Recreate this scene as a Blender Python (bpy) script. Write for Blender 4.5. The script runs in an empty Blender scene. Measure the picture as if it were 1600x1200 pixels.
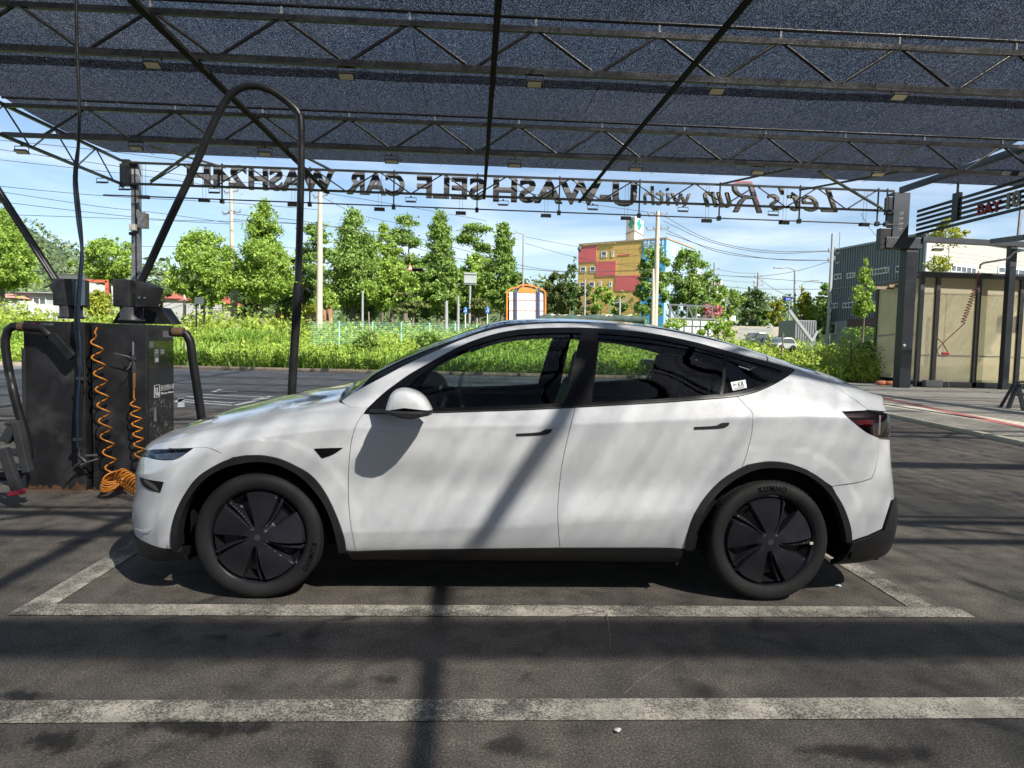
import bpy, bmesh, math, random
import numpy as np
from mathutils import Vector, Matrix
from mathutils.geometry import delaunay_2d_cdt

# ------------------------------------------------------------------ camera, sky, sun, exposure
SC = bpy.context.scene
COL = SC.collection
YAW, PITCH, ROLL, EYE, FPX = .0548, .0589, .0245, 1.459, 1100.
def cam_basis():
    cy, sy = math.cos(YAW), math.sin(YAW)
    w = np.array([sy*math.cos(PITCH), cy*math.cos(PITCH), -math.sin(PITCH)])
    r0 = np.array([cy, -sy, 0.]); u0 = np.cross(r0, w)
    return r0*math.cos(ROLL)+u0*math.sin(ROLL), -r0*math.sin(ROLL)+u0*math.cos(ROLL), w
CR, CU, CW = cam_basis()
CE = np.array([0, 0, EYE])
def ray(a, b): return CW+CR*(a-800)/FPX-CU*(b-600)/FPX
def at_y(a, b, Y): d = ray(a, b); return CE+d*Y/d[1]
def at_z(a, b, Z=0.): d = ray(a, b); return CE+d*(Z-EYE)/d[2]
def to_px(Q): d = Q-CE; z = d@CW; return np.stack([800+FPX*(d@CR)/z, 600-FPX*(d@CU)/z], 1)

cd = bpy.data.cameras.new('camera'); cam = bpy.data.objects.new('camera', cd); COL.objects.link(cam); SC.camera = cam
cd.sensor_width = 36; cd.sensor_fit = 'HORIZONTAL'; cd.lens = FPX/1600*36; cd.clip_start = .05; cd.clip_end = 3000
mw = Matrix.Identity(4)
for i in range(3): mw[i][0], mw[i][1], mw[i][2], mw[i][3] = CR[i], CU[i], -CW[i], CE[i]
cam.matrix_world = mw

SUN = Vector((.637, -.785, 1.)).normalized()
EL, AZ = math.asin(SUN.z), math.atan2(SUN.x, SUN.y)
wd = bpy.data.worlds.new('World'); SC.world = wd; wd.use_nodes = True
nt = wd.node_tree; N = nt.nodes; L = nt.links
sky = N.new('ShaderNodeTexSky'); sky.sky_type = 'NISHITA'; sky.sun_disc = False; sky.sun_elevation = EL; sky.sun_rotation = AZ
sky.air_density = 1.0; sky.dust_density = .6; sky.ozone_density = 2.0
tc = N.new('ShaderNodeTexCoord'); mp = N.new('ShaderNodeMapping'); mp.inputs['Scale'].default_value = (1.3, 1.3, 7.5); mp.inputs['Rotation'].default_value = (0, .10, .2)
nz = N.new('ShaderNodeTexNoise'); nz.inputs['Scale'].default_value = 1.7; nz.inputs['Detail'].default_value = 7; nz.inputs['Roughness'].default_value = .55; nz.inputs['Distortion'].default_value = .7
cr = N.new('ShaderNodeValToRGB'); cr.color_ramp.elements[0].position = .46; cr.color_ramp.elements[1].position = .75
cr.color_ramp.elements[0].color = (0, 0, 0, 1); cr.color_ramp.elements[1].color = (.75, .75, .75, 1)
mx = N.new('ShaderNodeMix'); mx.data_type = 'RGBA'; mx.inputs['B'].default_value = (7.0, 7.6, 8.6, 1)
L.new(tc.outputs['Generated'], mp.inputs[0]); L.new(mp.outputs[0], nz.inputs['Vector']); L.new(nz.outputs[0], cr.inputs[0])
L.new(cr.outputs[0], mx.inputs['Factor']); L.new(sky.outputs[0], mx.inputs['A']); L.new(mx.outputs['Result'], N['Background'].inputs[0])
N['Background'].inputs[1].default_value = .072

sl = bpy.data.lights.new('sun', 'SUN'); so = bpy.data.objects.new('sun', sl); COL.objects.link(so)
sl.energy = 5.0; sl.angle = math.radians(.53); sl.color = (1, .955, .88)
so.rotation_euler = SUN.to_track_quat('Z', 'Y').to_euler(); so.location = (20, -25, 40)
SC.view_settings.view_transform = 'Standard'; SC.view_settings.look = 'None'
SC.view_settings.exposure = 1.2; SC.view_settings.gamma = 1
SC.cycles.max_bounces = 8; SC.cycles.transparent_max_bounces = 24; SC.cycles.caustics_reflective = False; SC.cycles.caustics_refractive = False

# ------------------------------------------------------------------ materials
def new_mat(name):
    m = bpy.data.materials.new(name); m.use_nodes = True
    return m, m.node_tree.nodes, m.node_tree.links, m.node_tree.nodes['Principled BSDF']
def noise(N, L, scale, detail=4, rough=.55, vec=None, dist=0):
    t = N.new('ShaderNodeTexNoise'); t.inputs['Scale'].default_value = scale; t.inputs['Detail'].default_value = detail
    t.inputs['Roughness'].default_value = rough; t.inputs['Distortion'].default_value = dist
    if vec is None:
        c = N.new('ShaderNodeTexCoord'); vec = c.outputs['Object']
    L.new(vec, t.inputs['Vector']); return t
def ramp(N, L, fac, stops):
    r = N.new('ShaderNodeValToRGB'); e = r.color_ramp.elements
    while len(e) > 1: e.remove(e[-1])
    for i, (p, c) in enumerate(stops):
        q = e[0] if i == 0 else e.new(p)
        q.position = p; q.color = (c if isinstance(c, tuple) else (c, c, c))+(1,)
    L.new(fac, r.inputs[0]); return r
def mixc(N, L, a, b, fac, mode='MIX'):
    m = N.new('ShaderNodeMix'); m.data_type = 'RGBA'; m.blend_type = mode; m.clamp_result = False
    for k, v in (('A', a), ('B', b)):
        if isinstance(v, tuple): m.inputs[k].default_value = v+(1,)
        else: L.new(v, m.inputs[k])
    if isinstance(fac, (int, float)): m.inputs['Factor'].default_value = fac
    else: L.new(fac, m.inputs['Factor'])
    return m.outputs['Result']
def M(name, col, rough=.6, metal=0, var=.12, scale=3., bump=0, bscale=60, coat=0, spec=.5, dirt=None, dscale=1.5):
    m, N, L, p = new_mat(name)
    t = noise(N, L, scale, 5)
    lo = tuple(max(0, c*(1-var)) for c in col); hi = tuple(c*(1+var) for c in col)
    r = ramp(N, L, t.outputs[0], [(.3, lo), (.7, hi)]); out = r.outputs[0]
    if dirt:
        d = noise(N, L, dscale, 6, .65); dr = ramp(N, L, d.outputs[0], [(.5, 0.), (.68, 1.)])
        out = mixc(N, L, out, dirt, dr.outputs[0])
    L.new(out, p.inputs['Base Color'])
    rr = ramp(N, L, t.outputs[0], [(.3, max(0, rough-.08)), (.7, min(1, rough+.08))]); L.new(rr.outputs[0], p.inputs['Roughness'])
    p.inputs['Metallic'].default_value = metal; p.inputs['Specular IOR Level'].default_value = spec
    if coat: p.inputs['Coat Weight'].default_value = coat; p.inputs['Coat Roughness'].default_value = .03
    if bump:
        b = N.new('ShaderNodeBump'); b.inputs['Strength'].default_value = bump; b.inputs['Distance'].default_value = .01
        n2 = noise(N, L, bscale, 3); L.new(n2.outputs[0], b.inputs['Height']); L.new(b.outputs[0], p.inputs['Normal'])
    return m
def leafmat(name, a, b, trans=.25, rough=.5):
    m, N, L, p = new_mat(name)
    g = N.new('ShaderNodeNewGeometry'); t = noise(N, L, .9, 3)
    add = N.new('ShaderNodeMath'); add.operation = 'MULTIPLY_ADD'; add.inputs[1].default_value = .6; L.new(g.outputs['Random Per Island'], add.inputs[0])
    sub = N.new('ShaderNodeMath'); sub.operation = 'MULTIPLY'; sub.inputs[1].default_value = .55; L.new(t.outputs[0], sub.inputs[0]); L.new(sub.outputs[0], add.inputs[2])
    r = ramp(N, L, add.outputs[0], [(.1, a), (.9, b)]); L.new(r.outputs[0], p.inputs['Base Color']); p.inputs['Roughness'].default_value = rough
    p.inputs['Specular IOR Level'].default_value = .3
    tr = N.new('ShaderNodeBsdfTranslucent'); L.new(r.outputs[0], tr.inputs[0])
    mxs = N.new('ShaderNodeMixShader'); mxs.inputs[0].default_value = trans; L.new(p.outputs[0], mxs.inputs[1]); L.new(tr.outputs[0], mxs.inputs[2])
    L.new(mxs.outputs[0], N['Material Output'].inputs[0]); return m
def glassmat(name, tint, refl_rough=.0, ior=1.5):
    m, N, L, p = new_mat(name)
    tr = N.new('ShaderNodeBsdfTransparent'); tr.inputs[0].default_value = tint+(1,)
    gl = N.new('ShaderNodeBsdfGlossy'); gl.inputs['Roughness'].default_value = refl_rough
    fr = N.new('ShaderNodeFresnel'); fr.inputs[0].default_value = ior
    ms = N.new('ShaderNodeMixShader'); L.new(fr.outputs[0], ms.inputs[0]); L.new(tr.outputs[0], ms.inputs[1]); L.new(gl.outputs[0], ms.inputs[2])
    L.new(ms.outputs[0], N['Material Output'].inputs[0]); return m

# ------------------------------------------------------------------ objects
def origin_of(o):
    while o.parent: o = o.parent
    return np.array(o.location)
def tag(o, label=None, cat=None, group=None, kind=None):
    if label: o['label'] = label
    if cat: o['category'] = cat
    if group: o['group'] = group
    if kind: o['kind'] = kind
    return o
def thing(name, label, cat, loc, group=None):
    o = bpy.data.objects.new(name, None); COL.objects.link(o); o.location = tuple(float(v) for v in loc)
    o.empty_display_size = .2
    return tag(o, label, cat, group)
def link_mesh(name, me, parent=None, loc=None):
    o = bpy.data.objects.new(name, me); COL.objects.link(o)
    if parent is not None: o.parent = parent
    elif loc is not None: o.location = tuple(float(v) for v in loc)
    return o
class MB:
    """collects boxes, beams, tubes and sheets in world coordinates; build() links them as ONE mesh object"""
    def __init__(s): s.v = []; s.f = []; s.m = []; s.k = 0; s.sm = []
    def add(s, vs, fs, smooth=False):
        n = len(s.v); s.v.extend([tuple(map(float, v)) for v in vs]); s.f.extend([tuple(i+n for i in f) for f in fs]); s.m.extend([s.k]*len(fs)); s.sm.extend([smooth]*len(fs)); return s
    def box(s, x0, x1, y0, y1, z0, z1):
        return s.add([(x0,y0,z0),(x1,y0,z0),(x1,y1,z0),(x0,y1,z0),(x0,y0,z1),(x1,y0,z1),(x1,y1,z1),(x0,y1,z1)], [(0,3,2,1),(4,5,6,7),(0,1,5,4),(1,2,6,5),(2,3,7,6),(3,0,4,7)])
    def beam(s, p, q, w, h=None, up=(0, 0, 1)):
        p, q = Vector(p), Vector(q); d = (q-p).normalized(); u = Vector(up)
        if abs(d.dot(u)) > .98: u = Vector((0, 1, 0))
        a = d.cross(u).normalized()*w/2; b = a.cross(d).normalized()*(h or w)/2
        return s.add([p-a-b, p+a-b, p+a+b, p-a+b, q-a-b, q+a-b, q+a+b, q-a+b], [(0,1,2,3),(7,6,5,4),(0,4,5,1),(1,5,6,2),(2,6,7,3),(3,7,4,0)])
    def tube(s, pts, r, n=10, cap=True):
        pts = [Vector(p) for p in pts]; R_ = r if isinstance(r, (list, tuple)) else [r]*len(pts); u = None; rings = []
        for i, p in enumerate(pts):
            d = (pts[min(i+1, len(pts)-1)]-pts[max(i-1, 0)]).normalized()
            if u is None: u = d.orthogonal().normalized()
            else: u = (u-d*u.dot(d)).normalized()
            w = d.cross(u); rings.append([p+(u*math.cos(2*math.pi*k/n)+w*math.sin(2*math.pi*k/n))*R_[i] for k in range(n)])
        fs = [(i*n+k, i*n+(k+1) % n, (i+1)*n+(k+1) % n, (i+1)*n+k) for i in range(len(pts)-1) for k in range(n)]
        s.add([v for q in rings for v in q], fs, True)
        if cap: s.add(rings[0], [tuple(range(n))[::-1]]); s.add(rings[-1], [tuple(range(n))])
        return s
    def lathe(s, prof, c, axis='z', n=32, close=False):
        vs = []; m = len(prof)
        for k in range(n):
            a = 2*math.pi*k/n; ca, sa = math.cos(a), math.sin(a)
            for r, h in prof:
                if axis == 'z': vs.append((c[0]+r*ca, c[1]+r*sa, c[2]+h))
                elif axis == 'y': vs.append((c[0]+r*ca, c[1]+h, c[2]+r*sa))
                else: vs.append((c[0]+h, c[1]+r*ca, c[2]+r*sa))
        fs = [(k*m+j, ((k+1) % n)*m+j, ((k+1) % n)*m+j+1, k*m+j+1) for k in range(n) for j in range(m-1)]
        return s.add(vs, fs, True)
    def prism(s, poly, a, b):
        """poly: list of 3D points (flat), extruded by vector from a to b offsets"""
        a, b = Vector(a), Vector(b); n = len(poly); P = [Vector(p) for p in poly]
        return s.add([p+a for p in P]+[p+b for p in P], [tuple(range(n))[::-1], tuple(range(n, 2*n))]+[(i, (i+1) % n, n+(i+1) % n, n+i) for i in range(n)])
    def quad(s, a, b, c, d): return s.add([a, b, c, d], [(0, 1, 2, 3)])
    def build(s, name, mats, parent=None, bevel=0, loc=None):
        V = np.array(s.v)
        if parent is not None: o0 = origin_of(parent)
        elif loc is not None: o0 = np.array(loc, float)
        else: o0 = np.array([(V[:,0].min()+V[:,0].max())/2, (V[:,1].min()+V[:,1].max())/2, V[:,2].min()])
        me = bpy.data.meshes.new(name); me.from_pydata((V-o0).tolist(), [], s.f)
        for m in (mats if isinstance(mats, (list, tuple)) else [mats]): me.materials.append(m)
        me.polygons.foreach_set('material_index', s.m); me.polygons.foreach_set('use_smooth', s.sm)
        bm = bmesh.new(); bm.from_mesh(me); bmesh.ops.recalc_face_normals(bm, faces=bm.faces); bm.to_mesh(me); bm.free(); me.update()
        o = link_mesh(name, me, parent, None if parent is not None else o0)
        if bevel:
            b = o.modifiers.new('bevel', 'BEVEL'); b.width = bevel; b.segments = 2; b.limit_method = 'ANGLE'; b.angle_limit = math.radians(40)
            b.harden_normals = False
        return o
def copy_tree(o, parent=None):
    c = o.copy(); COL.objects.link(c)
    if parent is not None: c.parent = parent
    for ch in list(o.children): copy_tree(ch, c)
    return c
def text_mb(txt, size, depth, width=None, font_off=0., shear=0., spacing=1.):
    """text outline as (verts, faces) in its own x,y plane, extruded along z"""
    cu = bpy.data.curves.new('t', 'FONT'); cu.body = txt; cu.size = size; cu.extrude = depth/2; cu.offset = font_off; cu.shear = shear; cu.space_character = spacing
    cu.resolution_u = 4
    o = bpy.data.objects.new('t', cu); COL.objects.link(o); dg = bpy.context.evaluated_depsgraph_get()
    me = bpy.data.meshes.new_from_object(o.evaluated_get(dg)); V = np.array([v.co for v in me.vertices]).reshape(-1, 3); F = [tuple(p.vertices) for p in me.polygons]
    bpy.data.objects.remove(o); bpy.data.curves.remove(cu); bpy.data.meshes.remove(me)
    if width and len(V): V[:,0] -= V[:,0].min(); V[:,0] *= width/max(V[:,0].max(), 1e-6)
    return V, F
def put_text(mb, V, F, o, ex, ey, ez):
    o, ex, ey, ez = map(np.array, (o, ex, ey, ez)); P = o+V[:,:1]*ex+V[:,1:2]*ey+V[:,2:3]*ez; mb.add(P.tolist(), F); return mb
rnd = random.Random(7)
# ---- car body surface: rows of control points (half width y, height z) at stations along the length
XS=[-.93,-.65,-.35,0,.4,.6,.8,1.0,1.4,1.8,2.2,2.6,3.0,3.4,3.7,3.93]
#        row: 0        1        2       3        4        5        6       7        8        9       10       11      12
ST={
-.93:[(.80,.175),(.90,.20),(.915,.27),(.92,.34),(.92,.425),(.90,.50),(.895,.62),(.885,.705),(.84,.775),(.76,.815),(.66,.85),(.5,.88),(0,.905)],
-.65:[(.82,.175),(.91,.20),(.93,.27),(.94,.35),(.94,.44),(.93,.56),(.92,.68),(.885,.76),(.82,.815),(.74,.85),(.64,.875),(.45,.90),(0,.925)],
-.35:[(.80,.185),(.885,.222),(.945,.29),(.955,.38),(.955,.50),(.955,.68),(.945,.80),(.90,.86),(.83,.905),(.75,.93),(.64,.95),(.42,.978),(0,.995)],
0:[(.80,.185),(.885,.222),(.945,.29),(.955,.38),(.955,.53),(.96,.78),(.955,.90),(.915,.955),(.84,.995),(.76,1.015),(.64,1.035),(.4,1.065),(0,1.085)],
.4:[(.80,.185),(.885,.222),(.934,.285),(.958,.385),(.952,.58),(.96,.855),(.957,.955),(.925,1.02),(.87,1.075),(.79,1.10),(.66,1.12),(.4,1.155),(0,1.175)],
.6:[(.80,.185),(.885,.222),(.934,.285),(.966,.40),(.943,.60),(.96,.86),(.957,.965),(.925,1.045),(.895,1.085),(.865,1.13),(.80,1.225),(.5,1.28),(0,1.30)],
.8:[(.80,.185),(.885,.222),(.934,.285),(.968,.41),(.942,.61),(.96,.865),(.957,.97),(.922,1.052),(.89,1.135),(.835,1.225),(.765,1.325),(.48,1.385),(0,1.405)],
1.0:[(.80,.185),(.885,.222),(.934,.285),(.970,.425),(.941,.62),(.96,.87),(.957,.98),(.92,1.06),(.87,1.19),(.79,1.325),(.715,1.41),(.45,1.465),(0,1.485)],
1.4:[(.80,.185),(.885,.222),(.934,.295),(.972,.445),(.941,.635),(.96,.88),(.957,.995),(.915,1.08),(.84,1.28),(.72,1.485),(.65,1.535),(.42,1.59),(0,1.61)],
1.8:[(.80,.185),(.885,.222),(.934,.30),(.973,.475),(.942,.65),(.96,.89),(.957,1.01),(.91,1.105),(.83,1.32),(.70,1.535),(.63,1.572),(.4,1.612),(0,1.63)],
2.2:[(.80,.185),(.885,.222),(.934,.305),(.972,.505),(.945,.665),(.96,.90),(.957,1.03),(.905,1.14),(.82,1.33),(.69,1.515),(.62,1.56),(.4,1.598),(0,1.615)],
2.6:[(.80,.185),(.885,.222),(.934,.31),(.965,.535),(.955,.69),(.96,.925),(.957,1.05),(.895,1.18),(.80,1.32),(.69,1.455),(.61,1.505),(.4,1.54),(0,1.56)],
3.0:[(.80,.185),(.885,.222),(.945,.32),(.955,.54),(.955,.70),(.96,.92),(.95,1.07),(.875,1.20),(.79,1.29),(.70,1.355),(.61,1.395),(.42,1.435),(0,1.455)],
3.4:[(.80,.195),(.88,.245),(.93,.33),(.945,.52),(.945,.68),(.945,.90),(.93,1.075),(.87,1.155),(.79,1.215),(.71,1.25),(.63,1.27),(.42,1.318),(0,1.33)],
3.7:[(.80,.215),(.88,.26),(.91,.33),(.93,.50),(.93,.65),(.925,.90),(.905,1.08),(.865,1.14),(.80,1.185),(.73,1.205),(.64,1.22),(.42,1.255),(0,1.27)],
3.93:[(.80,.225),(.88,.265),(.90,.33),(.905,.50),(.90,.63),(.90,.90),(.885,1.085),(.86,1.14),(.86,1.195),(.78,1.22),(.66,1.235),(.45,1.25),(0,1.26)]}
OFF_F=[.06,.025,.015,.01,.005,.025,.028,.055,.085,.135,.20,.27,.35]
OFF_R=[-.08,-.03,-.01,.0,-.045,-.13,-.145,-.19,-.125,-.20,-.27,-.34,-.42]
SHARP={3,6}
XF0,XN,XR0,XT=-.35,-.93,3.41,3.85
PF,PR=2.5,2.9
def _pslope(x,y):
    h=np.diff(x)[:,None]; d=np.diff(y,axis=0)/h; m=np.zeros_like(y)
    a,b=d[:-1],d[1:]; w1=2*h[1:]+h[:-1]; w2=h[1:]+2*h[:-1]
    with np.errstate(all='ignore'): v=(w1+w2)/(w1/a+w2/b)
    m[1:-1]=np.where(a*b>0,v,0); m[0]=d[0]; m[-1]=d[-1]
    return m
_X=np.array(XS,float); _T=np.array([[c for p in ST[k] for c in p] for k in XS],float)
_M=_pslope(_X,_T)
def _rows(x):
    i=np.clip(np.searchsorted(_X,x)-1,0,len(_X)-2); h=(_X[i+1]-_X[i])[:,None]; u=((x-_X[i])/h[:,0])[:,None]
    a,b,ma,mb=_T[i],_T[i+1],_M[i]*h,_M[i+1]*h
    v=(2*u**3-3*u**2+1)*a+(u**3-2*u**2+u)*ma+(3*u**2-2*u**3)*b+(u**3-u**2)*mb
    return v.reshape(len(x),-1,2)
def shell(s,t):
    """s: -1 nose centre .. 0 .. 1 .. 2 tail centre; t: 0 sill .. 12 roof centre -> points (x, half width, z)"""
    s=np.atleast_1d(np.asarray(s,float)); t=np.atleast_1d(np.asarray(t,float)); s,t=np.broadcast_arrays(s,t)
    s=np.clip(s,-1,2); t=np.clip(t,0,12)
    fr=np.clip(-s,0,1)*np.pi/2; rr=np.clip(s-1,0,1)*np.pi/2
    x=XF0+(XR0-XF0)*np.clip(s,0,1)-(XF0-XN)*np.sin(fr)**(2/PF)*(s<0)+(XT-XR0)*np.sin(rr)**(2/PR)*(s>1)
    cl=np.where(s<0,np.maximum(np.cos(fr),0)**(2/PF),np.where(s>1,np.maximum(np.cos(rr),0)**(2/PR),1.))
    ro=_rows(x).copy(); ro[:,:,0]*=cl[:,None]
    of=np.array(OFF_F)[None]*(np.sin(fr)**1.5*(s<0))[:,None]+np.array(OFF_R)[None]*(np.sin(rr)**1.5*(s>1))[:,None]
    Q=np.concatenate([(x[:,None]+of)[:,:,None],ro],2)    # n,13,3
    n=len(s); k=np.clip(np.floor(t).astype(int),0,11); u=(t-k)[:,None]
    I=np.arange(n); g=lambda j:Q[I,np.clip(j,0,12)]
    p0,p1,p2,p3=g(k-1),g(k),g(k+1),g(k+2)
    d0,d1,d2=p1-p0,p2-p1,p3-p2
    L=lambda v:np.linalg.norm(v,axis=1,keepdims=True)+1e-6
    # tangents weighted by chord length
    def tan(da,db): la,lb=L(da),L(db); return (da/la*lb+db/lb*la)/(la+lb)
    l1=L(d1); m1=tan(d0,d1)*l1; m2=tan(d1,d2)*l1
    m1=np.where((k==0)[:,None],d1,m1); 
    # symmetric at centre line: flat
    flat=d1.copy(); flat[:,2]=0; m2=np.where((k==11)[:,None],flat,m2)
    for r in SHARP:
        m1=np.where((k==r)[:,None],d1*.75+m1*.25,m1); m2=np.where((k+1==r)[:,None],d1*.75+m2*.25,m2)
    P=(2*u**3-3*u**2+1)*p1+(u**3-2*u**2+u)*m1+(3*u**2-2*u**3)*p2+(u**3-u**2)*m2
    # flare ring round the wheel arches
    for xc in (0.,2.89):
        r=np.hypot(P[:,0]-xc,P[:,2]-.35); q=np.clip((.585-r)/.045,0,1); q=q*q*(3-2*q)
        P[:,1]+=.005*q*(P[:,2]<.9)
    return P
# ------------------------------------------------------------------ the white car
X0, YC = -1.171, 4.845
paint = None
def _mk_paint():
    m, N, L, p = new_mat('white_paint')
    p.inputs['Base Color'].default_value = (.61, .62, .63, 1); p.inputs['Roughness'].default_value = .38
    p.inputs['Coat Weight'].default_value = 1; p.inputs['Coat Roughness'].default_value = .025; p.inputs['Coat IOR'].default_value = 1.55
    t = noise(N, L, 2.2, 6, .6); 
    t2 = noise(N, L, 900, 2); r2 = ramp(N, L, t2.outputs[0], [(.4, .02), (.7, .06)]); L.new(r2.outputs[0], p.inputs['Coat Roughness'])
    return m
paint = _mk_paint()
gloss_black = M('gloss_black_trim', (.005, .005, .006), .25, var=.1, spec=.25)
clad = M('black_cladding', (.010, .010, .011), .55, var=.15, scale=8, bump=.1, bscale=900)
void = M('dark_interior', (.010, .010, .011), .9, var=.1, spec=.15)
seatm = M('dark_seat', (.022, .023, .026), .6, var=.15, bump=.1, bscale=300)
glass_f = glassmat('window_glass_front', (.74, .81, .78))
glass_r = glassmat('window_glass_rear', (.74, .80, .78))
screen_g = glassmat('windscreen_glass', (.45, .52, .52), ior=1.9)
roofm = M('roof_glass', (.004, .005, .006), .02, var=.05, spec=.9, coat=1)
chrome = M('bright_metal', (.6, .6, .62), .18, metal=1, var=.05)
lampw = M('lamp_inner', (.80, .82, .85), .35, metal=0, var=.25, scale=14)
lampblk = M('lamp_dark', (.02, .021, .024), .2, var=.2, coat=.5)
redm = M('tail_red', (.42, .012, .025), .15, var=.1, coat=1)
tyrem = M('tyre_rubber', (.0075, .0075, .0075), .75, var=.2, scale=6, bump=.25, bscale=260)
coverm = M('wheel_cover_black', (.016, .015, .020), .32, var=.12, scale=5, coat=.15)

car = thing('car', 'white electric hatchback car parked side-on in the marked bay, black wheels and black window trim', 'car', (X0+1.445, YC, 0))
def cw(P, side=-1): return np.stack([P[:,0]+X0, YC+side*P[:,1], P[:,2]], 1)
SMAX_T, SMAX_V = [0, 2, 4, 5, 6, 7, 8, 12], [1.39, 1.42, 1.38, 1.315, 1.31, 1.295, 1.37, 1.37]
def smax(t): return np.interp(t, SMAX_T, SMAX_V)-.004          # side surface ends where it turns to the front and the tail
_gs, _gt = np.meshgrid(np.linspace(-.553, 1.42, 420), np.linspace(0, 11, 200))
_gs, _gt = _gs.ravel(), _gt.ravel(); _k = _gs <= smax(_gt); _gs, _gt = _gs[_k], _gt[_k]; _gp = to_px(cw(shell(_gs, _gt)))
def inv(px):
    """photo pixels on the near side -> surface parameters (s,t)"""
    px = np.atleast_2d(np.asarray(px, float)); out = []
    for q in px:
        d = ((_gp-q)**2).sum(1); out.append((_gs[d.argmin()], _gt[d.argmin()]))
    st = np.array(out); best = st.copy(); be = np.full(len(st), 1e9)
    for it in range(8):
        p = to_px(cw(shell(st[:,0], st[:,1]))); e = px-p; en = (e**2).sum(1)
        ok = en < be; best[ok] = st[ok]; be[ok] = en[ok]
        h = 1e-4; js = (to_px(cw(shell(st[:,0]+h, st[:,1])))-p)/h; jt = (to_px(cw(shell(st[:,0], st[:,1]+h)))-p)/h
        det = js[:,0]*jt[:,1]-js[:,1]*jt[:,0]; det = np.where(abs(det) < 1e-3, 1e9, det)
        ds = (e[:,0]*jt[:,1]-e[:,1]*jt[:,0])/det; dt = (js[:,0]*e[:,1]-js[:,1]*e[:,0])/det
        t1 = np.clip(st[:,1]+np.clip(dt, -.4, .4), 0, 11.9)
        st = np.stack([np.clip(st[:,0]+np.clip(ds, -.03, .03), -.555, smax(t1)), t1], 1)
    return best
def sx(x): return (x-XF0)/(XR0-XF0)
US = 3.76
def uv(st):
    s, t = st[:,0], st[:,1]
    return np.stack([np.where(s < 0, s*1.25, np.where(s > 1, US+(s-1)*1.1, s*US)), t*.115], 1)
def iuv(q):
    u, v = q[:,0], q[:,1]
    return np.stack([np.where(u < 0, u/1.25, np.where(u > US, 1+(u-US)/1.1, u/US)), v/.115], 1)
def normals(st, e=2e-3):
    s, t = st[:,0], st[:,1]
    a = cw(shell(s+e, t))-cw(shell(s-e, t)); b = cw(shell(s, t+e*4))-cw(shell(s, t-e*4))
    n = np.cross(a, b); l = np.linalg.norm(n, axis=1, keepdims=True); n = n/np.maximum(l, 1e-12)
    bad = l[:,0] < 1e-9; n[bad] = (0, -1, 0)
    c = cw(shell(s, t)); out = c-np.array([X0+1.45, YC, .6]); sg = np.sign((n*out*[.3, 1, 1]).sum(1, keepdims=True)); return n*np.where(sg == 0, 1, sg)
def smooth_path(pts, step=6.):
    """pts: list of (u,v) -> Catmull through soft corners, straight at hard ones"""
    P = [np.array(p, float) for p in pts]; out = []
    n = len(P)
    def soft(i):
        if i <= 0 or i >= n-1: return False
        a, b = P[i]-P[i-1], P[i+1]-P[i]; c = a@b/(np.linalg.norm(a)*np.linalg.norm(b)+1e-9); return c > .80
    for i in range(n-1):
        a, b = P[i], P[i+1]; l = np.linalg.norm(b-a)
        ta = (P[i+1]-P[i-1])/(np.linalg.norm(P[i+1]-P[i-1])+1e-9)*l if soft(i) else b-a
        tb = (P[i+2]-P[i])/(np.linalg.norm(P[i+2]-P[i])+1e-9)*l if soft(i+1) else b-a
        k = max(1, int(l/step))
        for j in range(k):
            u = j/k; out.append((2*u**3-3*u**2+1)*a+(u**3-2*u**2+u)*ta+(3*u**2-2*u**3)*b+(u**3-u**2)*tb)
    out.append(P[-1]); return out
def outline(spec):
    """spec: list of segments; ('p', [(px,py)..]) or ('s', [(s,t)..]) -> closed uv polygon"""
    st = []
    for kind, pts in spec:
        if kind == 'p': st += [tuple(q) for q in inv(smooth_path(pts))]
        else:
            last = st[-1] if st else None
            seq = ([last] if last else [])+list(pts); k0 = 1 if last else 0
            for i in range(len(seq)-1):
                a, b = np.array(seq[i]), np.array(seq[i+1]); ua, ub = uv(a[None])[0], uv(b[None])[0]
                k = max(1, int(np.linalg.norm(ub-ua)/.025))
                for j in range(1 if (i > 0 or k0) else 0, k+1): st.append(tuple(a+(b-a)*j/k))
            if not last: pass
    # close the ring densely
    a, b = np.array(st[-1]), np.array(st[0]); k = int(np.linalg.norm(uv(a[None])[0]-uv(b[None])[0])/.025)
    for j in range(1, k): st.append(tuple(a+(b-a)*j/k))
    P = uv(np.array(st)); keep = [0]
    for i in range(1, len(P)):
        if np.linalg.norm(P[i]-P[keep[-1]]) > .0035: keep.append(i)
    if np.linalg.norm(P[keep[-1]]-P[keep[0]]) < .0035: keep.pop()
    return P[keep]
def shrink(P, d):
    area = .5*np.sum(P[:,0]*np.roll(P[:,1], -1)-np.roll(P[:,0], -1)*P[:,1])
    e = np.roll(P, -1, 0)-P; n = np.stack([-e[:,1], e[:,0]], 1)/np.maximum(np.linalg.norm(e, axis=1), 1e-9)[:,None]*(1 if area > 0 else -1)
    m = n+np.roll(n, 1, 0); l = np.maximum((m**2).sum(1), .5)[:,None]; return P+2*m/l*d*.5*2*.5
def inside(Q, P):
    r = np.zeros(len(Q), bool); j = len(P)-1
    for i in range(len(P)):
        a, b = P[i], P[j]; c = ((a[1] > Q[:,1]) != (b[1] > Q[:,1])); 
        with np.errstate(all='ignore'): xx = (b[0]-a[0])*(Q[:,1]-a[1])/(b[1]-a[1])+a[0]
        r ^= c & (Q[:,0] < xx); j = i
    return r
PAN = {}
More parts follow.
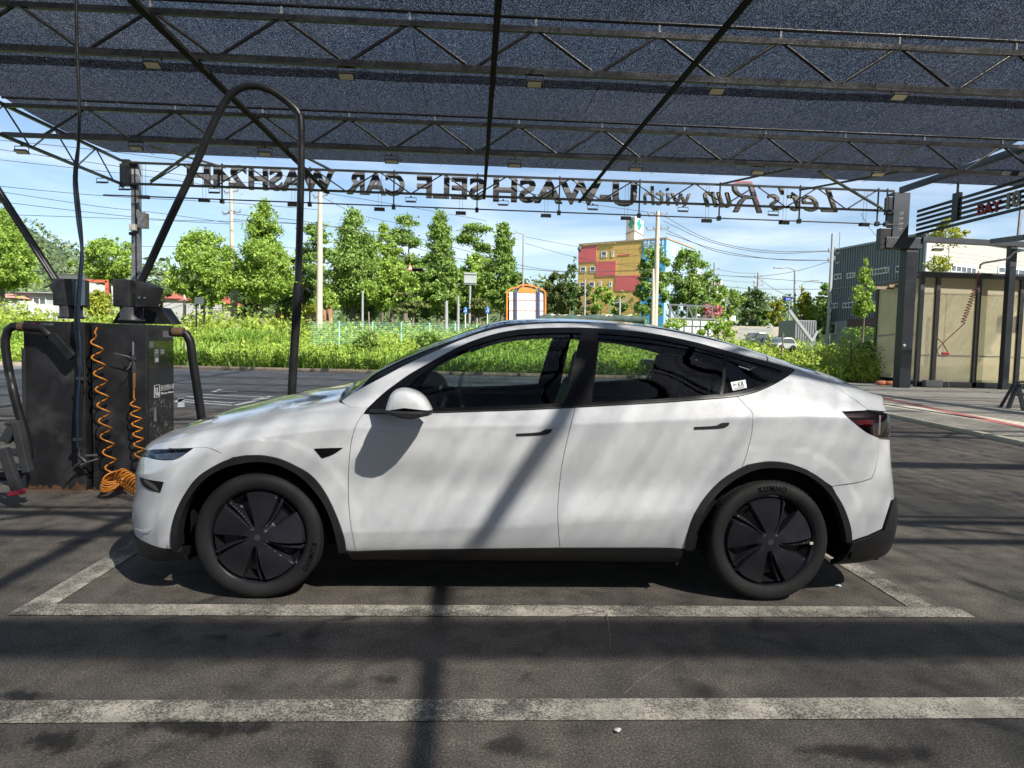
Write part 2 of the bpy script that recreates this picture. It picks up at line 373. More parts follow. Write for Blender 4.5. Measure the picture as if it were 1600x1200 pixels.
def panel(name, mat, spec, holes=(), gap=.0032, out=0., lip=.02, grid=(.035, .024), parent=None, far=True, near=True, hgap=None, join=False):
    """a body panel: a piece of the car's outer surface with a rim folded inwards; far=True also builds the other side"""
    key = name
    P = outline(spec); P = shrink(P, gap); H = [shrink(outline(h), -(hgap if hgap is not None else gap)) for h in holes]
    rings = [P]+H; pts = [tuple(p) for r in rings for p in r]; edges = []; o = 0
    for r in rings: n = len(r); edges += [(o+i, o+(i+1) % n) for i in range(n)]; o += n
    lo, hi = P.min(0), P.max(0); gx = np.arange(lo[0]+grid[0]/2, hi[0], grid[0]); gy = np.arange(lo[1]+grid[1]/2, hi[1], grid[1])
    if len(gx) and len(gy):
        G = np.stack(np.meshgrid(gx, gy), -1).reshape(-1, 2); G = G[inside(G, P)]
        for h in H: G = G[~inside(G, h)] if len(G) else G
        if len(G):
            B = np.array(pts); far_ok = np.ones(len(G), bool)
            for i in range(0, len(G), 500):
                d = np.sqrt(((G[i:i+500, None]-B[None])**2).sum(2)).min(1); far_ok[i:i+500] = d > .009
            pts += [tuple(p) for p in G[far_ok]]
    vs, es, fs, _, _, _ = delaunay_2d_cdt([Vector(p) for p in pts], edges, [], 0, 1e-6)
    Q = np.array([tuple(v) for v in vs]); F = np.array([f for f in fs if len(f) == 3]); cen = Q[F].mean(1)
    k = inside(cen, P)
    for h in H: k &= ~inside(cen, h)
    F = F[k]; used = np.unique(F); mp_ = -np.ones(len(Q), int); mp_[used] = np.arange(len(used)); Q = Q[used]; F = mp_[F]
    st = iuv(Q); st[:,0] = np.clip(st[:,0], -1, 2); st[:,1] = np.clip(st[:,1], 0, 12)
    C3 = cw(shell(st[:,0], st[:,1])); Nn = normals(st)
    cl = (st[:,1] > 11.98) | (st[:,0] < -.998) | (st[:,0] > 1.998)
    Nn[cl & (st[:,1] > 11.98)] *= [1, 0, 1]; Nn[cl] = Nn[cl]*np.array([1, 0, 1]); Nn /= np.maximum(np.linalg.norm(Nn, axis=1, keepdims=True), 1e-9)
    C3 = C3+Nn*out
    tri = np.cross(C3[F[:,1]]-C3[F[:,0]], C3[F[:,2]]-C3[F[:,0]]); flip = (tri*Nn[F].mean(1)).sum(1) < 0
    F[flip] = F[flip][:, ::-1]
    cnt = {}
    for f in F:
        for i in range(3):
            a, b = int(f[i]), int(f[(i+1) % 3]); cnt[(a, b)] = 1
    bd = [(a, b) for (a, b) in cnt if (b, a) not in cnt and not (cl[a] and cl[b])]
    V = C3.tolist(); FF = [tuple(map(int, f)) for f in F]; LN = [tuple(Nn[i]) for f in F for i in f]
    if lip > 0:
        m1, m2 = {}, {}
        for a, b in bd:
            for i in (a, b):
                if i not in m1:
                    m1[i] = len(V); V.append(tuple(C3[i])); m2[i] = len(V); V.append(tuple(C3[i]-Nn[i]*lip))
        for a, b in bd:
            f = (m1[b], m1[a], m2[a], m2[b]); n = np.cross(np.array(V[f[1]])-V[f[0]], np.array(V[f[3]])-V[f[0]]); n = n/max(np.linalg.norm(n), 1e-9)
            FF.append(f); LN += [tuple(n)]*4
    V = np.array(V); objs = []
    parts = []
    if near: parts.append((V, FF, LN))
    if far:
        V2 = V.copy(); V2[:,1] = 2*YC-V2[:,1]; F2, L2, o = [], [], 0
        for f in FF:
            F2.append(f[::-1]); L2 += [(n[0], -n[1], n[2]) for n in LN[o:o+len(f)][::-1]]; o += len(f)
        parts.append((V2, F2, L2))
    if join and len(parts) == 2:
        n = len(parts[0][0]); parts = [(np.vstack([parts[0][0], parts[1][0]]), parts[0][1]+[tuple(i+n for i in f) for f in parts[1][1]], parts[0][2]+parts[1][2])]
    o0 = origin_of(car)
    for Vv, Fv, Lv in parts:
        me = bpy.data.meshes.new(name); me.from_pydata((Vv-o0).tolist(), [], Fv); me.materials.append(mat)
        me.polygons.foreach_set('use_smooth', [True]*len(Fv)); me.normals_split_custom_set(Lv); me.update()
        par = parent if parent is not None else car
        if isinstance(par, (list, tuple)): par = par[len(objs) % len(par)]
        objs.append(link_mesh(name, me, par))
    return objs

# --- outlines traced along the panel joints
ARCH_F = [(269,858.5),(269,830.6),(276.6,798),(292,767.8),(311,744),(341.6,724.5),(363,715.8),(385,711.5),(410,711.5),(432,716),(453,724),(486,743),(507.5,769),(525,804),(538,841),(541,861)]
ARCH_FI = [(278,861),(279,830),(286,800),(302,770),(322,747),(349,731.5),(376,724),(407,721),(433,725),(465,740.5),(488,761.5),(508,790),(522,826),(530,862)]
ARCH_R = [(1070,857.5),(1075,833),(1087.5,798.5),(1109.7,767),(1135,744.7),(1166.7,727),(1198,721.6),(1230,724),(1261.7,735),(1293,757),(1315.5,789),(1328,824),(1330,845.5)]
ARCH_RI = [(1080,858.7),(1085.5,833),(1100,798.5),(1124,767.5),(1151,746.5),(1181,733),(1214,730.5),(1248,736.5),(1279,754),(1302,781),(1314,810),(1320,833),(1321.5,847)]
BUMP_GAP = [(301,700),(314,699),(327,700),(339,705),(358,716)]
DOOR_F = [(555.5,861),(548,820),(544.6,781),(544.6,740),(546,716),(549,690),(554,671),(560,657),(568,647)]
A_BASE = [(574,637.6),(560,637.2),(549,636.4),(540,632.5),(534,627)]
WIN_TOP = [(566,646.5),(580,632),(600,613.5),(620,598.5),(640,584.5),(680,561.5),(720,540),(760,525),(800,516),(840,512.6),(880,511.6),(920,512),(980,516),(1020,521),(1080,533),(1140,549),(1200,565),(1243,577)]
WIN_BOT_F = [(568,647),(620,646.6),(680,645.6),(760,643),(820,641),(899,637)]
WIN_BOT_R = [(899,637),(960,633.6),(1040,629),(1120,623),(1152,620)]
WIN_BOT_Q = [(1152,620),(1180,613),(1210,600),(1232,587),(1243,577)]
GAP_B = [(899,637),(893,660),(888,680),(880,716),(877,734),(872.5,775),(871.6,807),(873,835),(875,856)]
GAP_RD = [(1152,620),(1163,631),(1172,640.5),(1176.5,646),(1176,665),(1173,684.5),(1166,712),(1159,731.5)]
HATCH = [(1243,577),(1260,583),(1279,591),(1304.6,604),(1333,623),(1357,640.5)]
CANT_TOP = [(536,625),(548,616.5),(560,609.5),(580,598.5),(600,588),(640,567),(680,548.5),(720,531),(760,517.5),(800,509.5),(840,506),(880,505),(930,505),(980,507.5),(1020,512.5),(1080,524),(1120,533)]
RAIL_END = [(sx(2.80), 10.15), (sx(2.975), 10.2)]
HOOD_EDGE = [(262,700.5),(285,684.5),(320,671),(370,660),(420,645),(470,635),(505,629.5),(530,628)]
def rev(a): return list(a)[::-1]
def arch_from(a, p, first=True):
    """part of an arch outline nearest to p"""
    d = [abs(q[0]-p[0])+abs(q[1]-p[1]) for q in a]; i = d.index(min(d)); return a[:i+1], a[i:]
fa1, fa2 = arch_from(ARCH_F, (358, 716))
ra1, ra2 = arch_from(ARCH_R, (1159, 731)); _, ra3 = arch_from(ARCH_R, (1293, 757))
S_hl = float(inv([(227,709)])[0][0]); 
t_hb = float(inv([(227,713)])[0][1]); t_ht = float(inv([(230,704)])[0][1])
t_lip = float(inv([(216,841)])[0][1]); s_lip = float(inv([(212,838)])[0][0])
S_hl = -.62
HL = [(301,701),(284,713),(272,718.4),(246,718.4),(229,714)]
panel('hood', paint, [('p', HOOD_EDGE), ('s', [(sx(.40), 9.2), (sx(.36), 12)]), ('s', [(-1, 12), (-1, t_ht+.02), (S_hl, t_ht+.02)]), ('p', [(231,703.5),(240,702.5),(262,701.5)])], join=True)
fenders = panel('front_fender', paint, grid=(.024, .016), spec= [('p', rev(BUMP_GAP)), ('p', [(300,700),(270,700.8),(264,700)]), ('p', HOOD_EDGE), ('p', rev(A_BASE)[1:]), ('p', rev(DOOR_F)), ('p', rev(fa2)[:-1])])
HLP = [('p', [(232,703.8),(262,702),(301,701),(284,713),(272,718.4),(246,718.4),(229,713.5)]), ('s', [(S_hl-.02, t_hb), (S_hl-.02, t_ht)])]
bump = panel('front_bumper', paint, grid=(.022, .016), spec=[('p', HL), ('s', [(S_hl-.03, t_hb), (S_hl-.03, t_ht), (-1, t_ht), (-1, t_lip)]), ('p', [(211,836),(216,841.4),(233,850),(250.6,856),(269,858.5)]), ('p', fa1[1:]), ('p', rev(BUMP_GAP)[1:])], join=True)[0]
panel('headlight_housing', lampblk, HLP, out=-.03, lip=0, gap=0)
hls = panel('headlight', glassmat('headlight_lens', (.92, .94, .95), ior=1.45), HLP, out=.001, lip=.012, gap=.002)
panel('headlight_reflector', lampw, [('p', [(236,707),(268,704.6),(292,703.5),(280,712.5),(268,716.5),(242,716)])], out=-.018, lip=.0, gap=.001, parent=hls)
panel('lower_air_inlet', gloss_black, [('p', [(218,745.5),(236,750),(256,753),(250.6,769.5),(233,765),(223,758)])], out=.003, lip=.012, gap=0, parent=bump)
panel('air_inlet_blade', M('inlet_grey', (.10, .085, .08), .2, coat=.5), [('p', [(227,749),(243,758),(249,767),(244,766),(234,759),(226,752)])], out=.006, lip=.004, gap=0, parent=bump)
panel('front_lip', clad, [('p', [(210,836.5),(216,842.5),(233,851),(250.6,857.5),(269,860),(283,861)]), ('s', [(sx(-.50), 0), (-.02, 0), (-1, 0), (-1, t_lip-.05)])], out=.006, lip=.03, gap=0, join=True)
panel('bumper_crease', paint, [('p', [(212,826),(222,829),(237,827),(233,832),(222,833)])], out=.004, lip=.006, gap=0, parent=bump)
for a, b in ((ARCH_F, ARCH_FI), (ARCH_R, ARCH_RI)):
    panel('wheel_arch_cladding', clad, [('p', a), ('p', rev(b))], out=.012, lip=.07, gap=-.001)
panel('sill_cladding', clad, [('p', [(541,861.5),(555,861),(629,859.4),(750,858),(875,856.5),(1028,856.5),(1071,858.5)]), ('s', [(sx(2.36), .0), (sx(.54), 0)])], out=.004, lip=.05, gap=0)
fd = panel('front_door', paint, [('p', DOOR_F), ('p', WIN_BOT_F), ('p', GAP_B), ('p', [(875,856),(750,857.5),(629,859),(556,861)])])
rd = panel('rear_door', paint, grid=(.026, .018), spec=[('p', WIN_BOT_R), ('p', GAP_RD), ('p', rev(ra1)), ('p', [(1070,857.5),(1028,856),(960,856),(875,856)]), ('p', rev(GAP_B)[1:-1])])
qp = panel('rear_quarter_panel', paint, grid=(.024, .016), spec= [('p', WIN_BOT_Q), ('p', HATCH), ('p', [(1350,641.5),(1315.5,643),(1322,650),(1331,657.6),(1353.5,675),(1374,684.5),(1368,732),(1361.5,748),(1341,754),(1299.7,760)]), ('p', rev(ra2)[4:]), ('p', rev(GAP_RD)[:-1])])
panel('roof_side_rail', paint, [('p', CANT_TOP), ('s', RAIL_END), ('p', [(1198,564.5),(1140,549),(1080,533),(1020,521),(980,516),(920,512),(880,511.6),(840,512.6),(800,516),(760,525),(720,540),(680,561.5),(640,584.5),(620,598.5),(600,613.5),(580,632),(574,637.6)]), ('p', A_BASE[1:])], gap=.0015, lip=.03)
panel('tailgate', paint, [('p', [(1200.5,564.5),(1243,577)]), ('p', HATCH[1:]), ('s', [(2, 6.15), (2, 12), (sx(3.36), 12), (sx(3.33), 10.3), (sx(2.98), 10.2)])], lip=.02, join=True)
TL = [(1315.5,643.5),(1322,650),(1331,657.6),(1353.5,675),(1371,683.5)]
tls = panel('taillight', glassmat('tail_lens', (.6, .5, .5), ior=1.4), [('p', TL), ('s', [(2, 5.05), (2, 6.1), (1.35, 6.1)]), ('p', [(1357,641.5),(1340,642)])], out=.002, lip=.012)
panel('taillight_housing', lampblk, [('p', TL), ('s', [(2, 5.05), (2, 6.1), (1.35, 6.1)]), ('p', [(1357,641.5),(1340,642)])], out=-.02, lip=0, gap=0)
panel('taillight_red_lens', redm, [('p', [(1336,657.5),(1366,656),(1364.6,667),(1350,667.5)])], out=-.008, lip=0, gap=0, parent=tls)
panel('taillight_strip', lampw, [('p', [(1375,648),(1378.5,648),(1377,679),(1374,679)])], out=-.008, lip=0, gap=0, parent=tls)
t_rb = float(inv([(1391,785)])[0][1]); 
rb = panel('rear_bumper', paint, grid=(.022, .016), spec=[('p', [(1373,685.5),(1368,732),(1361.5,748),(1341,754),(1299.7,760)]), ('p', ra3[1:]), ('p', [(1356.7,836.5),(1378,826.5),(1389,792),(1392,782)]), ('s', [(2, t_rb+.1), (2, 4.98)])], join=True)[0]
panel('rear_diffuser', clad, [('p', [(1330,847.5),(1357,838),(1379,828),(1390,793),(1393,783)]), ('s', [(2, t_rb), (2, 0), (1.0, 0), (sx(3.33), 0)])], out=.014, lip=.03, gap=0, join=True)
GF = [('p', [(622,634),(633,612),(645,596),(680,570.5),(720,549),(760,534),(800,524.5),(840,521),(880,519.8),(908,520.2),(902,545),(893,587),(884,629),(820,633),(700,637)])]
GR = [('p', [(935,521),(980,524),(1020,529.5),(1080,541),(1131,554.5),(1129,590),(1125,616),(1040,622.5),(960,627),(924,628.5),(930,570)])]
GQ = [('p', [(1136,556),(1180,567.5),(1205,574),(1222,579.5),(1218,585),(1203,594),(1185,603),(1160,610.5),(1130,615.5),(1134,590)])]
panel('window_trim', gloss_black, [('p', WIN_TOP), ('p', rev(WIN_BOT_Q)[1:]), ('p', rev(WIN_BOT_R)[1:]), ('p', rev(WIN_BOT_F)[1:])], holes=[GF, GR, GQ], gap=.001, hgap=0, out=-.001, lip=.03)
panel('front_door_glass', glass_f, GF, gap=0, out=-.006, lip=0, parent=fd)
panel('rear_door_glass', glass_r, GR, gap=0, out=-.006, lip=0, parent=rd)
panel('quarter_glass', glass_r, GQ, gap=0, out=-.006, lip=0)
panel('beltline_moulding', M('dark_moulding', (.03, .03, .032), .25), [('p', [(575,644.5),(680,643),(760,640.6),(820,638.6),(899,634.6),(960,631),(1040,626.5),(1120,620.5),(1152,617.6),(1180,610.5),(1208,598),(1209,599.5),(1181,612.2),(1152,619.2),(1120,622.2),(1040,628.2),(960,632.8),(899,636.2),(820,640.2),(760,642.2),(680,644.8),(575,646.2)])], out=.003, lip=.006, gap=0)
panel('windscreen', screen_g, [('p', rev(CANT_TOP[:9])), ('s', [(sx(.46), 9.8), (sx(.40), 12), (sx(1.28), 12), (sx(1.24), 10.6)])], lip=.01, gap=.001, out=-.002, join=True)
panel('glass_roof', roofm, [('p', CANT_TOP[8:]), ('s', RAIL_END+[(sx(2.975), 12), (sx(1.285), 12), (sx(1.245), 10.6)])], lip=.01, gap=.001, out=-.001, join=True)
panel('rear_window', roofm, [('s', [(sx(2.985), 10.24), (sx(3.325), 10.34), (sx(3.35), 12), (sx(2.985), 12)])], lip=.01, gap=.001, out=-.002, join=True)
panel('cowl_panel', gloss_black, [('p', [(535,626),(520,627.5)]), ('s', [(sx(.37), 9.2), (sx(.365), 12), (sx(.44), 12), (sx(.49), 9.9)])], out=-.012, lip=.03, gap=.0, join=True)
rep = panel('side_camera', gloss_black, [('p', [(491,701),(512,700),(536,699.6),(520,710),(503,716)])], out=.004, lip=.008, gap=0, parent=fenders)
HND = [[(806,680),(807,677.5),(844,675),(851,671.3),(863,670.4),(861,675),(855,678.6),(848,680),(808,681.6)], [(1084,669.5),(1085,667),(1120,664.8),(1127,661),(1140,660.4),(1138,665),(1132,668.4),(1124,669.6),(1085,671.3)]]
for h, d in zip(HND, (fd, rd)): panel('door_handle', clad, [('p', h)], out=.003, lip=.006, gap=0, parent=d, grid=(.02, .012))
st_ = panel('window_sticker', M('white_sticker', (.8, .8, .8), .5, var=.03), [('p', [(1141.5,597.5),(1164.5,593.5),(1167,606),(1145,610.5)])], out=.0015, lip=0, gap=0, far=False)[0]
# writing on the sticker
def on_shell(px_pts, out):
    st = inv(px_pts); return cw(shell(st[:,0], st[:,1]))+normals(st)*out
A_, B_, C_ = on_shell([(1153,605),(1165,602.8),(1151.5,597)], .0035); mb = MB(); V, F = text_mb('KR', 1, .02); w_ = V[:,0].max()
put_text(mb, V/[w_, .74, 1], F, A_, (B_-A_)*.8, (C_-A_), (0, 0, 0)); mb.build('sticker_lettering', void, st_)
mb = MB()
for y_ in (607.2, 608.6):
    a, b, c, d = on_shell([(1146,y_),(1163,y_-3),(1163,y_-2.6),(1146,y_+.5)], .0035); mb.quad(a, b, c, d)
for k in range(7):
    a, b, c, d = on_shell([(1145+(k % 3)*2,600+(k//3)*1.7),(1146.2+(k % 3)*2,599.8+(k//3)*1.7),(1146.4+(k % 3)*2,600.9+(k//3)*1.7),(1145.2+(k % 3)*2,601.1+(k//3)*1.7)], .0035); mb.quad(a, b, c, d)
mb.build('sticker_print', void, st_)

# --- mirror
def mirror(side):
    yo = YC-.955 if side < 0 else YC+.955; sg = -1 if side < 0 else 1
    # outline in the plane of the housing, from the photograph, lofted outwards
    if side < 0:
        Yp = YC-1.09
        pl = [at_y(a, b, Yp) for a, b in [(601,640),(603,631),(607,620),(612,611),(621,605.5),(634,604),(649,608),(662,615.5),(670,625),(677,640)]]
        mirror.pl = [(p[0], p[2]) for p in pl]
    pl = mirror.pl; cx, cz = np.mean([p[0] for p in pl]), min(p[1] for p in pl)+.02
    mb = MB(); rings = []
    prof = [(.97, 0), (.975, .05), (.95, .10), (.90, .135), (.79, .16), (.53, .172), (.0, .176)]
    rows = [(.90, -.075)]+[(k, d-.075) for k, d in prof]
    for k, d in rows: rings.append([(cx+(x-cx)*k+(.03*d if d > 0 else 0), YC+sg*(1.09+d), cz+(z-cz)*k) for x, z in pl])
    n = len(pl); vs = [v for r_ in rings for v in r_]; fs = [(i*n+k, i*n+k+1, (i+1)*n+k+1, (i+1)*n+k) for i in range(len(rings)-1) for k in range(n-1)]
    mb.add(vs, fs, True); mb.add([rings[0][k] for k in range(n)], [tuple(range(n))])
    cap = mb.build('mirror_cap', paint, car)
    for p in cap.data.polygons: p.use_smooth = True
    s2 = cap.modifiers.new('s', 'SUBSURF'); s2.levels = 1; s2.render_levels = 1
    mb = MB(); mb.add([(cx+(x-cx)*.965, YC+sg*(1.09-.079), cz+(z-cz)*.965) for x, z in pl]+[(cx+(x-cx)*1.005, YC+sg*(1.09-.03), cz+(z-cz)*1.005) for x, z in pl], [tuple(range(n))]+[(k, k+1, n+k+1, n+k) for k in range(n-1)]); mb.build('mirror_inner_shell', clad, cap)
    x0, x1 = pl[0][0], pl[-1][0]; zb = pl[0][1]; mb = MB()
    a = (x0+.005, x1-.002)
    ys = [YC+sg*v for v in (1.015, 1.07, 1.13, 1.19, 1.235)]; ws = [.88, 1, .99, .9, .62]; xc = (x0+x1)/2; hw = (x1-x0)/2
    ring = lambda y, k: [(xc-hw*k, y, zb+.004), (xc+hw*k, y, zb+.002), (xc+hw*k*.98, y, zb-.018), (xc+hw*k*.3, y, zb-.034), (xc-hw*k*.4, y, zb-.030), (xc-hw*k*.9, y, zb-.014)]
    R_ = [ring(y, k) for y, k in zip(ys, ws)]; vs = [v for q in R_ for v in q]
    fs = [(i*6+k, i*6+(k+1) % 6, (i+1)*6+(k+1) % 6, (i+1)*6+k) for i in range(4) for k in range(6)]+[(0, 1, 2, 3, 4, 5), tuple(range(24, 30))]
    mb.add(vs, fs); b = mb.build('mirror_base', clad, cap, bevel=.006)
    mb = MB(); p0 = at_y(588, 642.5, YC-.93); y0 = YC+sg*.93
    mb.add([(p0[0]-.04, y0, p0[2]+.012), (p0[0]+.09, y0, p0[2]+.012), (p0[0]+.09, y0, p0[2]-.016), (p0[0]-.04, y0, p0[2]-.01),
            (x0+.015, YC+sg*1.08, zb+.0), (x0+.14, YC+sg*1.08, zb), (x0+.14, YC+sg*1.08, zb-.028), (x0+.02, YC+sg*1.08, zb-.02)],
           [(0,1,2,3),(7,6,5,4),(0,4,5,1),(1,5,6,2),(2,6,7,3),(3,7,4,0)]); mb.build('mirror_arm', clad, cap, bevel=.006)
    mb = MB(); zc = cz+.075
    mb.box(x0+.03, x1-.06, YC+sg*1.09-.0015, YC+sg*1.09+.0015, zb+.1235, zb+.1255) if False else mb.beam((x0+.03, YC+sg*(1.262-.075), zb+.104), (x1-.05, YC+sg*(1.262-.078), zb+.102), .004, .003)
    return cap
mirror(-1); mirror(1)

# --- underbody, wheel wells, cabin
mb = MB(); mb.box(X0-.42, X0-.40+.0, YC-.80, YC+.80, .19, .80)
mb.box(X0+.50, X0+2.39, YC-.86, YC+.86, .185, .30); mb.box(X0-.68, X0+.50, YC-.55, YC+.55, .20, .55); mb.box(X0+2.39, X0+3.6, YC-.55, YC+.55, .19, .60)
mb.box(X0+3.38, X0+3.64, YC-.78, YC+.78, .20, .55); mb.box(X0-.70, X0-.50, YC-.60, YC+.60, .20, .60)
mb.build('underbody', void, car)
for xc in (0, 2.89):
    for sg in (-1, 1):
        mb = MB(); n = 28; R_ = .495
        for i in range(n):
            a0, a1 = math.pi*(-.06+1.12*i/n), math.pi*(-.06+1.12*(i+1)/n)
            p = lambda a, y: (X0+xc+R_*math.cos(a), YC+sg*y, .34+R_*.97*math.sin(a))
            mb.add([p(a0, .94), p(a1, .94), p(a1, .58), p(a0, .58), (X0+xc, YC+sg*.58, .34)], [(0, 1, 2, 3), (3, 2, 4)], True)
        mb.build('wheel_well', void, car)
mb = MB()
mb.box(X0+.45, X0+.62, YC-.84, YC+.84, .60, 1.03)   # bulkhead
mb.box(X0+.55, X0+3.2, YC-.86, YC+.86, .28, .36)     # floor
for sg in (-1, 1):
    y0, y1 = sorted((YC+sg*.80, YC+sg*.845)); mb.box(X0+.6, X0+2.6, y0, y1, .30, 1.04); mb.box(X0+2.6, X0+3.15, y0, y1, .60, 1.12)
mb.box(X0+2.75, X0+3.3, YC-.80, YC+.80, .60, .98)
mb.build('cabin_lining', void, car)
mb = MB(); mb.add([(X0+.50, YC-.83, 1.03), (X0+.50, YC+.83, 1.03), (X0+.98, YC+.83, 1.02), (X0+.98, YC-.83, 1.02), (X0+.62, YC-.80, .72), (X0+.62, YC+.80, .72), (X0+.94, YC+.80, .84), (X0+.94, YC-.80, .84)],
  [(0,1,2,3),(7,6,5,4),(0,4,5,1),(1,5,6,2),(2,6,7,3),(3,7,4,0)]); mb.build('dashboard', seatm, car, bevel=.03)
mb = MB(); mb.box(X0+.93, X0+.95, YC-.20, YC+.20, .98, 1.14); mb.build('centre_screen', gloss_black, car, bevel=.006)
# headliner: follows the roof a little below the glass
hs, ht = np.meshgrid(np.linspace(sx(1.15), sx(3.1), 30), np.linspace(9.5, 12, 8)); 
for_ = cw(shell(hs.ravel(), ht.ravel())); for_[:,1] = YC+(for_[:,1]-YC)*.94; for_[:,2] -= .04; n0, n1 = hs.shape; fs = [(i*n1+j, i*n1+j+1, (i+1)*n1+j+1, (i+1)*n1+j) for i in range(n0-1) for j in range(n1-1)]
mb = MB(); mb.add(for_, fs, True); g2 = for_.copy(); g2[:,1] = 2*YC-g2[:,1]; mb.add(g2, fs, True); mb.build('headliner', void, car)
# header rails inside, above the side windows
for side in (-1, 1):
    for (xa, xb, ta, tb) in ((.75, 2.95, 9.2, 9.75),):
        S_ = np.linspace(sx(xa), sx(xb), 40); A1 = cw(shell(S_, np.full(40, ta))); B1 = cw(shell(S_, np.full(40, tb)))-[0, 0, .05]
        A1 += [0, .045, 0]; B1 += [0, .16, 0]
        if side > 0: A1[:,1] = 2*YC-A1[:,1]; B1[:,1] = 2*YC-B1[:,1]
        mb = MB(); mb.add(np.vstack([A1, B1]), [(i, i+1, 40+i+1, 40+i) for i in range(39)], True); mb.build('header_rail', void, car)
    # B and C pillar inners
    for (xb_, xt_, wb, wt) in ((1.79, 1.87, .11, .10), (2.66, 2.69, .18, .16)):
        mb = MB(); y0 = YC+side*.83; y1 = YC+side*.66
        mb.add([(X0+xb_-wb/2, y0, 1.0), (X0+xb_+wb/2, y0, 1.0), (X0+xt_+wt/2, y1, 1.51 if xb_ < 2 else 1.39), (X0+xt_-wt/2, y1, 1.51 if xb_ < 2 else 1.39)], [(0, 1, 2, 3)])
        mb.add([(X0+xb_-wb/2, y0-side*.05, 1.0), (X0+xb_+wb/2, y0-side*.05, 1.0), (X0+xt_+wt/2, y1-side*.05, 1.51 if xb_ < 2 else 1.39), (X0+xt_-wt/2, y1-side*.05, 1.51 if xb_ < 2 else 1.39)], [(0, 1, 2, 3)]); mb.build('inner_pillar', void, car)
# seats
def seat(x, y, w, back_top, head=True, hz=None):
    def slab(pts, y0, y1, name, par, bev):
        mb = MB(); mb.prism([(X0+a, YC+y0, b) for a, b in pts], (0, 0, 0), (0, y1-y0, 0)); return mb.build(name, seatm, par, bevel=bev)
    s_ = slab([(x-.50, .62), (x-.02, .56), (x-.02, .42), (x-.50, .42)], y-w/2, y+w/2, 'seat', car, .05)
    slab([(x-.08, .56), (x+.06, .56), (x+.26, back_top), (x+.14, back_top+.02)], y-w/2+.02, y+w/2-.02, 'backrest', s_, .05)
    if head: z0 = back_top+.03; slab([(x+.155, z0), (x+.235, z0), (x+.275, z0+.17), (x+.195, z0+.19)], y-.13, y+.13, 'headrest', s_, .035)
seat(1.62, -.40, .52, 1.20); seat(1.74, .40, .54, 1.20)
seat(2.52, -.42, .50, 1.05); seat(2.52, .42, .50, 1.05); seat(2.52, 0, .34, 1.05, False)
mb = MB(); c0 = Vector((X0+1.13, YC-.40, 1.0)); ax = Vector((.92, 0, .38)).normalized(); e1 = Vector((0, 1, 0)); e2 = ax.cross(e1).normalized()
mb.tube([c0+(e1*math.cos(a)+e2*math.sin(a)*.93)*.175 for a in np.linspace(0, 2*math.pi, 37)], .016, 8, False)
mb.beam(c0-e1*.17, c0+e1*.17, .035, .05); mb.tube([c0, c0-ax*.14], .045, 10); sw = mb.build('steering_wheel', seatm, car)
mb = MB(); g0 = Vector((X0+1.84, YC-.80, 0))
mb = MB(); mb.box(X0+.93, X0+.96, YC-.12, YC+.12, 1.36, 1.42); mb.build('rear_view_mirror', void, car, bevel=.01)

# --- wheels
def wheel_meshes():
    """wheel at the origin, outer face towards -y"""
    rim = {}
    mb = MB(); R_, W2 = .353, .1225
    prof = [(.262, -.100), (.269, -.114), (.277, -.120), (.296, -.1265), (.318, -.1275), (.332, -.122), (.341, -.114), (.347, -.100), (.3495, -.085)]
    for a in (-.062, -.028, .028, .062): prof += [(.353, a-.005), (.344, a-.004), (.344, a+.004), (.353, a+.005)]
    prof += [(.3495, .085), (.338, .114), (.312, .1275), (.262, .122), (.245, .105)]
    mb.lathe(prof, (0, 0, 0), 'y', 96)
    # shoulder blocks
    for k in range(72):
        a = 2*math.pi*k/72; ca, sa = math.cos(a), math.sin(a); b = a+.05; cb, sb = math.cos(b), math.sin(b)
        P = lambda r, y, c, s_: (r*c, y, r*s_)
        for sg in (-1, 1):
            mb.add([P(.3445, sg*.108, ca, sa), P(.3525, sg*.088, ca, sa), P(.3525, sg*.088, cb, sb), P(.3445, sg*.108, cb, sb), P(.334, sg*.108, ca, sa), P(.334, sg*.108, cb, sb)], [(0, 1, 2, 3), (4, 0, 3, 5)])
    tyre = mb
    # cover: polar height field with five twisted blades
    mb = MB(); nr, na = 46, 360; vs = []
    for i in range(nr+1):
        r = .266*(i/nr)
        for k in range(na):
            th = 2*math.pi*k/na
            u = ((th+(.266-r)*.9-.25)/(2*math.pi/5)) % 1.0        # position inside one blade
            q = min(max((r-.045)/.06, 0), 1); q = q*q*(3-2*q); e = min(max((.257-r)/.012, 0), 1)
            # blade: flat facet tilting, then a groove with a bright rib
            ss = lambda a, b, x: (lambda y: y*y*(3-2*y))(min(max((x-a)/(b-a), 0), 1))
            g0 = .64-.10*(r/.266)**2
            if u < g0: z = .034-.016*u/g0
            elif u < g0+.07: z = .018-.050*ss(g0, g0+.07, u)
            elif u < .84: z = -.032
            elif u < .885: z = -.032+.053*ss(.84, .885, u)
            elif u < .925: z = .021
            else: z = .021-.034*ss(.925, .95, u)+.043*ss(.965, 1., u)
            z = z*q*e+.024*(1-q)-(1-e)*.004
            dome = -.020*(r/.266)**2
            vs.append((r*math.cos(th), -(.104+z+dome), r*math.sin(th)))
    fs = [(i*na+k, i*na+(k+1) % na, (i+1)*na+(k+1) % na, (i+1)*na+k) for i in range(nr) for k in range(na)]
    mb.add(vs, fs, True); mb.lathe([(.266, -.088), (.272, -.100), (.270, -.113), (.262, -.106), (.255, -.09)], (0, 0, 0), 'y', 96)
    return tyre, mb
ty, cv = wheel_meshes()
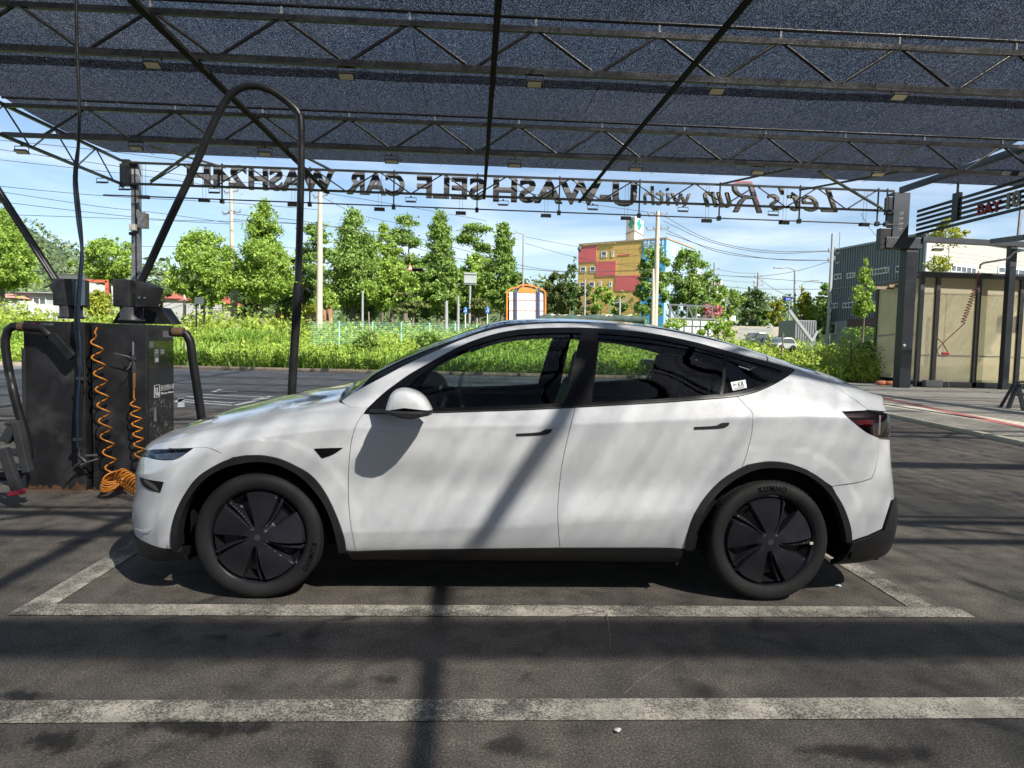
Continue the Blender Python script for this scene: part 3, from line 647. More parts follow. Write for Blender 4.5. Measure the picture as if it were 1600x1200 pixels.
def finish(mb, name, mat):
    me = bpy.data.meshes.new(name); me.from_pydata(mb.v, [], mb.f); me.materials.append(mat); me.polygons.foreach_set('use_smooth', mb.sm)
    bm = bmesh.new(); bm.from_mesh(me); bmesh.ops.remove_doubles(bm, verts=bm.verts, dist=1e-5); bmesh.ops.recalc_face_normals(bm, faces=bm.faces); bm.to_mesh(me); bm.free()
    me.set_sharp_from_angle(angle=math.radians(38)); return me
tme, cme = finish(ty, 'tyre', tyrem), finish(cv, 'wheel_cover', coverm)
hubm = MB(); hubm.lathe([(0, .0), (.20, .0), (.24, -.04), (.245, .10), (.15, .12), (0, .12)], (0, -.06, 0), 'y', 40); hme = finish(hubm, 'brake', void)
capm = MB()
for r_ in (.017,): capm.lathe([(0, -.1315), (r_, -.131), (r_, -.126)], (0, 0, 0), 'y', 24)
capm.add([(-.009, -.1325, .008), (.009, -.1325, .008), (.007, -.1325, .004), (.0018, -.1325, .004), (0, -.1325, -.010), (-.0018, -.1325, .004), (-.007, -.1325, .004)], [tuple(range(7))])
cpme = finish(capm, 'hub_cap', M('hub_grey', (.045, .045, .05), .35))
# raised maker's lettering on the sidewall
kV, kF = text_mb('KUMHO', .040, .004, font_off=.0012, spacing=1.25); kV[:,0] -= (kV[:,0].max()+kV[:,0].min())/2
def arc_text(a0, V=kV, F=kF, r0=.299):
    out = []
    for x, y, z in V:
        r = r0+y; a = a0-x/(r0+.015); yy = -.1288-.001*(z > 0)
        out.append((r*math.cos(a), yy, r*math.sin(a)))
    mb = MB(); mb.add(out, F); me = bpy.data.meshes.new('tyre_lettering'); me.from_pydata(mb.v, [], mb.f); me.materials.append(M('lettering_rubber', (.004, .004, .005), .35)); return me
o0 = origin_of(car)
for xc in (0, 2.89):
    for sg in (-1, 1):
        w = bpy.data.objects.new('wheel', None); COL.objects.link(w); w.parent = car; w.location = (xc+X0-o0[0], sg*.828, .352)
        a = (0.35 if xc == 0 else .12)
        w.rotation_euler = (0, 0, 0 if sg < 0 else math.pi)
        for nm, me in (('tyre', tme), ('wheel_cover', cme), ('brake_disc', hme), ('hub_cap', cpme)):
            c = link_mesh(nm, me, w); 
            if nm in ('wheel_cover', 'hub_cap'): c.rotation_euler = (0, a, 0)
        if sg < 0: link_mesh('tyre_lettering', arc_text(math.pi/2 if xc else -.35), w)
    if True: pass
mb = MB(); p = at_y(1268, 849, YC-.94); mb.box(p[0]-.009, p[0]+.009, YC-.941, YC-.934, p[2]-.007, p[2]+.007); mb.build('wheel_sticker', M('sticker_cream', (.7, .7, .55), .6), car)
# ------------------------------------------------------------------ the ground
def asphalt(name, base, warm, speck=.5, sc=1.):
    m, N, L, p = new_mat(name)
    big = noise(N, L, .55*sc, 6, .6, dist=.4); mid = noise(N, L, 5*sc, 6, .62); fine = noise(N, L, 105, 3, .85)
    rb = ramp(N, L, big.outputs[0], [(.34, base), (.50, warm), (.64, tuple(c*1.25 for c in warm)), (.72, tuple(c*.6 for c in base))])
    rm = ramp(N, L, mid.outputs[0], [(.30, .62), (.5, 1.), (.72, 1.28)]); c = mixc(N, L, rb.outputs[0], rm.outputs[0], 1., 'MULTIPLY')
    st = noise(N, L, 1.7*sc, 3, .5, dist=1.2); rs = ramp(N, L, st.outputs[0], [(.60, 0.), (.68, .7)]); c = mixc(N, L, c, (.012, .012, .013), rs.outputs[0])
    rf = ramp(N, L, fine.outputs[0], [(.34, .25), (.46, .85), (.56, 1.2), (.66, 1.2+2.6*speck), (.70, 1.2+4.5*speck)]); c = mixc(N, L, c, rf.outputs[0], 1., 'MULTIPLY')
    L.new(c, p.inputs['Base Color']); p.inputs['Specular IOR Level'].default_value = .35
    rr = ramp(N, L, rs.outputs[0], [(0, .88), (1, .45)]); L.new(rr.outputs[0], p.inputs['Roughness'])
    b = N.new('ShaderNodeBump'); b.inputs['Strength'].default_value = .9; b.inputs['Distance'].default_value = .006
    n2 = noise(N, L, 120, 4, .7); L.new(n2.outputs[0], b.inputs['Height']); L.new(b.outputs[0], p.inputs['Normal']); return m
asph = asphalt('asphalt', (.060, .057, .052), (.104, .091, .077))
asph2 = asphalt('asphalt_outer', (.075, .076, .080), (.10, .10, .104), .3, .4)
def worn_paint(name, col, under, keep=.5, sc=70):
    m, N, L, p = new_mat(name)
    a = noise(N, L, sc, 5, .75); b = noise(N, L, 1.6, 6, .72); ad = N.new('ShaderNodeMath'); ad.operation = 'MULTIPLY_ADD'; ad.inputs[1].default_value = .8
    L.new(b.outputs[0], ad.inputs[0]); L.new(a.outputs[0], ad.inputs[2])
    r = ramp(N, L, ad.outputs[0], [(keep+.28, 0.), (keep+.43, 1.)]); c = mixc(N, L, under, col, r.outputs[0])
    d = noise(N, L, 6, 5, .7); rd = ramp(N, L, d.outputs[0], [(.35, .6), (.65, 1.1)]); c = mixc(N, L, c, rd.outputs[0], 1., 'MULTIPLY')
    L.new(c, p.inputs['Base Color']); p.inputs['Roughness'].default_value = .85
    bm_ = N.new('ShaderNodeBump'); bm_.inputs['Strength'].default_value = .7; bm_.inputs['Distance'].default_value = .004; L.new(a.outputs[0], bm_.inputs['Height']); L.new(bm_.outputs[0], p.inputs['Normal']); return m
line_m = worn_paint('worn_line_paint', (.50, .46, .38), (.08, .075, .066), .535, 120)
line_f = worn_paint('outer_line_paint', (.55, .55, .54), (.12, .12, .12), .30, 40)

def terrain(x, y):
    """height of the land beyond the kerb"""
    x, y = np.asarray(x, float), np.asarray(y, float)
    k = 1-.55*np.clip((x-6)/22, 0, 1); return .12+np.clip(y-30.5, 0, 44)*.052*k
mb = MB(); mb.quad((-1500, -600, -.02), (1500, -600, -.02), (1500, 2400, -.02), (-1500, 2400, -.02)); tag(mb.build('ground', M('far_ground', (.10, .11, .05), .9, var=.3, scale=.2), loc=(0, 0, 0)), kind='structure')
mb = MB(); mb.quad((-60, -40, 0), (60, -40, 0), (60, 31, 0), (-60, 31, 0)); tag(mb.build('asphalt_yard', asph, loc=(0, 0, 0)), kind='structure')
mb = MB(); mb.quad((-60, 25.9, .004), (15.0, 25.9, .004), (15.5, 30.2, .004), (-60, 30.2, .004)); mb.quad((-60, 14.2, .004), (9, 14.2, .004), (15.0, 25.9, .004), (-60, 25.9, .004)); tag(mb.build('road', asph2, loc=(0, 0, 0)), kind='structure')
# field beyond the kerb
gx, gy = np.linspace(-110, 120, 90), np.concatenate([np.linspace(30.4, 80, 60), [110, 160, 260]])
V = [(x, y, float(terrain(x, y))-.02) for y in gy for x in gx]; nx = len(gx); mb = MB()
mb.add(V, [(j*nx+i, j*nx+i+1, (j+1)*nx+i+1, (j+1)*nx+i) for j in range(len(gy)-1) for i in range(nx-1)], True)
tag(mb.build('field', M('field_soil', (.085, .12, .035), .95, var=.35, scale=.9), loc=(0, 0, 0)), kind='structure')
# kerb
kerb_m = M('kerb_concrete', (.34, .27, .20), .85, var=.2, scale=2, dirt=(.18, .16, .11), dscale=2.5)
mb = MB(); x = -60.
while x < 14.5: mb.box(x, x+.985, 30.2, 30.42, -.02, .15); x += 1.0
tag(mb.build('kerb', kerb_m, loc=(0, 0, 0)), kind='structure')
# painted bay lines: a strip each
def strip(mb, a, b, w, z=.005):
    a, b = Vector((a[0], a[1], z)), Vector((b[0], b[1], z)); d = (b-a).normalized(); n = Vector((-d.y, d.x, 0))*w/2; mb.quad(a-n, b-n, b+n, a+n)
mb = MB(); strip(mb, (-2.36, 3.735), (2.80, 3.745), .155); strip(mb, (-2.28, 3.815), (-2.30, 8.6), .155, .005); strip(mb, (2.59, 3.825), (2.60, 8.6), .155, .0051)
strip(mb, (-7, 2.71), (7, 2.71), .165); tag(mb.build('bay_lines', line_m, loc=(0, 0, 0)), kind='structure')
# painted number beyond, seen from the side
mb = MB(); W = lambda a, b: (at_z(a, b)[0], at_z(a, b)[1])
for p, q in (((284, 628), (366, 634.2)), ((284, 624.8), (366, 630.4)), ((366, 634.2), (420, 622)), ((290, 620), (392, 626)), ((310, 616.5), (420, 621.5)), ((333, 613), (345, 609)), ((283, 637), (283, 622)), ((275, 629), (286, 624)), ((392, 626), (424, 619.5)), ((345, 612), (372, 612.6))):
    strip(mb, W(*p), W(*q), .13, .010)
tag(mb.build('road_markings', line_f, loc=(0, 0, 0)), kind='structure')
# brick-paved apron on the right with two dark red bands
pave_m, N, L, p = new_mat('paving'); br = N.new('ShaderNodeTexBrick'); tcn = N.new('ShaderNodeTexCoord'); L.new(tcn.outputs['Object'], br.inputs['Vector'])
br.inputs['Scale'].default_value = 1; br.inputs['Brick Width'].default_value = .22; br.inputs['Row Height'].default_value = .11; br.inputs['Mortar Size'].default_value = .006
br.inputs['Color1'].default_value = (.42, .39, .31, 1); br.inputs['Color2'].default_value = (.34, .31, .26, 1); br.inputs['Mortar'].default_value = (.12, .11, .09, 1)
bn = noise(N, L, 1.2, 6, .65); rn = ramp(N, L, bn.outputs[0], [(.3, .62), (.7, 1.15)]); L.new(mixc(N, L, br.outputs[0], rn.outputs[0], 1., 'MULTIPLY'), p.inputs['Base Color']); p.inputs['Roughness'].default_value = .9
A1, A2 = at_z(1380, 648), at_z(1600, 695); dA = (A2-A1)/np.linalg.norm(A2-A1); far_ = A1-dA*11; near_ = A2+dA*9
mb = MB(); mb.quad((far_[0], far_[1], .05), (near_[0], near_[1], .05), (46, near_[1], .05), (46, 31, .05)); mb.quad((far_[0], far_[1], .05), (46, 31, .05), (46, 33, .05), (far_[0]-.4, 33, .05))
tag(mb.build('paved_apron', pave_m, loc=(0, 0, 0)), kind='structure')
mb = MB(); nn = np.array([dA[1], -dA[0], 0])*-.14; o = .0
L0, L1 = far_, near_; k = 0; d_ = np.linalg.norm(L1-L0)
while k < d_:
    a, b = L0+dA*k, L0+dA*min(k+.98, d_); mb.add([(a[0], a[1], -.02), (b[0], b[1], -.02), (b[0]-nn[0], b[1]-nn[1], -.02), (a[0]-nn[0], a[1]-nn[1], -.02), (a[0], a[1], .075), (b[0], b[1], .075), (b[0]-nn[0], b[1]-nn[1], .075), (a[0]-nn[0], a[1]-nn[1], .075)], [(0,3,2,1),(4,5,6,7),(0,1,5,4),(1,2,6,5),(2,3,7,6),(3,0,4,7)]); k += 1.0
tag(mb.build('apron_kerb', M('apron_kerb_stone', (.46, .43, .34), .85, var=.15), loc=(0, 0, 0)), kind='structure')
red_m = M('red_band', (.22, .07, .065), .85, var=.25, scale=3); mb = MB()
for p, q, w in (((1372, 620.5), (1600, 668), .30), ((1384, 622.2), (1600, 628), .22)):
    a, b = at_z(*p, .05), at_z(*q, .05); e = (b-a)*.6; strip(mb, a-(b-a)*.03, b+e, w, .0545)
tag(mb.build('red_paving_band', red_m, loc=(0, 0, 0)), kind='structure')

# oil stains
om, N, L, p = new_mat('oil_stain'); tcn = N.new('ShaderNodeTexCoord'); on = noise(N, L, 9, 7, .75, dist=.6); vl = N.new('ShaderNodeVectorMath'); vl.operation = 'LENGTH'; mpn = N.new('ShaderNodeMapping'); mpn.inputs['Location'].default_value = (-1, -1, 0); mpn.inputs['Scale'].default_value = (2, 2, 0)
L.new(tcn.outputs['Generated'], mpn.inputs[0]); L.new(mpn.outputs[0], vl.inputs[0]); ma = N.new('ShaderNodeMath'); ma.operation = 'MULTIPLY_ADD'; ma.inputs[1].default_value = 2.6; L.new(on.outputs[0], ma.inputs[0]); mi = N.new('ShaderNodeMath'); mi.operation = 'SUBTRACT'; mi.inputs[0].default_value = -.15; L.new(vl.outputs['Value'], mi.inputs[1]); L.new(mi.outputs[0], ma.inputs[2])
orr = ramp(N, L, ma.outputs[0], [(.50, 0.), (.90, .62)]); p.inputs['Base Color'].default_value = (.016, .015, .014, 1); p.inputs['Roughness'].default_value = .5; tpo = N.new('ShaderNodeBsdfTransparent'); mo = N.new('ShaderNodeMixShader'); L.new(orr.outputs[0], mo.inputs[0]); L.new(tpo.outputs[0], mo.inputs[1]); L.new(p.outputs[0], mo.inputs[2]); L.new(mo.outputs[0], N['Material Output'].inputs[0])
for i, (a, b, rx, ry) in enumerate(((100, 1160, .20, .12), (45, 1090, .18, .06), (330, 1140, .42, .10), (610, 1064, .12, .05), (345, 998, .12, .05), (1370, 1180, .4, .1))):
    c = at_z(a, b); mb = MB(); mb.quad((c[0]-rx, c[1]-ry, .0125+.0002*i), (c[0]+rx, c[1]-ry, .0125+.0002*i), (c[0]+rx, c[1]+ry, .0125+.0002*i), (c[0]-rx, c[1]+ry, .0125+.0002*i)); tag(mb.build('oil_stain', om), kind='structure')
# small litter on the asphalt
for (a, b, lab, col) in ((965, 1144, 'small torn scrap of white paper lying near the nearest painted line', (.6, .58, .52)), (1310, 917, 'crumpled pale blue wrapper on the asphalt behind the rear wheel', (.45, .55, .66))):
    c = at_z(a, b); mb = MB(); r_ = random.Random(a); n = 9; vs = [(c[0]+.02*math.cos(2*math.pi*i/n)*r_.uniform(.5, 1.2), c[1]+.016*math.sin(2*math.pi*i/n)*r_.uniform(.5, 1.2), .006+.006*r_.random()) for i in range(n)]+[(c[0], c[1], .018)]
    mb.add(vs, [(i, (i+1) % n, n) for i in range(n)]); tag(mb.build('litter_scrap', M('scrap', col, .7)), lab, 'litter')
mb = MB(); pts = [at_z(a, b)+[0, 0, .007] for a, b in ((946, 957), (955, 951), (964, 943))]; 
crk = M('scratch_mark', (.19, .17, .14), .9, var=.5, scale=30); mb = MB()
for seg in (((825, 975), (870, 968), (920, 961), (945, 957), (960, 949), (966, 942)), ((948, 960), (952, 990), (954, 1018)), ((975, 1088), (1000, 1066), (1030, 1045), (1062, 1030)), ((800, 945), (860, 948), (920, 954), (945, 957))):
    P = [W(*q) for q in seg]
    for a, b in zip(P[:-1], P[1:]): strip(mb, a, b, .004, .0105)
tag(mb.build('scratch_marks', crk, loc=(0, 0, 0)), kind='structure')

# ------------------------------------------------------------------ canopy
steel = M('black_painted_steel', (.012, .012, .013), .4, var=.25, scale=1.5)
steel_l = M('weathered_steel', (.085, .08, .07), .55, var=.25, scale=3)
galv = M('galvanised_steel', (.20, .20, .205), .5, metal=.2, var=.15, scale=3)
net_m, N, L, p = new_mat('shade_net')
lw = N.new('ShaderNodeLayerWeight'); lw.inputs[0].default_value = .5      # a knitted sheet lets less through at a slant
T = ramp(N, L, lw.outputs['Facing'], [(0, .5), (.31, .345), (.45, .15), (.58, .068), (.72, .032), (1, .01)])
tco = N.new('ShaderNodeTexCoord'); n1 = N.new('ShaderNodeTexVoronoi'); n1.voronoi_dimensions = '2D'; n1.inputs['Scale'].default_value = 48; L.new(tco.outputs['Object'], n1.inputs['Vector'])   # one opening per stitch
g1 = ramp(N, L, n1.outputs['Distance'], [(.0, 2.0), (.25, 1.7), (.42, .75), (.6, .45)])
tc_ = N.new('ShaderNodeTexCoord'); mpp = N.new('ShaderNodeMapping'); mpp.inputs['Scale'].default_value = (10., .10, .2); L.new(tc_.outputs['Object'], mpp.inputs[0])
n2 = noise(N, L, 1., 3, .55, vec=mpp.outputs[0]); g2 = ramp(N, L, n2.outputs[0], [(.34, .66), (.5, 1.), (.66, 1.34)])
mpq = N.new('ShaderNodeMapping'); mpq.inputs['Scale'].default_value = (.4, 22, 1); L.new(tc_.outputs['Object'], mpq.inputs[0])
n3 = noise(N, L, 1., 3, .6, vec=mpq.outputs[0]); g3 = ramp(N, L, n3.outputs[0], [(.36, .75), (.64, 1.25)])
def mul(a, b): q = N.new('ShaderNodeMath'); q.operation = 'MULTIPLY'; L.new(a, q.inputs[0]); L.new(b, q.inputs[1]); return q.outputs[0]
cell = N.new('ShaderNodeSeparateColor'); L.new(n1.outputs['Color'], cell.inputs[0]); cv = ramp(N, L, cell.outputs[0], [(.15, .85), (.6, 1.), (1., 1.2)])
tt = mul(mul(mul(T.outputs[0], g1.outputs[0]), cv.outputs[0]), g2.outputs[0]); tt = mul(tt, g3.outputs[0])
tr = N.new('ShaderNodeBsdfTransparent'); df = N.new('ShaderNodeBsdfDiffuse'); df.inputs[0].default_value = (.012, .013, .015, 1); tl = N.new('ShaderNodeBsdfTranslucent'); tl.inputs[0].default_value = (.010, .011, .013, 1)
# sun glints painted as random bluish-white specks in the translucent colour
v2 = N.new('ShaderNodeTexVoronoi'); v2.voronoi_dimensions = '2D'; v2.inputs['Scale'].default_value = 66; L.new(tco.outputs['Object'], v2.inputs['Vector']); s2_ = N.new('ShaderNodeSeparateColor'); L.new(v2.outputs['Color'], s2_.inputs[0])
gl1 = ramp(N, L, s2_.outputs[1], [(.0, (.0015, .002, .003)), (.45, (.005, .006, .009)), (.80, (.032, .038, .052)), (1., (.12, .14, .18))]); gl2 = ramp(N, L, v2.outputs['Distance'], [(.30, 1.), (.5, .15)]); L.new(mixc(N, L, gl1.outputs[0], gl2.outputs[0], 1., 'MULTIPLY'), tl.inputs[0])
a_ = N.new('ShaderNodeAddShader'); L.new(df.outputs[0], a_.inputs[0]); L.new(tl.outputs[0], a_.inputs[1])
cl_ = N.new('ShaderNodeMath'); cl_.operation = 'MINIMUM'; cl_.inputs[1].default_value = 1.; L.new(tt, cl_.inputs[0]); tt = cl_.outputs[0]
ms = N.new('ShaderNodeMixShader'); L.new(tt, ms.inputs[0]); L.new(a_.outputs[0], ms.inputs[1]); L.new(tr.outputs[0], ms.inputs[2]); L.new(ms.outputs[0], N['Material Output'].inputs[0])

XL, XR = -12.4, 34.
PITCHX = 2.27
xn0 = at_y(642, 308, 25.5)[0]
ORD = ['nearest', 'second', 'third', 'fourth', 'fifth', 'sixth', 'seventh', 'eighth', 'ninth', 'tenth', 'eleventh', 'twelfth']
def truss(Y, zb, zt, zp, label, x0, x1, xnode, group='lattice trusses carrying the shade net'):
    r = thing('roof_truss', label, 'truss', ((x0+x1)/2, Y, zb), group)
    mb = MB(); mb.beam((x0, Y, zb), (x1, Y, zb), .09, .115 if zp else .075); mb.build('bottom_chord', steel, r)
    mb = MB(); mb.beam((x0, Y, zt), (x1, Y, zt), .09, .10 if zp else .07); mb.build('top_chord', steel, r)
    if zp:
        mb = MB(); mb.tube([(x0, Y, zp), ((x0+x1)/2, Y, zp), (x1, Y, zp)], .038, 8); k = x0+1
        mb.build('net_pipe', steel, r)
    x = xnode
    while x-PITCHX > x0: x -= PITCHX
    proto = {}
    while x < x1:
        for s in (-1, 1):
            xt = x+s*PITCHX/2
            if x0 < xt < x1:
                if s not in proto:
                    mb = MB(); mb.tube([(x+s*.05, Y, zb+.03), (xt-s*.05, Y, zt-.02)], .034 if zp else .024, 8); proto[s] = (mb.build('web_brace', steel, r), x)
                else:
                    c = proto[s][0].copy(); COL.objects.link(c); c.parent = r; c.location = (x-proto[s][1], 0, 0)
        if zp and x0 < x+PITCHX/2 < x1:
            if 'p' not in proto:
                mb = MB(); mb.beam((x+PITCHX/2, Y, zt), (x+PITCHX/2, Y, zp), .04); proto['p'] = (mb.build('pipe_strut', galv, r), x)
            else: c = proto['p'][0].copy(); COL.objects.link(c); c.parent = r; c.location = (x-proto['p'][1], 0, 0)
        x += PITCHX
    return r
T1n = at_y(540, 101, 13.1)[0]; T2n = at_y(612, 240, 19.4)[0]
truss(13.1, 6.385, 7.13, 7.35, 'nearest visible lattice truss crossing the top of the picture under the shade net', XL, XR, T1n)
truss(19.4, 6.55, 7.30, 7.50, 'middle lattice truss under the shade net, between the nearest truss and the lettered one', XL, XR, T2n)
truss(6.8, 6.25, 7.0, 7.2, 'lattice truss directly above the parked car, reflected in its windows', XL, XR, T1n+.9)
truss(.4, 6.1, 6.85, 7.1, 'lattice truss above and behind the viewpoint, seen only as a shadow', XL, XR, T1n)
truss(-5.9, 6.0, 6.75, 7.0, 'lattice truss far behind the viewpoint at the back of the canopy', XL, XR, T1n+1)
truss(-12.2, 6.0, 6.75, 7.0, 'last lattice truss behind the viewpoint, closing the canopy', XL, XR, T1n)
# nets: one strip between each pair of trusses, overlapping in a double band
NY = [(-18., 6.95), (-12.2, 7.0), (-5.9, 7.0), (-2.2, 7.05), (.4, 7.1), (6.8, 7.2), (13.1, 7.36), (19.4, 7.51), (25.2, 7.60)]
strips = [(-18., -12.2, 'last'), (-12.2, -5.9, 'rearmost'), (-5.9, .4, 'rear'), (.4, 6.8, 'overhead'), (6.8, 13.1, 'front'), (13.1, 19.4, 'mid'), (19.4, 25.1, 'far')]
LB = {'last': 'strip of black shade net at the very back of the canopy', 'rearmost': 'black shade net strip well behind the viewpoint', 'rear': 'black shade net strip just behind the viewpoint', 'overhead': 'black shade net strip directly above the car',
      'front': 'black shade net strip along the top edge of the picture, nearest one seen', 'mid': 'black shade net strip between the nearest and the middle truss', 'far': 'black shade net strip between the middle truss and the lettered beam'}
def zn(y): return np.interp(y, [a for a, b in NY], [b for a, b in NY])
nr_ = np.random.default_rng(3)
for y0, y1, k in strips:
    nxx, nyy = 120, 16; ys = np.linspace(y0, y1, nyy); xs = np.linspace(XL, XR, nxx); V = []
    ph = nr_.uniform(0, 6, 4)
    for y in ys:
        u = (y-y0)/(y1-y0); sag = -.16*4*u*(1-u)
        for x_ in xs: V.append((x_, y, zn(y)+sag+.03*math.sin(x_*1.3+ph[0])*math.sin(u*3.1)+.02*math.sin(x_*3.7+ph[1])*u*(1-u)*4+.006))
    ok_ = [i for i in range(nxx-1) if not 15.1 < (xs[i]+xs[i+1])/2 < 16.1]     # open slot beside the gutter beam
    mb = MB(); mb.add(V, [(j*nxx+i, j*nxx+i+1, (j+1)*nxx+i+1, (j+1)*nxx+i) for j in range(nyy-1) for i in ok_], True)
    # the overlap: a second layer hanging just beyond the truss
    base_y = {'front': 10.5, 'mid': 15.6, 'far': 21.8, 'overhead': 3.15, 'rear': -2.12, 'rearmost': -8, 'last': -14}[k]
    W_ = .42 if k in ('rear', 'overhead') else .5
    V = []
    for j in range(5):
        for x_ in xs: V.append((x_, base_y+W_*j/4+.008*math.sin(x_*.9+ph[2]), zn(base_y)-.24+.006*math.sin(x_*2.1+ph[3])-.012*abs(math.sin(x_*.32))))
    mb.add(V, [(j*nxx+i, j*nxx+i+1, (j+1)*nxx+i+1, (j+1)*nxx+i) for j in range(4) for i in ok_], True)
    for q_ in ((.05, .1) if k in ('rear', 'overhead') else ()): mb.add([(x_, y_, z_-q_) for x_, y_, z_ in V], [(j*nxx+i, j*nxx+i+1, (j+1)*nxx+i+1, (j+1)*nxx+i) for j in range(4) for i in ok_], True)  # unseen strips get extra layers, added to darken their cast shadow band
    tag(mb.build('shade_net', net_m), LB[k], 'shade net', 'shade net strips of the canopy')
# wires under the net
for i, a in enumerate((-11.0, -9.4, -7.6, -5.6, -3.2, -1.3, 1.5, 2.7, 4.6, 6.1, 7.9, 9.8, 11.9, 13.8, 17, 20.5)):
    mb = MB(); mb.tube([(a, y, zn(y)-.06-.10*math.sin((y-13.1)/6.3*math.pi)**2) for y in np.linspace(9, 25, 14)], .007, 5)
    tag(mb.build('net_wire', galv), '%s thin wire from the left stretched under the shade net' % ['first', 'second', 'third', 'fourth', 'fifth', 'sixth', 'seventh', 'eighth', 'ninth', 'tenth', 'eleventh', 'twelfth', 'thirteenth', 'fourteenth', 'fifteenth', 'sixteenth'][i], 'wire', 'wires under the shade net')
purl_m = M('purlin_dark_paint', (.022, .021, .019), .85, var=.2, spec=.12)
# purlins running away from the viewer under the bottom chords
def purlin(x, y0, y1, label, w=.10, x2=None):
    zb = lambda y: np.interp(y, [-6, .4, 6.8, 13.1, 19.4, 25.5], [6.0, 6.1, 6.25, 6.385, 6.55, 6.63])-.09
    mb = MB(); ys = list(np.linspace(y0, y1, 6)); x2 = x if x2 is None else x2
    for a, b in zip(ys[:-1], ys[1:]): mb.beam((x+(x2-x)*(a-y0)/(y1-y0), a, zb(a)), (x+(x2-x)*(b-y0)/(y1-y0), b, zb(b)), w, .06)
    tag(mb.build('purlin', purl_m), label, 'roof beam', 'long roof beams running away under the trusses')
purlin(.235, 6.8, 25.4, 'roof beam running straight away in the middle of the picture')
purlin(3.65, -6, 25.4, 'roof beam running away right of the middle, its shadow lying across the car door', .085)
purlin(-4.95, 6.8, 25.4, 'roof beam running away in the left half, crossing behind the hose arm', .13, x2=-5.25)
purlin(1.12, -6, 6.8, 'short unseen roof beam behind the viewpoint, placed for its shadow on the left of the yard', .10)  # unseen beam added in the hidden bay to cast the left ground shadow
# pale diagonal braces near the lettered beam
for (a, ya, b, yb_, lab) in (((312, 229), 22.4, (236, 283), 25.3, 'pale angle brace rising to the right beside the left post'), ((232, 228), 22., (352, 262), 25.2, 'pale angle brace dropping to the right under the left net corner'),
                             ((462, 238), 21., (522, 268), 25.3, 'pale angle brace meeting the lettered beam beside the hanging hose'), ((1235, 264), 20., (1120, 289), 25.2, 'yellowish brace above the script letters'), ((1402, 269), 20., (1250, 297), 25.2, 'yellowish brace above the first word of the sign'), ((1280, 268), 20, (1378, 326), 25.3, 'grey brace dropping to the right end of the lettered beam')):
    p, q = at_y(*a, ya), at_y(*b, yb_); mb = MB(); mb.beam(p, q, .09, .05); tag(mb.build('diagonal_brace', steel_l), lab, 'brace', 'diagonal braces at the far end of the canopy')
# front beam with the letters
FY = 25.5; fb = truss(FY, 6.64, 7.36, None, 'far lattice beam with back-to-front sign letters, held between the two posts', -12.2, 15.3, xn0)
# side truss at the left edge
mb = MB(); p0, p1 = at_y(0, 180, 17.4), at_y(198, 257, 25.4)
# straight lattice along the left edge of the net
ed = thing('edge_truss', 'lattice truss along the left edge of the net, running to the left post', 'truss', (-12.35, 20, 6.6))
zbE = lambda y: np.interp(y, [12, 25.5], [6.30, 6.62]); ztE = lambda y: zbE(y)+.80
mb = MB(); mb.beam((-12.35, 8, zbE(8)), (-12.35, 25.5, 6.62), .08); mb.build('bottom_chord', steel, ed)
mb = MB(); mb.beam((-12.35, 8, ztE(8)), (-12.35, 25.5, 7.42), .08); mb.build('top_chord', steel, ed)
y = 8.2; i = 0
while y < 25:
    mb = MB(); s = i % 2; mb.tube([(-12.35, y, zbE(y) if s else ztE(y)), (-12.35, y+1.1, ztE(y+1.1) if s else zbE(y+1.1))], .024, 8); mb.build('web_brace', M('grey_brace', (.05, .07, .09), .4) if i == 0 else bpy.data.materials['grey_brace'], ed); y += 1.12; i += 1
# net edge beam on the right, where the main net meets the next one
mb = MB(); mb.beam((15.6, 9, 7.25), (15.6, 25.6, 7.42), .10, .22); tag(mb.build('gutter_beam', steel), 'dark beam between the two nets running back to the right post', 'roof beam')

# hanging rod
rodz = 6.15; rod = thing('cable_rail', 'thin horizontal rail hung below the lettered beam with small rollers on it', 'rail', (0, FY-.1, rodz))
mb = MB(); mb.tube([(-12.9, FY-.12, 6.20), (1.5, FY-.12, 6.15), (15.5, FY-.12, 6.12)], .024, 8); mb.build('rail', steel, rod)
for a, b in ((347, 313), (484, 321), (615, 328), (745, 334), (873, 338), (998, 342), (1123, 346), (1248, 350), (1370, 350), (1384, 350)):
    q = at_y(a, b, FY-.12); mb = MB(); mb.beam((q[0], FY-.12, rodz-.05), (q[0], FY-.12, 7.42), .045); mb.box(q[0]-.06, q[0]+.06, FY-.2, FY-.04, rodz-.10, rodz+.05); mb.build('hanger', steel, rod)
for a, b in ((225, 308), (319, 313), (458, 320), (593, 327), (720, 333), (853, 337), (978, 341), (1104, 345), (1225, 348), (1350, 351)):
    q = at_y(a, b, FY-.12); mb = MB(); mb.box(q[0]-.15, q[0]+.15, FY-.19, FY-.05, q[2]-.055, q[2]+.055); mb.lathe([(0, -.18), (.07, -.18), (.07, -.15), (.05, -.15), (.05, .15), (.07, .15), (.07, .18), (0, .18)], (q[0], FY-.12, q[2]), 'x', 12); mb.beam((q[0]-.05, FY-.12, q[2]), (q[0]-.05, FY-.12, 7.3), .008); mb.beam((q[0]+.06, FY-.12, q[2]), (q[0]+.06, FY-.12, 7.3), .008); mb.build('roller', steel, rod)

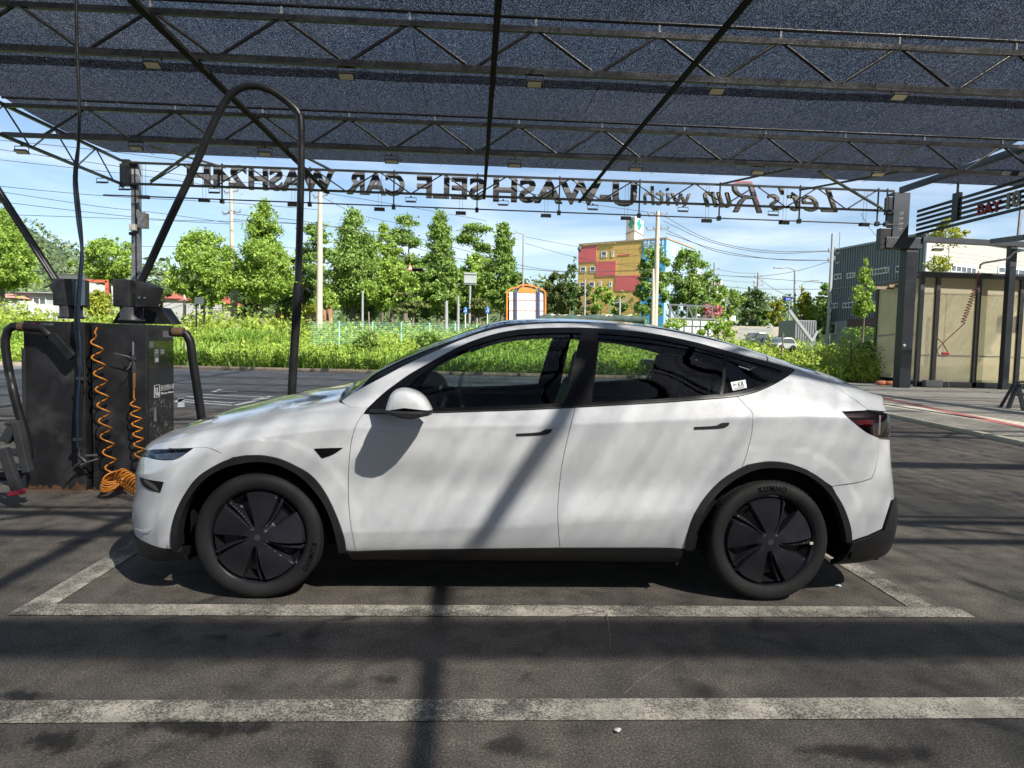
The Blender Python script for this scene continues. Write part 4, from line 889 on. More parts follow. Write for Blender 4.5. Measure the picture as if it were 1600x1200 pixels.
# sign letters (front faces look away from the viewer)
sg_m = M('sign_return_grey', (.085, .085, .088), .6, var=.15, scale=2); sg_f = M('sign_edge_cream', (.55, .45, .28), .5); sg_r = M('sign_red', (.38, .05, .05), .45); sg_k = M('sign_script_dark', (.10, .09, .075), .55)
sg = thing('canopy_sign', 'row of raised sign letters fixed to the lettered beam, seen from behind and reading backwards', 'sign', (1.5, FY+.2, 6.6))
def word(txt, pxr, pxl, y0, y1, mat, extra=0., off=.02, Y=FY+.22):
    """letters between photo columns pxl..pxr, read from the far side"""
    P, Q = at_y(pxr, y0, Y), at_y(pxl, y0, Y); top = at_y((pxl+pxr)/2, y1, Y)[2]; bot = at_y((pxl+pxr)/2, y0, Y)[2]
    Vt, Ft = text_mb(txt, 1, .16, font_off=off, shear=extra); Vt[:,0] -= Vt[:,0].min(); w = Vt[:,0].max(); h0, h1 = Vt[:,1].min(), Vt[:,1].max()
    mb = MB(); zl = P[2]; zr = Q[2]
    Vt[:,0] *= abs(P[0]-Q[0])/w; Vt[:,1] = (Vt[:,1]-h0)/(h1-h0)*(top-bot)
    Pn = np.stack([P[0]-Vt[:,0], Y+Vt[:,2], bot+Vt[:,1]], 1); mb.add(Pn, Ft); return mb.build('sign_word', mat, sg)
word('24H', 385, 293, 292, 257, sg_m, off=.030); word('WASH', 522, 389, 299, 263, sg_m, off=.030); word('CAR', 632, 542, 305, 270, sg_m, off=.030); word('SELF', 757, 651, 311, 276, sg_m, off=.030); word('U-WASH', 994, 770, 319, 282, sg_m, off=.030)
word('with', 1078, 1005, 321, 292, sg_k, .1, .0); word('un', 1142, 1098, 324, 300, sg_k, .35, .01); word("Let's", 1308, 1198, 330, 292, sg_k, .35, .0)
word('R', 1190, 1142, 332, 284, sg_r, .3, -.012); word('R', 1188, 1143.5, 331, 285.5, sg_m, .3, -.02, FY+.04)
# ------------------------------------------------------------------ floodlights
ORDN = ['leftmost', 'second', 'third', 'fourth', 'fifth', 'sixth', 'seventh', 'eighth', 'ninth', 'tenth']
lens_m = M('floodlight_lens', (.85, .80, .50), .3, var=.1)
def flood(q, label, group, w=.30, tilt=-.30):
    r = thing('floodlight', label, 'floodlight', q, group); x, y, z = q
    mb = MB(); c, s = math.cos(tilt), math.sin(tilt); f = lambda a, b, h: (x+a, y+b*c-h*s, z+b*s+h*c)
    V = [f(-w/2, -.10, 0), f(w/2, -.10, 0), f(w/2, .10, 0), f(-w/2, .10, 0), f(-w/2+.02, -.08, .05), f(w/2-.02, -.08, .05), f(w/2-.02, .08, .05), f(-w/2+.02, .08, .05)]
    mb.add(V, [(0,3,2,1),(4,5,6,7),(0,1,5,4),(1,2,6,5),(2,3,7,6),(3,0,4,7)])
    mb.build('housing', steel, r)
    mb = MB(); mb.add([f(-w/2+.025, -.08, -.004), f(w/2-.025, -.08, -.004), f(w/2-.025, .08, -.004), f(-w/2+.025, .08, -.004)], [(0, 1, 2, 3)]); mb.build('lens', lens_m, r)
    mb = MB(); mb.beam((x-w/2-.01, y, z+.02), (x-w/2-.01, y, z+.16), .015); mb.beam((x+w/2+.01, y, z+.02), (x+w/2+.01, y, z+.16), .015); mb.beam((x-w/2-.01, y, z+.16), (x+w/2+.01, y, z+.16), .02); mb.beam((x, y, z+.16), (x, y, z+.22), .05)
    mb.build('bracket', steel, r)
for i, (a, b) in enumerate(((238, 102), (541, 120), (835, 132), (1120, 143), (1405, 152))): flood(at_y(a, b, 13.1), ORDN[i]+' floodlight from the left under the nearest truss', 'floodlights under the nearest truss')
for i, (a, b) in enumerate(((212, 232), (414, 241), (612, 253), (804, 259), (993, 265), (1184, 270), (1372, 273))): flood(at_y(a, b, 19.4), ORDN[i]+' floodlight from the left under the middle truss', 'floodlights under the middle truss', .36)
for i, (a, b) in enumerate(((160, 286), (195, 297), (335, 302), (642, 316), (786, 321), (926, 328), (1067, 331), (1208, 337))): flood(at_y(a, b, 25.4), ORDN[i]+' small floodlight from the left hanging near the lettered beam', 'floodlights under the lettered beam', .36, .3)
q = at_y(34, 238, 20.); flood(q, 'floodlight hanging from the left edge truss against the sky', 'floodlights under the lettered beam', .34)

# ------------------------------------------------------------------ posts
pgrey = M('post_grey_paint', (.20, .21, .22), .5, var=.1, bump=.05)
b0 = at_y(211, 330, 25.6); r = thing('canopy_post', 'tall square grey post on the left holding the canopy, with a junction box and camera', 'post', (b0[0], 25.7, 0))
mb = MB(); mb.box(b0[0]-.13, b0[0]+.13, 25.58, 25.82, 0, 7.45); mb.build('post', pgrey, r, bevel=.01)
j0, j1 = at_y(217, 332, 25.5), at_y(228, 356, 25.5); mb = MB(); mb.box(j0[0], j1[0], 25.45, 25.75, j1[2], j0[2]); mb.build('junction_box', M('junction_brown', (.20, .15, .10), .6), r, bevel=.01)
mb = MB(); mb.box(j0[0]-.02, j1[0]+.0, 25.43, 25.449, j1[2]-.01, j0[2]+.01); mb.build('box_cover', galv, r)
c0 = at_y(207, 355, 25.4); mb = MB(); mb.box(c0[0]-.10, c0[0]+.11, 25.35, 25.55, c0[2]-.11, c0[2]+.11); mb.build('camera_box', M('ivory_plastic', (.55, .53, .46), .5), r, bevel=.015)
c0 = at_y(207, 365, 25.4); mb = MB(); mb.tube([(c0[0]-.09, 25.4, c0[2]), (c0[0]+.09, 25.35, c0[2]-.01)], .06, 12); mb.build('camera', gloss_black, r)
mb = MB(); mb.box(b0[0]-.35, b0[0]-.10, 25.4, 25.6, 6.55, 7.45); mb.box(b0[0]-.42, b0[0]-.36, 25.4, 25.6, 6.5, 7.3); mb.build('bracket_plate', steel, r)
mb = MB(); mb.tube([(b0[0]+.02, 25.56, 7.4), (b0[0]+.03, 25.55, 6.6), (b0[0]+.05, 25.55, 4.9), (b0[0]+.06, 25.55, 0)], .018, 6); mb.build('cable', void, r)

col = M('column_dark_blue_grey', (.017, .021, .029), .5, var=.15, scale=2)
cb = at_z(1413, 608); CX, CYy = cb[0], cb[1]
r = thing('canopy_column', 'thick dark steel column on the right with a stacked sign box at its head', 'column', (CX, CYy, 0))
zt_ = at_y(1425, 372, CYy)[2]; mb = MB(); mb.box(CX-.22, CX+.24, CYy, CYy+.45, 0, zt_); mb.build('shaft', col, r, bevel=.012)
l0, l1 = at_y(1384, 372, CYy)[0], at_y(1441, 372, CYy)[0]; zlow = at_y(1410, 388, CYy)[2]
mb = MB(); mb.box(l0, l1, CYy-.05, CYy+.5, zlow, zt_+.01); mb.build('cap_block', col, r, bevel=.012)
s0, s1 = at_y(1397, 300, CYy), at_y(1418, 372, CYy); mb = MB(); mb.box(s0[0], s1[0], CYy-.04, CYy+.42, zt_, s0[2]); mb.build('sign_box', col, r, bevel=.012)
s2 = at_y(1389, 305, CYy); mb = MB(); mb.box(s2[0], s0[0]-.02, CYy, CYy+.3, zt_+.9, s2[2]-.05); mb.box(s2[0]-.25, s0[0]-.02, CYy, CYy+.3, zt_-.45, zt_+.35); mb.build('side_plate', steel, r, bevel=.01)
# pale vertical characters on the box, too small and worn to be legible
mb = MB(); zz = at_y(1408, 333, CYy)[2]
for k in range(4):
    z0 = zz-k*.20; xm = (s0[0]+s1[0])/2
    mb.beam((xm-.09, CYy-.046, z0), (xm+.09, CYy-.046, z0), .004, .025); mb.beam((xm+.05, CYy-.046, z0-.05), (xm+.05, CYy-.046, z0+.05), .004, .02, up=(1, 0, 0)); mb.beam((xm-.07, CYy-.046, z0-.07), (xm+.02, CYy-.046, z0-.07), .004, .02)
mb.build('box_lettering', galv, r)
mb = MB(); mb.lathe([(0, 0), (.06, 0), (.06, .004), (0, .005)], (CX-.10, CYy-.002, 1.72), 'y', 16); mb.build('white_disc', M('white_disc', (.6, .6, .6), .5), r)

# louvred rack with BAY 10
rk = thing('bay_sign', 'rack of dark horizontal bars carrying red BAY and grey 10, right of the column', 'sign', (CX+.3, 18, 5))
zr0, zr1 = at_y(1416, 330, CYy)[2], at_y(1414, 366, CYy)[2]
xr = CX+.12; 
for k in range(6):
    z_ = zr0+(zr1-zr0)*k/5; mb = MB(); mb.beam((xr, CYy, z_), (xr+.35, 9.0, z_+.20), .05, .10); mb.build('bar', steel, rk)
def on_rack(a, b, xo=0):
    d = ray(a, b); # plane through the bars
    # x = xr + (CYy-y)*.35/(CYy-9) + xo
    k = .35/(CYy-9); t = (xr+xo+CYy*k)/(d[0]+k*d[1]); return CE+d*t
v0, v1 = on_rack(1496, 305), on_rack(1494, 344); mb = MB(); mb.box(v0[0]-.08, v0[0]+.08, v0[1]-.16, v0[1]+.16, v1[2], v0[2]+.08); mb.build('upright', steel, rk)
mb = MB(); mb.beam((v0[0], v0[1], v0[2]), (v0[0], v0[1], v0[2]+1.3), .06); mb.build('hanger', steel, rk)
def rack_word(txt, p0, p1, ptop, mat, name, off=.02):
    P0, P1, T = on_rack(*p0, -.06), on_rack(*p1, -.06), on_rack(*ptop, -.06); Vt, Ft = text_mb(txt, 1, .06, font_off=off); Vt[:,0] -= Vt[:,0].min(); Vt[:,0] /= Vt[:,0].max(); Vt[:,1] -= Vt[:,1].min(); Vt[:,1] /= Vt[:,1].max()
    mb = MB(); put_text(mb, Vt, Ft, P0, P1-P0, np.array([0, 0, T[2]-P0[2]]), np.array([1, 0, 0])); mb.build(name, mat, rk)
rack_word('BAY', (1527.5, 337), (1564, 329.5), (1527.5, 320), M('red_letters', (.30, .02, .03), .5), 'bay_letters'); rack_word('10', (1573, 327.5), (1594, 322), (1573, 302), M('grey_letters', (.35, .34, .30), .5), 'bay_number', .03)
# service beam, lamp, pipe arm
r = thing('service_beam', 'long dark horizontal beam right of the column, lamp under it, below the red letters', 'beam', (CX+3, CYy, 4)); 
e1 = at_y(1600, 381, CYy); e0 = at_y(1440, 374, CYy)
mb = MB(); mb.beam(e0, (e1[0]+4, CYy, e1[2]-.1), .25, .20); mb.build('beam', col, r)
g0, g1 = at_y(1550, 377, 24), at_y(1600, 371, 20); mb = MB(); mb.beam(g0, g1+(g1-g0)*.4, .12, .16); mb.build('cross_beam', col, r)
flood(at_y(1465, 391, CYy-.2), 'flat floodlight under the beam in front of the white building', None, .42)
r = thing('canopy_post', 'slim dark post at the right edge behind the shelter, holding the beam', 'post', (at_y(1590, 440, CYy)[0], CYy, 0)); px_ = at_y(1592, 420, CYy)[0]; z1_ = at_y(1592, 377, CYy)[2]
mb = MB(); mb.box(px_-.13, px_+.13, CYy+.3, CYy+.55, 0.05, z1_); mb.build('post', col, r); mb = MB(); mb.beam((px_+.12, CYy+.3, z1_), (px_+.17, CYy+.3, 7.4), .09); mb.build('rod', galv, r)
mb = MB(); P = [at_y(a, b, 24) for a, b in ((1640, 388), (1600, 391), (1585, 394), (1578, 401), (1572, 405), (1536, 411), (1532, 414), (1531, 420))]; mb.tube(P, .035, 8)
hr = thing('air_hose_arm', 'bent grey pipe arm with a dark red coiled hose hanging in front of the shelter', 'hose', P[-1]); mb.build('pipe_arm', galv, hr)
mb = MB(); A_, B_ = at_y(1529, 423, 24), at_y(1525, 448, 24); C_ = at_y(1504, 505, 24); pts = [A_, B_]
for k in range(140):
    u = k/139; c = B_+(C_-B_)*u; a = u*2*math.pi*13; pts.append(c+np.array([math.cos(a)*.07, math.sin(a)*.07, 0]))
pts += [at_y(a, b, 24) for a, b in ((1500, 512), (1482, 528), (1470, 540), (1464, 548), (1467, 556), (1477, 557), (1481, 550), (1472, 535), (1463, 527), (1461, 530))]
mb.tube(pts, .016, 6); mb.build('coiled_hose', M('dark_red_hose', (.20, .03, .03), .45), hr)
mb = MB(); c = at_y(1477, 552.5, 23.9); mb.box(c[0]-.13, c[0]+.13, c[1]-.03, c[1]+.03, c[2]-.05, c[2]+.05); mb.build('red_tag', M('red_tag', (.45, .02, .03), .5), hr, bevel=.02)

# ------------------------------------------------------------------ washing shelter of translucent sheets
sm, N, L, p = new_mat('translucent_sheet'); wv = noise(N, L, 2.2, 5, .6); r1 = ramp(N, L, wv.outputs[0], [(.3, (.84, .74, .54)), (.7, (.90, .82, .64))]); 
gr = noise(N, L, .9, 4, .6); r2 = ramp(N, L, gr.outputs[0], [(.45, 0.), (.75, .4)]); c_ = mixc(N, L, r1.outputs[0], (.62, .56, .34), r2.outputs[0])
dif = N.new('ShaderNodeBsdfDiffuse'); trl = N.new('ShaderNodeBsdfTranslucent'); trp = N.new('ShaderNodeBsdfTransparent'); trp.inputs[0].default_value = (.85, .8, .65, 1); L.new(c_, dif.inputs[0]); L.new(c_, trl.inputs[0])
m1 = N.new('ShaderNodeMixShader'); m1.inputs[0].default_value = .5; L.new(dif.outputs[0], m1.inputs[1]); L.new(trl.outputs[0], m1.inputs[2]); m2 = N.new('ShaderNodeMixShader'); m2.inputs[0].default_value = .42; L.new(m1.outputs[0], m2.inputs[1]); L.new(trp.outputs[0], m2.inputs[2]); L.new(m2.outputs[0], N['Material Output'].inputs[0])
SY = 28.0; fr_m = M('shelter_frame', (.022, .022, .024), .5, var=.2)
sh = thing('wash_shelter', 'shelter of yellowed translucent sheets in a dark frame, at the right edge behind the column', 'shelter', (22, 30, .05))
X_ = lambda a, b=600, Y=SY: at_y(a, b, Y)[0]; ztop = at_y(1500, 432, SY)[2]; ztopR = at_y(1600, 437, SY)[2]
XE = X_(1600)+4.5
posts = [1436, 1461, 1525, 1592]
xs_ = [X_(a, 520) for a in posts]+[XE]
mb = MB(); mb.beam((xs_[0]-.1, SY, ztop+.05), (XE, SY, ztop+.05), .16, .22); mb.build('top_beam', fr_m, sh)
mb = MB(); mb.beam((xs_[0], SY, .16), (XE, SY, .16), .14, .22); mb.build('bottom_rail', fr_m, sh)
for a in xs_[:4]: mb = MB(); mb.beam((a, SY, .06), (a, SY, ztop), .17, .14, up=(0, 1, 0)); mb.build('frame_post', fr_m, sh)
for a, b in zip(xs_[:-1], xs_[1:]):
    mb = MB(); mb.quad((a+.09, SY+.01, .28), (b-.09, SY+.01, .28), (b-.09, SY+.01, ztop-.08), (a+.09, SY+.01, ztop-.08)); mb.build('front_sheet', sm, sh)
    zr = at_y(1550, 557, SY)[2]; mb = MB(); mb.beam((a+.08, SY-.01, zr), (b-.08, SY-.01, zr), .03, .04); mb.build('mid_rail', galv, sh)
YB = 33.5; bx = at_y(1368, 550, YB)[0]; zb_t = at_y(1374, 448, YB)[2]
mb = MB(); mb.quad((bx, YB, .3), (xs_[0]-.05, SY+.1, .3), (xs_[0]-.05, SY+.1, ztop-.1), (bx, YB, zb_t)); mb.build('side_sheet', sm, sh)
mb = MB(); mb.beam((bx, YB, 0), (bx, YB, zb_t+.1), .16, .16, up=(0, 1, 0)); mb.beam((bx, YB, zb_t+.06), (xs_[0], SY, ztop+.05), .12, .12); mb.beam((bx, YB, .2), (xs_[0], SY, .2), .10, .14); mb.build('side_frame', fr_m, sh)
zmid = at_y(1370, 525, YB)[2]; mb = MB(); mb.beam((bx, YB, zmid), (xs_[0], SY, zmid+.05), .05, .07); mb.build('side_rail', galv, sh)
mb = MB(); mb.quad((bx, YB, .1), (XE, YB, .1), (XE, YB, zb_t), (bx, YB, zb_t)); mb.build('back_sheet', sm, sh)
mb = MB(); 
for k in range(6): y_ = SY+.3+k*1.0; mb.beam((bx if k > 3 else xs_[0], y_, ztop-.25), (XE, y_, ztop-.25), .07, .12)
mb.quad((bx, YB, zb_t+.12), (xs_[0], SY, ztop+.17), (XE, SY, ztop+.17), (XE, YB, zb_t+.12)); mb.build('roof', M('shelter_roof', (.20, .14, .09), .7), sh)
n0, n1 = at_y(1546, 494, SY+.6), at_y(1582, 521, SY+.6); mb = MB(); mb.box(n0[0], n1[0], SY+.12, SY+.16, n1[2], n0[2]); mb.build('notice_board', M('notice_grey', (.10, .11, .12), .7), sh)
mb = MB()
for k in range(4): zz = n0[2]-.12-k*.13; mb.box(n0[0]+.2+.05*(k % 2), n1[0]-.2-.08*((k*7) % 3), SY+.10, SY+.115, zz-.02, zz+.02)
mb.build('notice_print', galv, sh)
mb = MB(); b_0, b_1 = at_y(1446, 592, SY-.3), at_y(1472, 603, SY-.3); mb.box(b_0[0], b_1[0], SY-.35, SY-.1, .08, .34); mb.tube([(b_1[0], SY-.2, .28), (b_1[0]+.25, SY-.2, .30), (b_1[0]+.32, SY-.2, .22), (b_1[0]+.33, SY-.2, .05)], .03, 8); tag(mb.build('drain_box', galv), 'small grey box with a bent pipe at the foot of the shelter front', 'pipe box')
mb = MB(); c = at_z(1388, 604); 
for k in range(5): mb.lathe([(0, 0), (.16, .02), (.20, .10), (.14, .17), (0, .2)], (c[0]-.35+.18*k, c[1]+.1*math.sin(k*2), .05), 'z', 10)
tag(mb.build('sandbag', M('orange_bag', (.50, .16, .08), .8, var=.25, scale=6)), 'orange sandbag lying at the foot of the shelter side', 'sandbag')
# dark folding stand at the right edge
c0, c1 = at_z(1575, 641), at_z(1598, 645); st = thing('a_frame_stand', 'black A-shaped plastic stand on the paving at the right edge', 'stand', at_z(1590, 643, .05)); tp = at_y(1589, 600, c0[1])
mb = MB(); mb.beam(c0+[0, 0, .05], tp, .10, .08); mb.beam(c1+[.03, 0, .05], tp+[.02, 0, 0], .10, .08); mb.beam(c0+[.1, .4, .05], tp+[0, .1, 0], .07, .06); mb.build('legs', steel, st, bevel=.01)
mb = MB(); mb.beam(c0+[.12, 0, .42], c0+[1.8, .1, .42], .10, .09); mb.beam(c0+[.18, 0, .75], c0+[1.8, .1, .80], .06, .06); mb.build('crossbar', steel, st, bevel=.01)

# ------------------------------------------------------------------ vacuum station
VY = 6.5; vm = M('vacuum_black_panel', (.019, .019, .021), .42, var=.35, scale=2.5, dirt=(.05, .05, .052), dscale=3, bump=.06, bscale=25); rust = M('rust_and_dirt', (.11, .055, .028), .85, var=.5, scale=9)
dmet = M('dark_grey_metal', (.045, .046, .05), .35, var=.2); rubber = M('black_rubber_hose', (.012, .012, .013), .42, var=.15)
org = M('orange_hose', (.62, .22, .02), .35, var=.12); alu = M('bare_metal', (.42, .42, .43), .3, metal=.8)
xa, xb, xc_ = at_z(40, 770)[0], at_y(139, 650, VY)[0], at_y(230, 650, VY)[0]; zt1 = at_y(80, 502, VY)[2]; zt2 = at_y(190, 506, VY)[2]
d272 = ray(272, 640); yd = xc_/d272[0]*d272[1]
v1 = thing('vacuum_station', 'left cabinet of the black vacuum station, flat nozzle hung on its face', 'vacuum', ((xa+xb)/2, VY+.4, 0))
mb = MB(); mb.box(xa, xb-.03, VY, VY+.75, .02, zt1); mb.build('cabinet', vm, v1, bevel=.008)
mb = MB(); mb.box(xa-.012, xa+.02, VY-.01, VY+.7, .25, zt1-.25); mb.build('side_flange', dmet, v1)
v2 = thing('vacuum_station', 'right cabinet of the black vacuum station, Korean lettering on its side, orange coils in front', 'vacuum', ((xb+xc_)/2, VY+.4, 0))
mb = MB(); mb.box(xb+.03, xc_, VY, yd, .02, zt2); mb.build('cabinet', vm, v2, bevel=.008)
mb = MB(); mb.box(xb-.028, xb+.028, VY+.05, VY+.6, .0, zt1-.01); mb.build('seam', void, v2)
for v, x0, x1 in ((v1, xa, xb-.03), (v2, xb+.03, xc_)):
    mb = MB(); n = 26; rr = random.Random(int(x0*100)); top = [.03+.05*rr.random()+.05*math.exp(-((i/n-.9)/.1)**2) for i in range(n+1)]
    for i in range(n): a, b = x0+(x1-x0)*i/n, x0+(x1-x0)*(i+1)/n; mb.add([(a, VY-.003, .02), (b, VY-.003, .02), (b, VY-.003, top[i+1]), (a, VY-.003, top[i])], [(0, 1, 2, 3)])
    mb.build('rust_edge', rust, v)
mb = MB(); mb.box(xa-.05, xc_+.1, VY-.03, yd+.1, .0, .028); tag(mb.build('station_plinth', M('plinth_concrete', (.13, .10, .08), .9, var=.4, scale=6)), 'low dirty plinth under the vacuum station', 'plinth')
# turret heads
def head(v, pcyl, pbox, Yh, flipx=1):
    (cx0, cy0), (cx1, cy1) = pcyl; c = at_y((cx0+cx1)/2, cy1, Yh); R_ = abs(at_y(cx1, cy1, Yh)[0]-at_y(cx0, cy1, Yh)[0])/2; z1 = at_y(cx0, cy0, Yh)[2]
    mb = MB(); mb.lathe([(0, 0), (R_*1.15, 0), (R_*1.15, .02), (R_, .03), (R_, z1-c[2]), (0, z1-c[2])], c, 'z', 32); mb.build('turntable', dmet, v)
    (bx0, by0), (bx1, by1) = pbox; a, b = at_y(bx0, by0, Yh), at_y(bx1, by1, Yh); mb = MB(); w = R_
    mb.box(a[0], b[0], c[1]-w, c[1]+w, z1, a[2]); mb.build('head_box', void if 0 else vm, v, bevel=.01); return c, z1, a[2]
Yh = VY+.35
c1, z1, h1 = head(v1, ((95, 478), (128, 498)), ((91, 436), (132, 478)), Yh)
mb = MB(); q = [at_y(a, b, Yh-.10) for a, b in ((75, 445), (93, 436), (98, 470), (88, 468))]; mb.prism(q, (0, 0, 0), (0, .22, 0)); mb.build('pivot_plate', vm, v1)
mb = MB(); q = [at_y(a, b, Yh-.19) for a, b in ((116, 440), (133, 437), (133, 477), (117, 478))]; mb.prism(q, (0, 0, 0), (0, -.01, 0)); mb.build('side_panel', M('panel_bluegrey', (.10, .14, .18), .3, var=.3), v1)
c2, z2, h2 = head(v2, ((189, 480), (223, 502)), ((184, 437), (211, 480)), Yh)
mb = MB(); q = [at_y(a, b, Yh-.14) for a, b in ((212, 437), (237, 448), (228, 478), (212, 480))]; mb.prism(q, (0, 0, 0), (0, .26, 0)); mb.build('pivot_plate', vm, v2)
mb = MB(); q = [at_y(a, b, Yh-.145) for a, b in ((216, 463), (219, 463), (219, 467), (216, 467))]; mb.prism(q, (0, 0, 0), (0, -.006, 0)); q = [at_y(a, b, Yh-.145) for a, b in ((225, 464), (228, 464), (228, 467), (225, 467))]; mb.prism(q, (0, 0, 0), (0, -.006, 0)); mb.build('bolts', alu, v2)
mb = MB(); q = [at_y(a, b, Yh+.3) for a, b in ((175, 505), (190, 480), (250, 480), (268, 506))]; mb.prism(q, (0, 0, 0), (0, .25, 0)); mb.build('rear_hood', vm, v2)
# boom arms and hanging hoses
bm2 = thing('hose_boom', 'tall arched black boom rising from the right turret, long hose hanging behind the bonnet', 'hose boom', at_y(216, 445, Yh))
P = [(216, 448), (228, 425), (262, 350), (300, 270), (335, 190), (347, 167), (358, 150), (372, 139), (388, 134), (405, 135), (425, 142), (445, 156), (463, 172), (469, 182), (471, 205)]
mb = MB(); mb.tube([at_y(a, b, Yh) for a, b in smooth_path(P, 12)], .036, 12); mb.build('boom', rubber, bm2)
mb = MB(); mb.tube([at_y(a, b, Yh) for a, b in smooth_path([(470, 178), (471, 230), (469, 330), (466, 440)], 20)], .033, 12); mb.build('hose', rubber, bm2)
mb = MB(); mb.tube([at_y(a, b, Yh) for a, b in smooth_path([(466, 442), (464, 480), (459, 560), (455.5, 625)], 20)], [.043]*3+[.040]*(len(smooth_path([(466, 442), (464, 480), (459, 560), (455.5, 625)], 20))-3), 12); mb.build('sleeve', M('hose_sleeve', (.014, .014, .015), .7, bump=.3, bscale=120), bm2)
mb = MB(); mb.tube([at_y(a, b, Yh-.03) for a, b in ((467, 442), (473, 450), (474, 465), (473, 486))], .005, 6); mb.build('strap', rubber, bm2)
bm1 = thing('hose_boom', 'straight black boom leaning out of the picture from the left turret', 'hose boom', at_y(88, 440, Yh))
mb = MB(); A, B = at_y(90, 442, Yh), at_y(0, 302, Yh); mb.tube([A, B, B+(B-A)*.8], .034, 12); mb.build('boom', rubber, bm1)
mb = MB(); A, B = at_y(83, 436, Yh-.05), at_y(0, 308, Yh-.05); mb.tube([A, B, B+(B-A)*.8], .016, 8); mb.build('air_line', dmet, bm1)
hs_ = thing('hanging_cable', 'black and blue double cable hanging from above down the front of the left cabinet', 'cable', at_y(125, 700, VY-.1))
mb = MB(); mb.tube([at_y(a, b, VY-.12) for a, b in smooth_path([(119, -60), (120, 60), (124, 180), (122, 235), (119, 280), (124, 330), (128, 390), (124, 435), (118, 500), (120, 530), (128, 570), (126, 640), (123, 690)], 14)], .014, 8); mb.build('cable', rubber, hs_)
mb = MB(); mb.tube([at_y(a, b, VY-.15) for a, b in smooth_path([(122, 230), (117, 262), (116, 290), (122, 350), (129, 400), (126, 440), (123, 500), (126, 560), (121, 640), (122, 700)], 14)], .012, 8); mb.build('blue_line', M('blue_cable', (.012, .028, .055), .4), hs_)
mb = MB()
for a, b in ((127, 591), (122, 686)): c = at_y(a, b, VY-.13); mb = MB(); mb.box(c[0]-.03, c[0]+.04, c[1]-.03, c[1]+.03, c[2]-.013, c[2]+.013); mb.build('clip', dmet, hs_)
g = thing('air_gun', 'metal air gun hanging low at the seam between the two cabinets', 'air gun', at_y(125, 722, VY-.1))
mb = MB(); mb.tube([at_y(a, b, VY-.1) for a, b in ((121, 690), (123, 712), (134, 722))], .017, 8); mb.tube([at_y(a, b, VY-.1) for a, b in ((130, 720), (118, 728), (106, 740))], [.012, .010, .004], 8); mb.build('body', dmet, g)
mb = MB(); mb.tube([at_y(a, b, VY-.1) for a, b in ((126, 726), (140, 721), (153, 717))], .008, 8); mb.tube([at_y(a, b, VY-.1) for a, b in ((134, 712), (152, 711))], .010, 8); mb.build('trigger', alu, g)
# nozzle and its hose on the left
nz_ = thing('vacuum_hose', 'black vacuum hose looping out left of the cabinet to a flat nozzle on its face', 'hose', at_y(60, 512, VY-.08))
mb = MB(); P = [(78, 524), (66, 513), (50, 512), (30, 510), (20, 510), (12, 516), (8, 530), (10, 555), (16, 590), (28, 640), (40, 680), (46, 712), (30, 742), (0, 745), (-30, 735)]; mb.tube([at_y(a, b, VY-.09-(.12 if b > 600 else 0)) for a, b in smooth_path(P, 10)], .036, 12); mb.build('hose', rubber, nz_)
mb = MB(); q = [at_y(a, b, VY-.07) for a, b in ((78, 524), (84, 519), (93, 521), (121, 553), (121, 556), (112, 563), (108, 561))]; mb.prism(q, (0, 0, 0), (0, -.05, 0)); mb.build('nozzle', steel, nz_, bevel=.008)
mb = MB(); c = at_y(33, 511, VY-.09); mb.tube([c-[.02, 0, 0], c+[.03, 0, 0]], .040, 12); mb.build('collar', M('brown_collar', (.15, .09, .05), .5), nz_)
hr2 = thing('vacuum_hose', 'black vacuum hose arching down from the right cabinet side to behind the bonnet', 'hose', at_y(290, 520, yd-.3))
mb = MB(); P = [(266, 519), (280, 519), (291, 522), (297, 533), (301, 560), (307, 600), (313, 640), (318, 672)]; mb.tube([at_y(a, b, yd-.25) for a, b in smooth_path(P, 8)], .040, 12); mb.build('hose', rubber, hr2)
mb = MB(); c = at_y(279, 519, yd-.25); mb.tube([c-[.05, 0, 0], c+[.05, 0, 0]], .047, 12); mb.build('collar', bpy.data.materials['brown_collar'], hr2)
# orange coils
def coil(pxs, turns, R_, Y, r_=.010, taper=None):
    P = [at_y(a, b, Y) for a, b in pxs]; seg = np.array(P); d = np.r_[0, np.cumsum(np.linalg.norm(np.diff(seg, axis=0), axis=1))]; n = int(turns*14); out = []
    for k in range(n+1):
        u = k/n*d[-1]; c = np.array([np.interp(u, d, seg[:,i]) for i in range(3)]); e = min(1, k/10, (n-k)/10+.3); a = k/14*2*math.pi
        out.append(c+np.array([math.cos(a)*R_*e, math.sin(a)*R_*e*.8, 0]))
    return out
c_ = thing('coiled_air_hose', 'long stretched orange coil hose hung on the right cabinet, bunched on the ground', 'coil hose', at_y(175, 760, VY-.12))
mb = MB(); P = [at_y(a, b, VY-.01) for a, b in ((153, 513), (151, 512))]+coil([(148, 520), (158, 600), (166, 680), (176, 745)], 9.2, .050, VY-.085)
mb.tube(P, .0068, 8); mb.build('stretched_coil', org, c_)
mb = MB(); P = []
for k in range(150):
    u = k/149; a = u*2*math.pi*9; c = at_y(172+u*10, 752+math.sin(u*5)*6, VY-.18); P.append(c+np.array([math.cos(a)*.075, math.sin(a*1.03)*.07, math.sin(a*1.0+.6)*.05+.012+.012*math.sin(k*.37)]))
mb.tube(P, .0068, 8); P = []
for k in range(130):
    u = k/129; a = u*2*math.pi*8; c = at_y(186+u*34, 742+u*22, VY-.15-u*.2); P.append(c+np.array([math.cos(a)*.045+u*.0, math.sin(a)*.06, math.cos(a+.8)*.075]))
mb.tube(P, .0068, 8); mb.build('bunched_coil', org, c_)
c_ = thing('coiled_air_hose', 'short orange coil hose hanging from the air gun beside the cabinet edge', 'coil hose', at_y(211, 650, VY-.1))
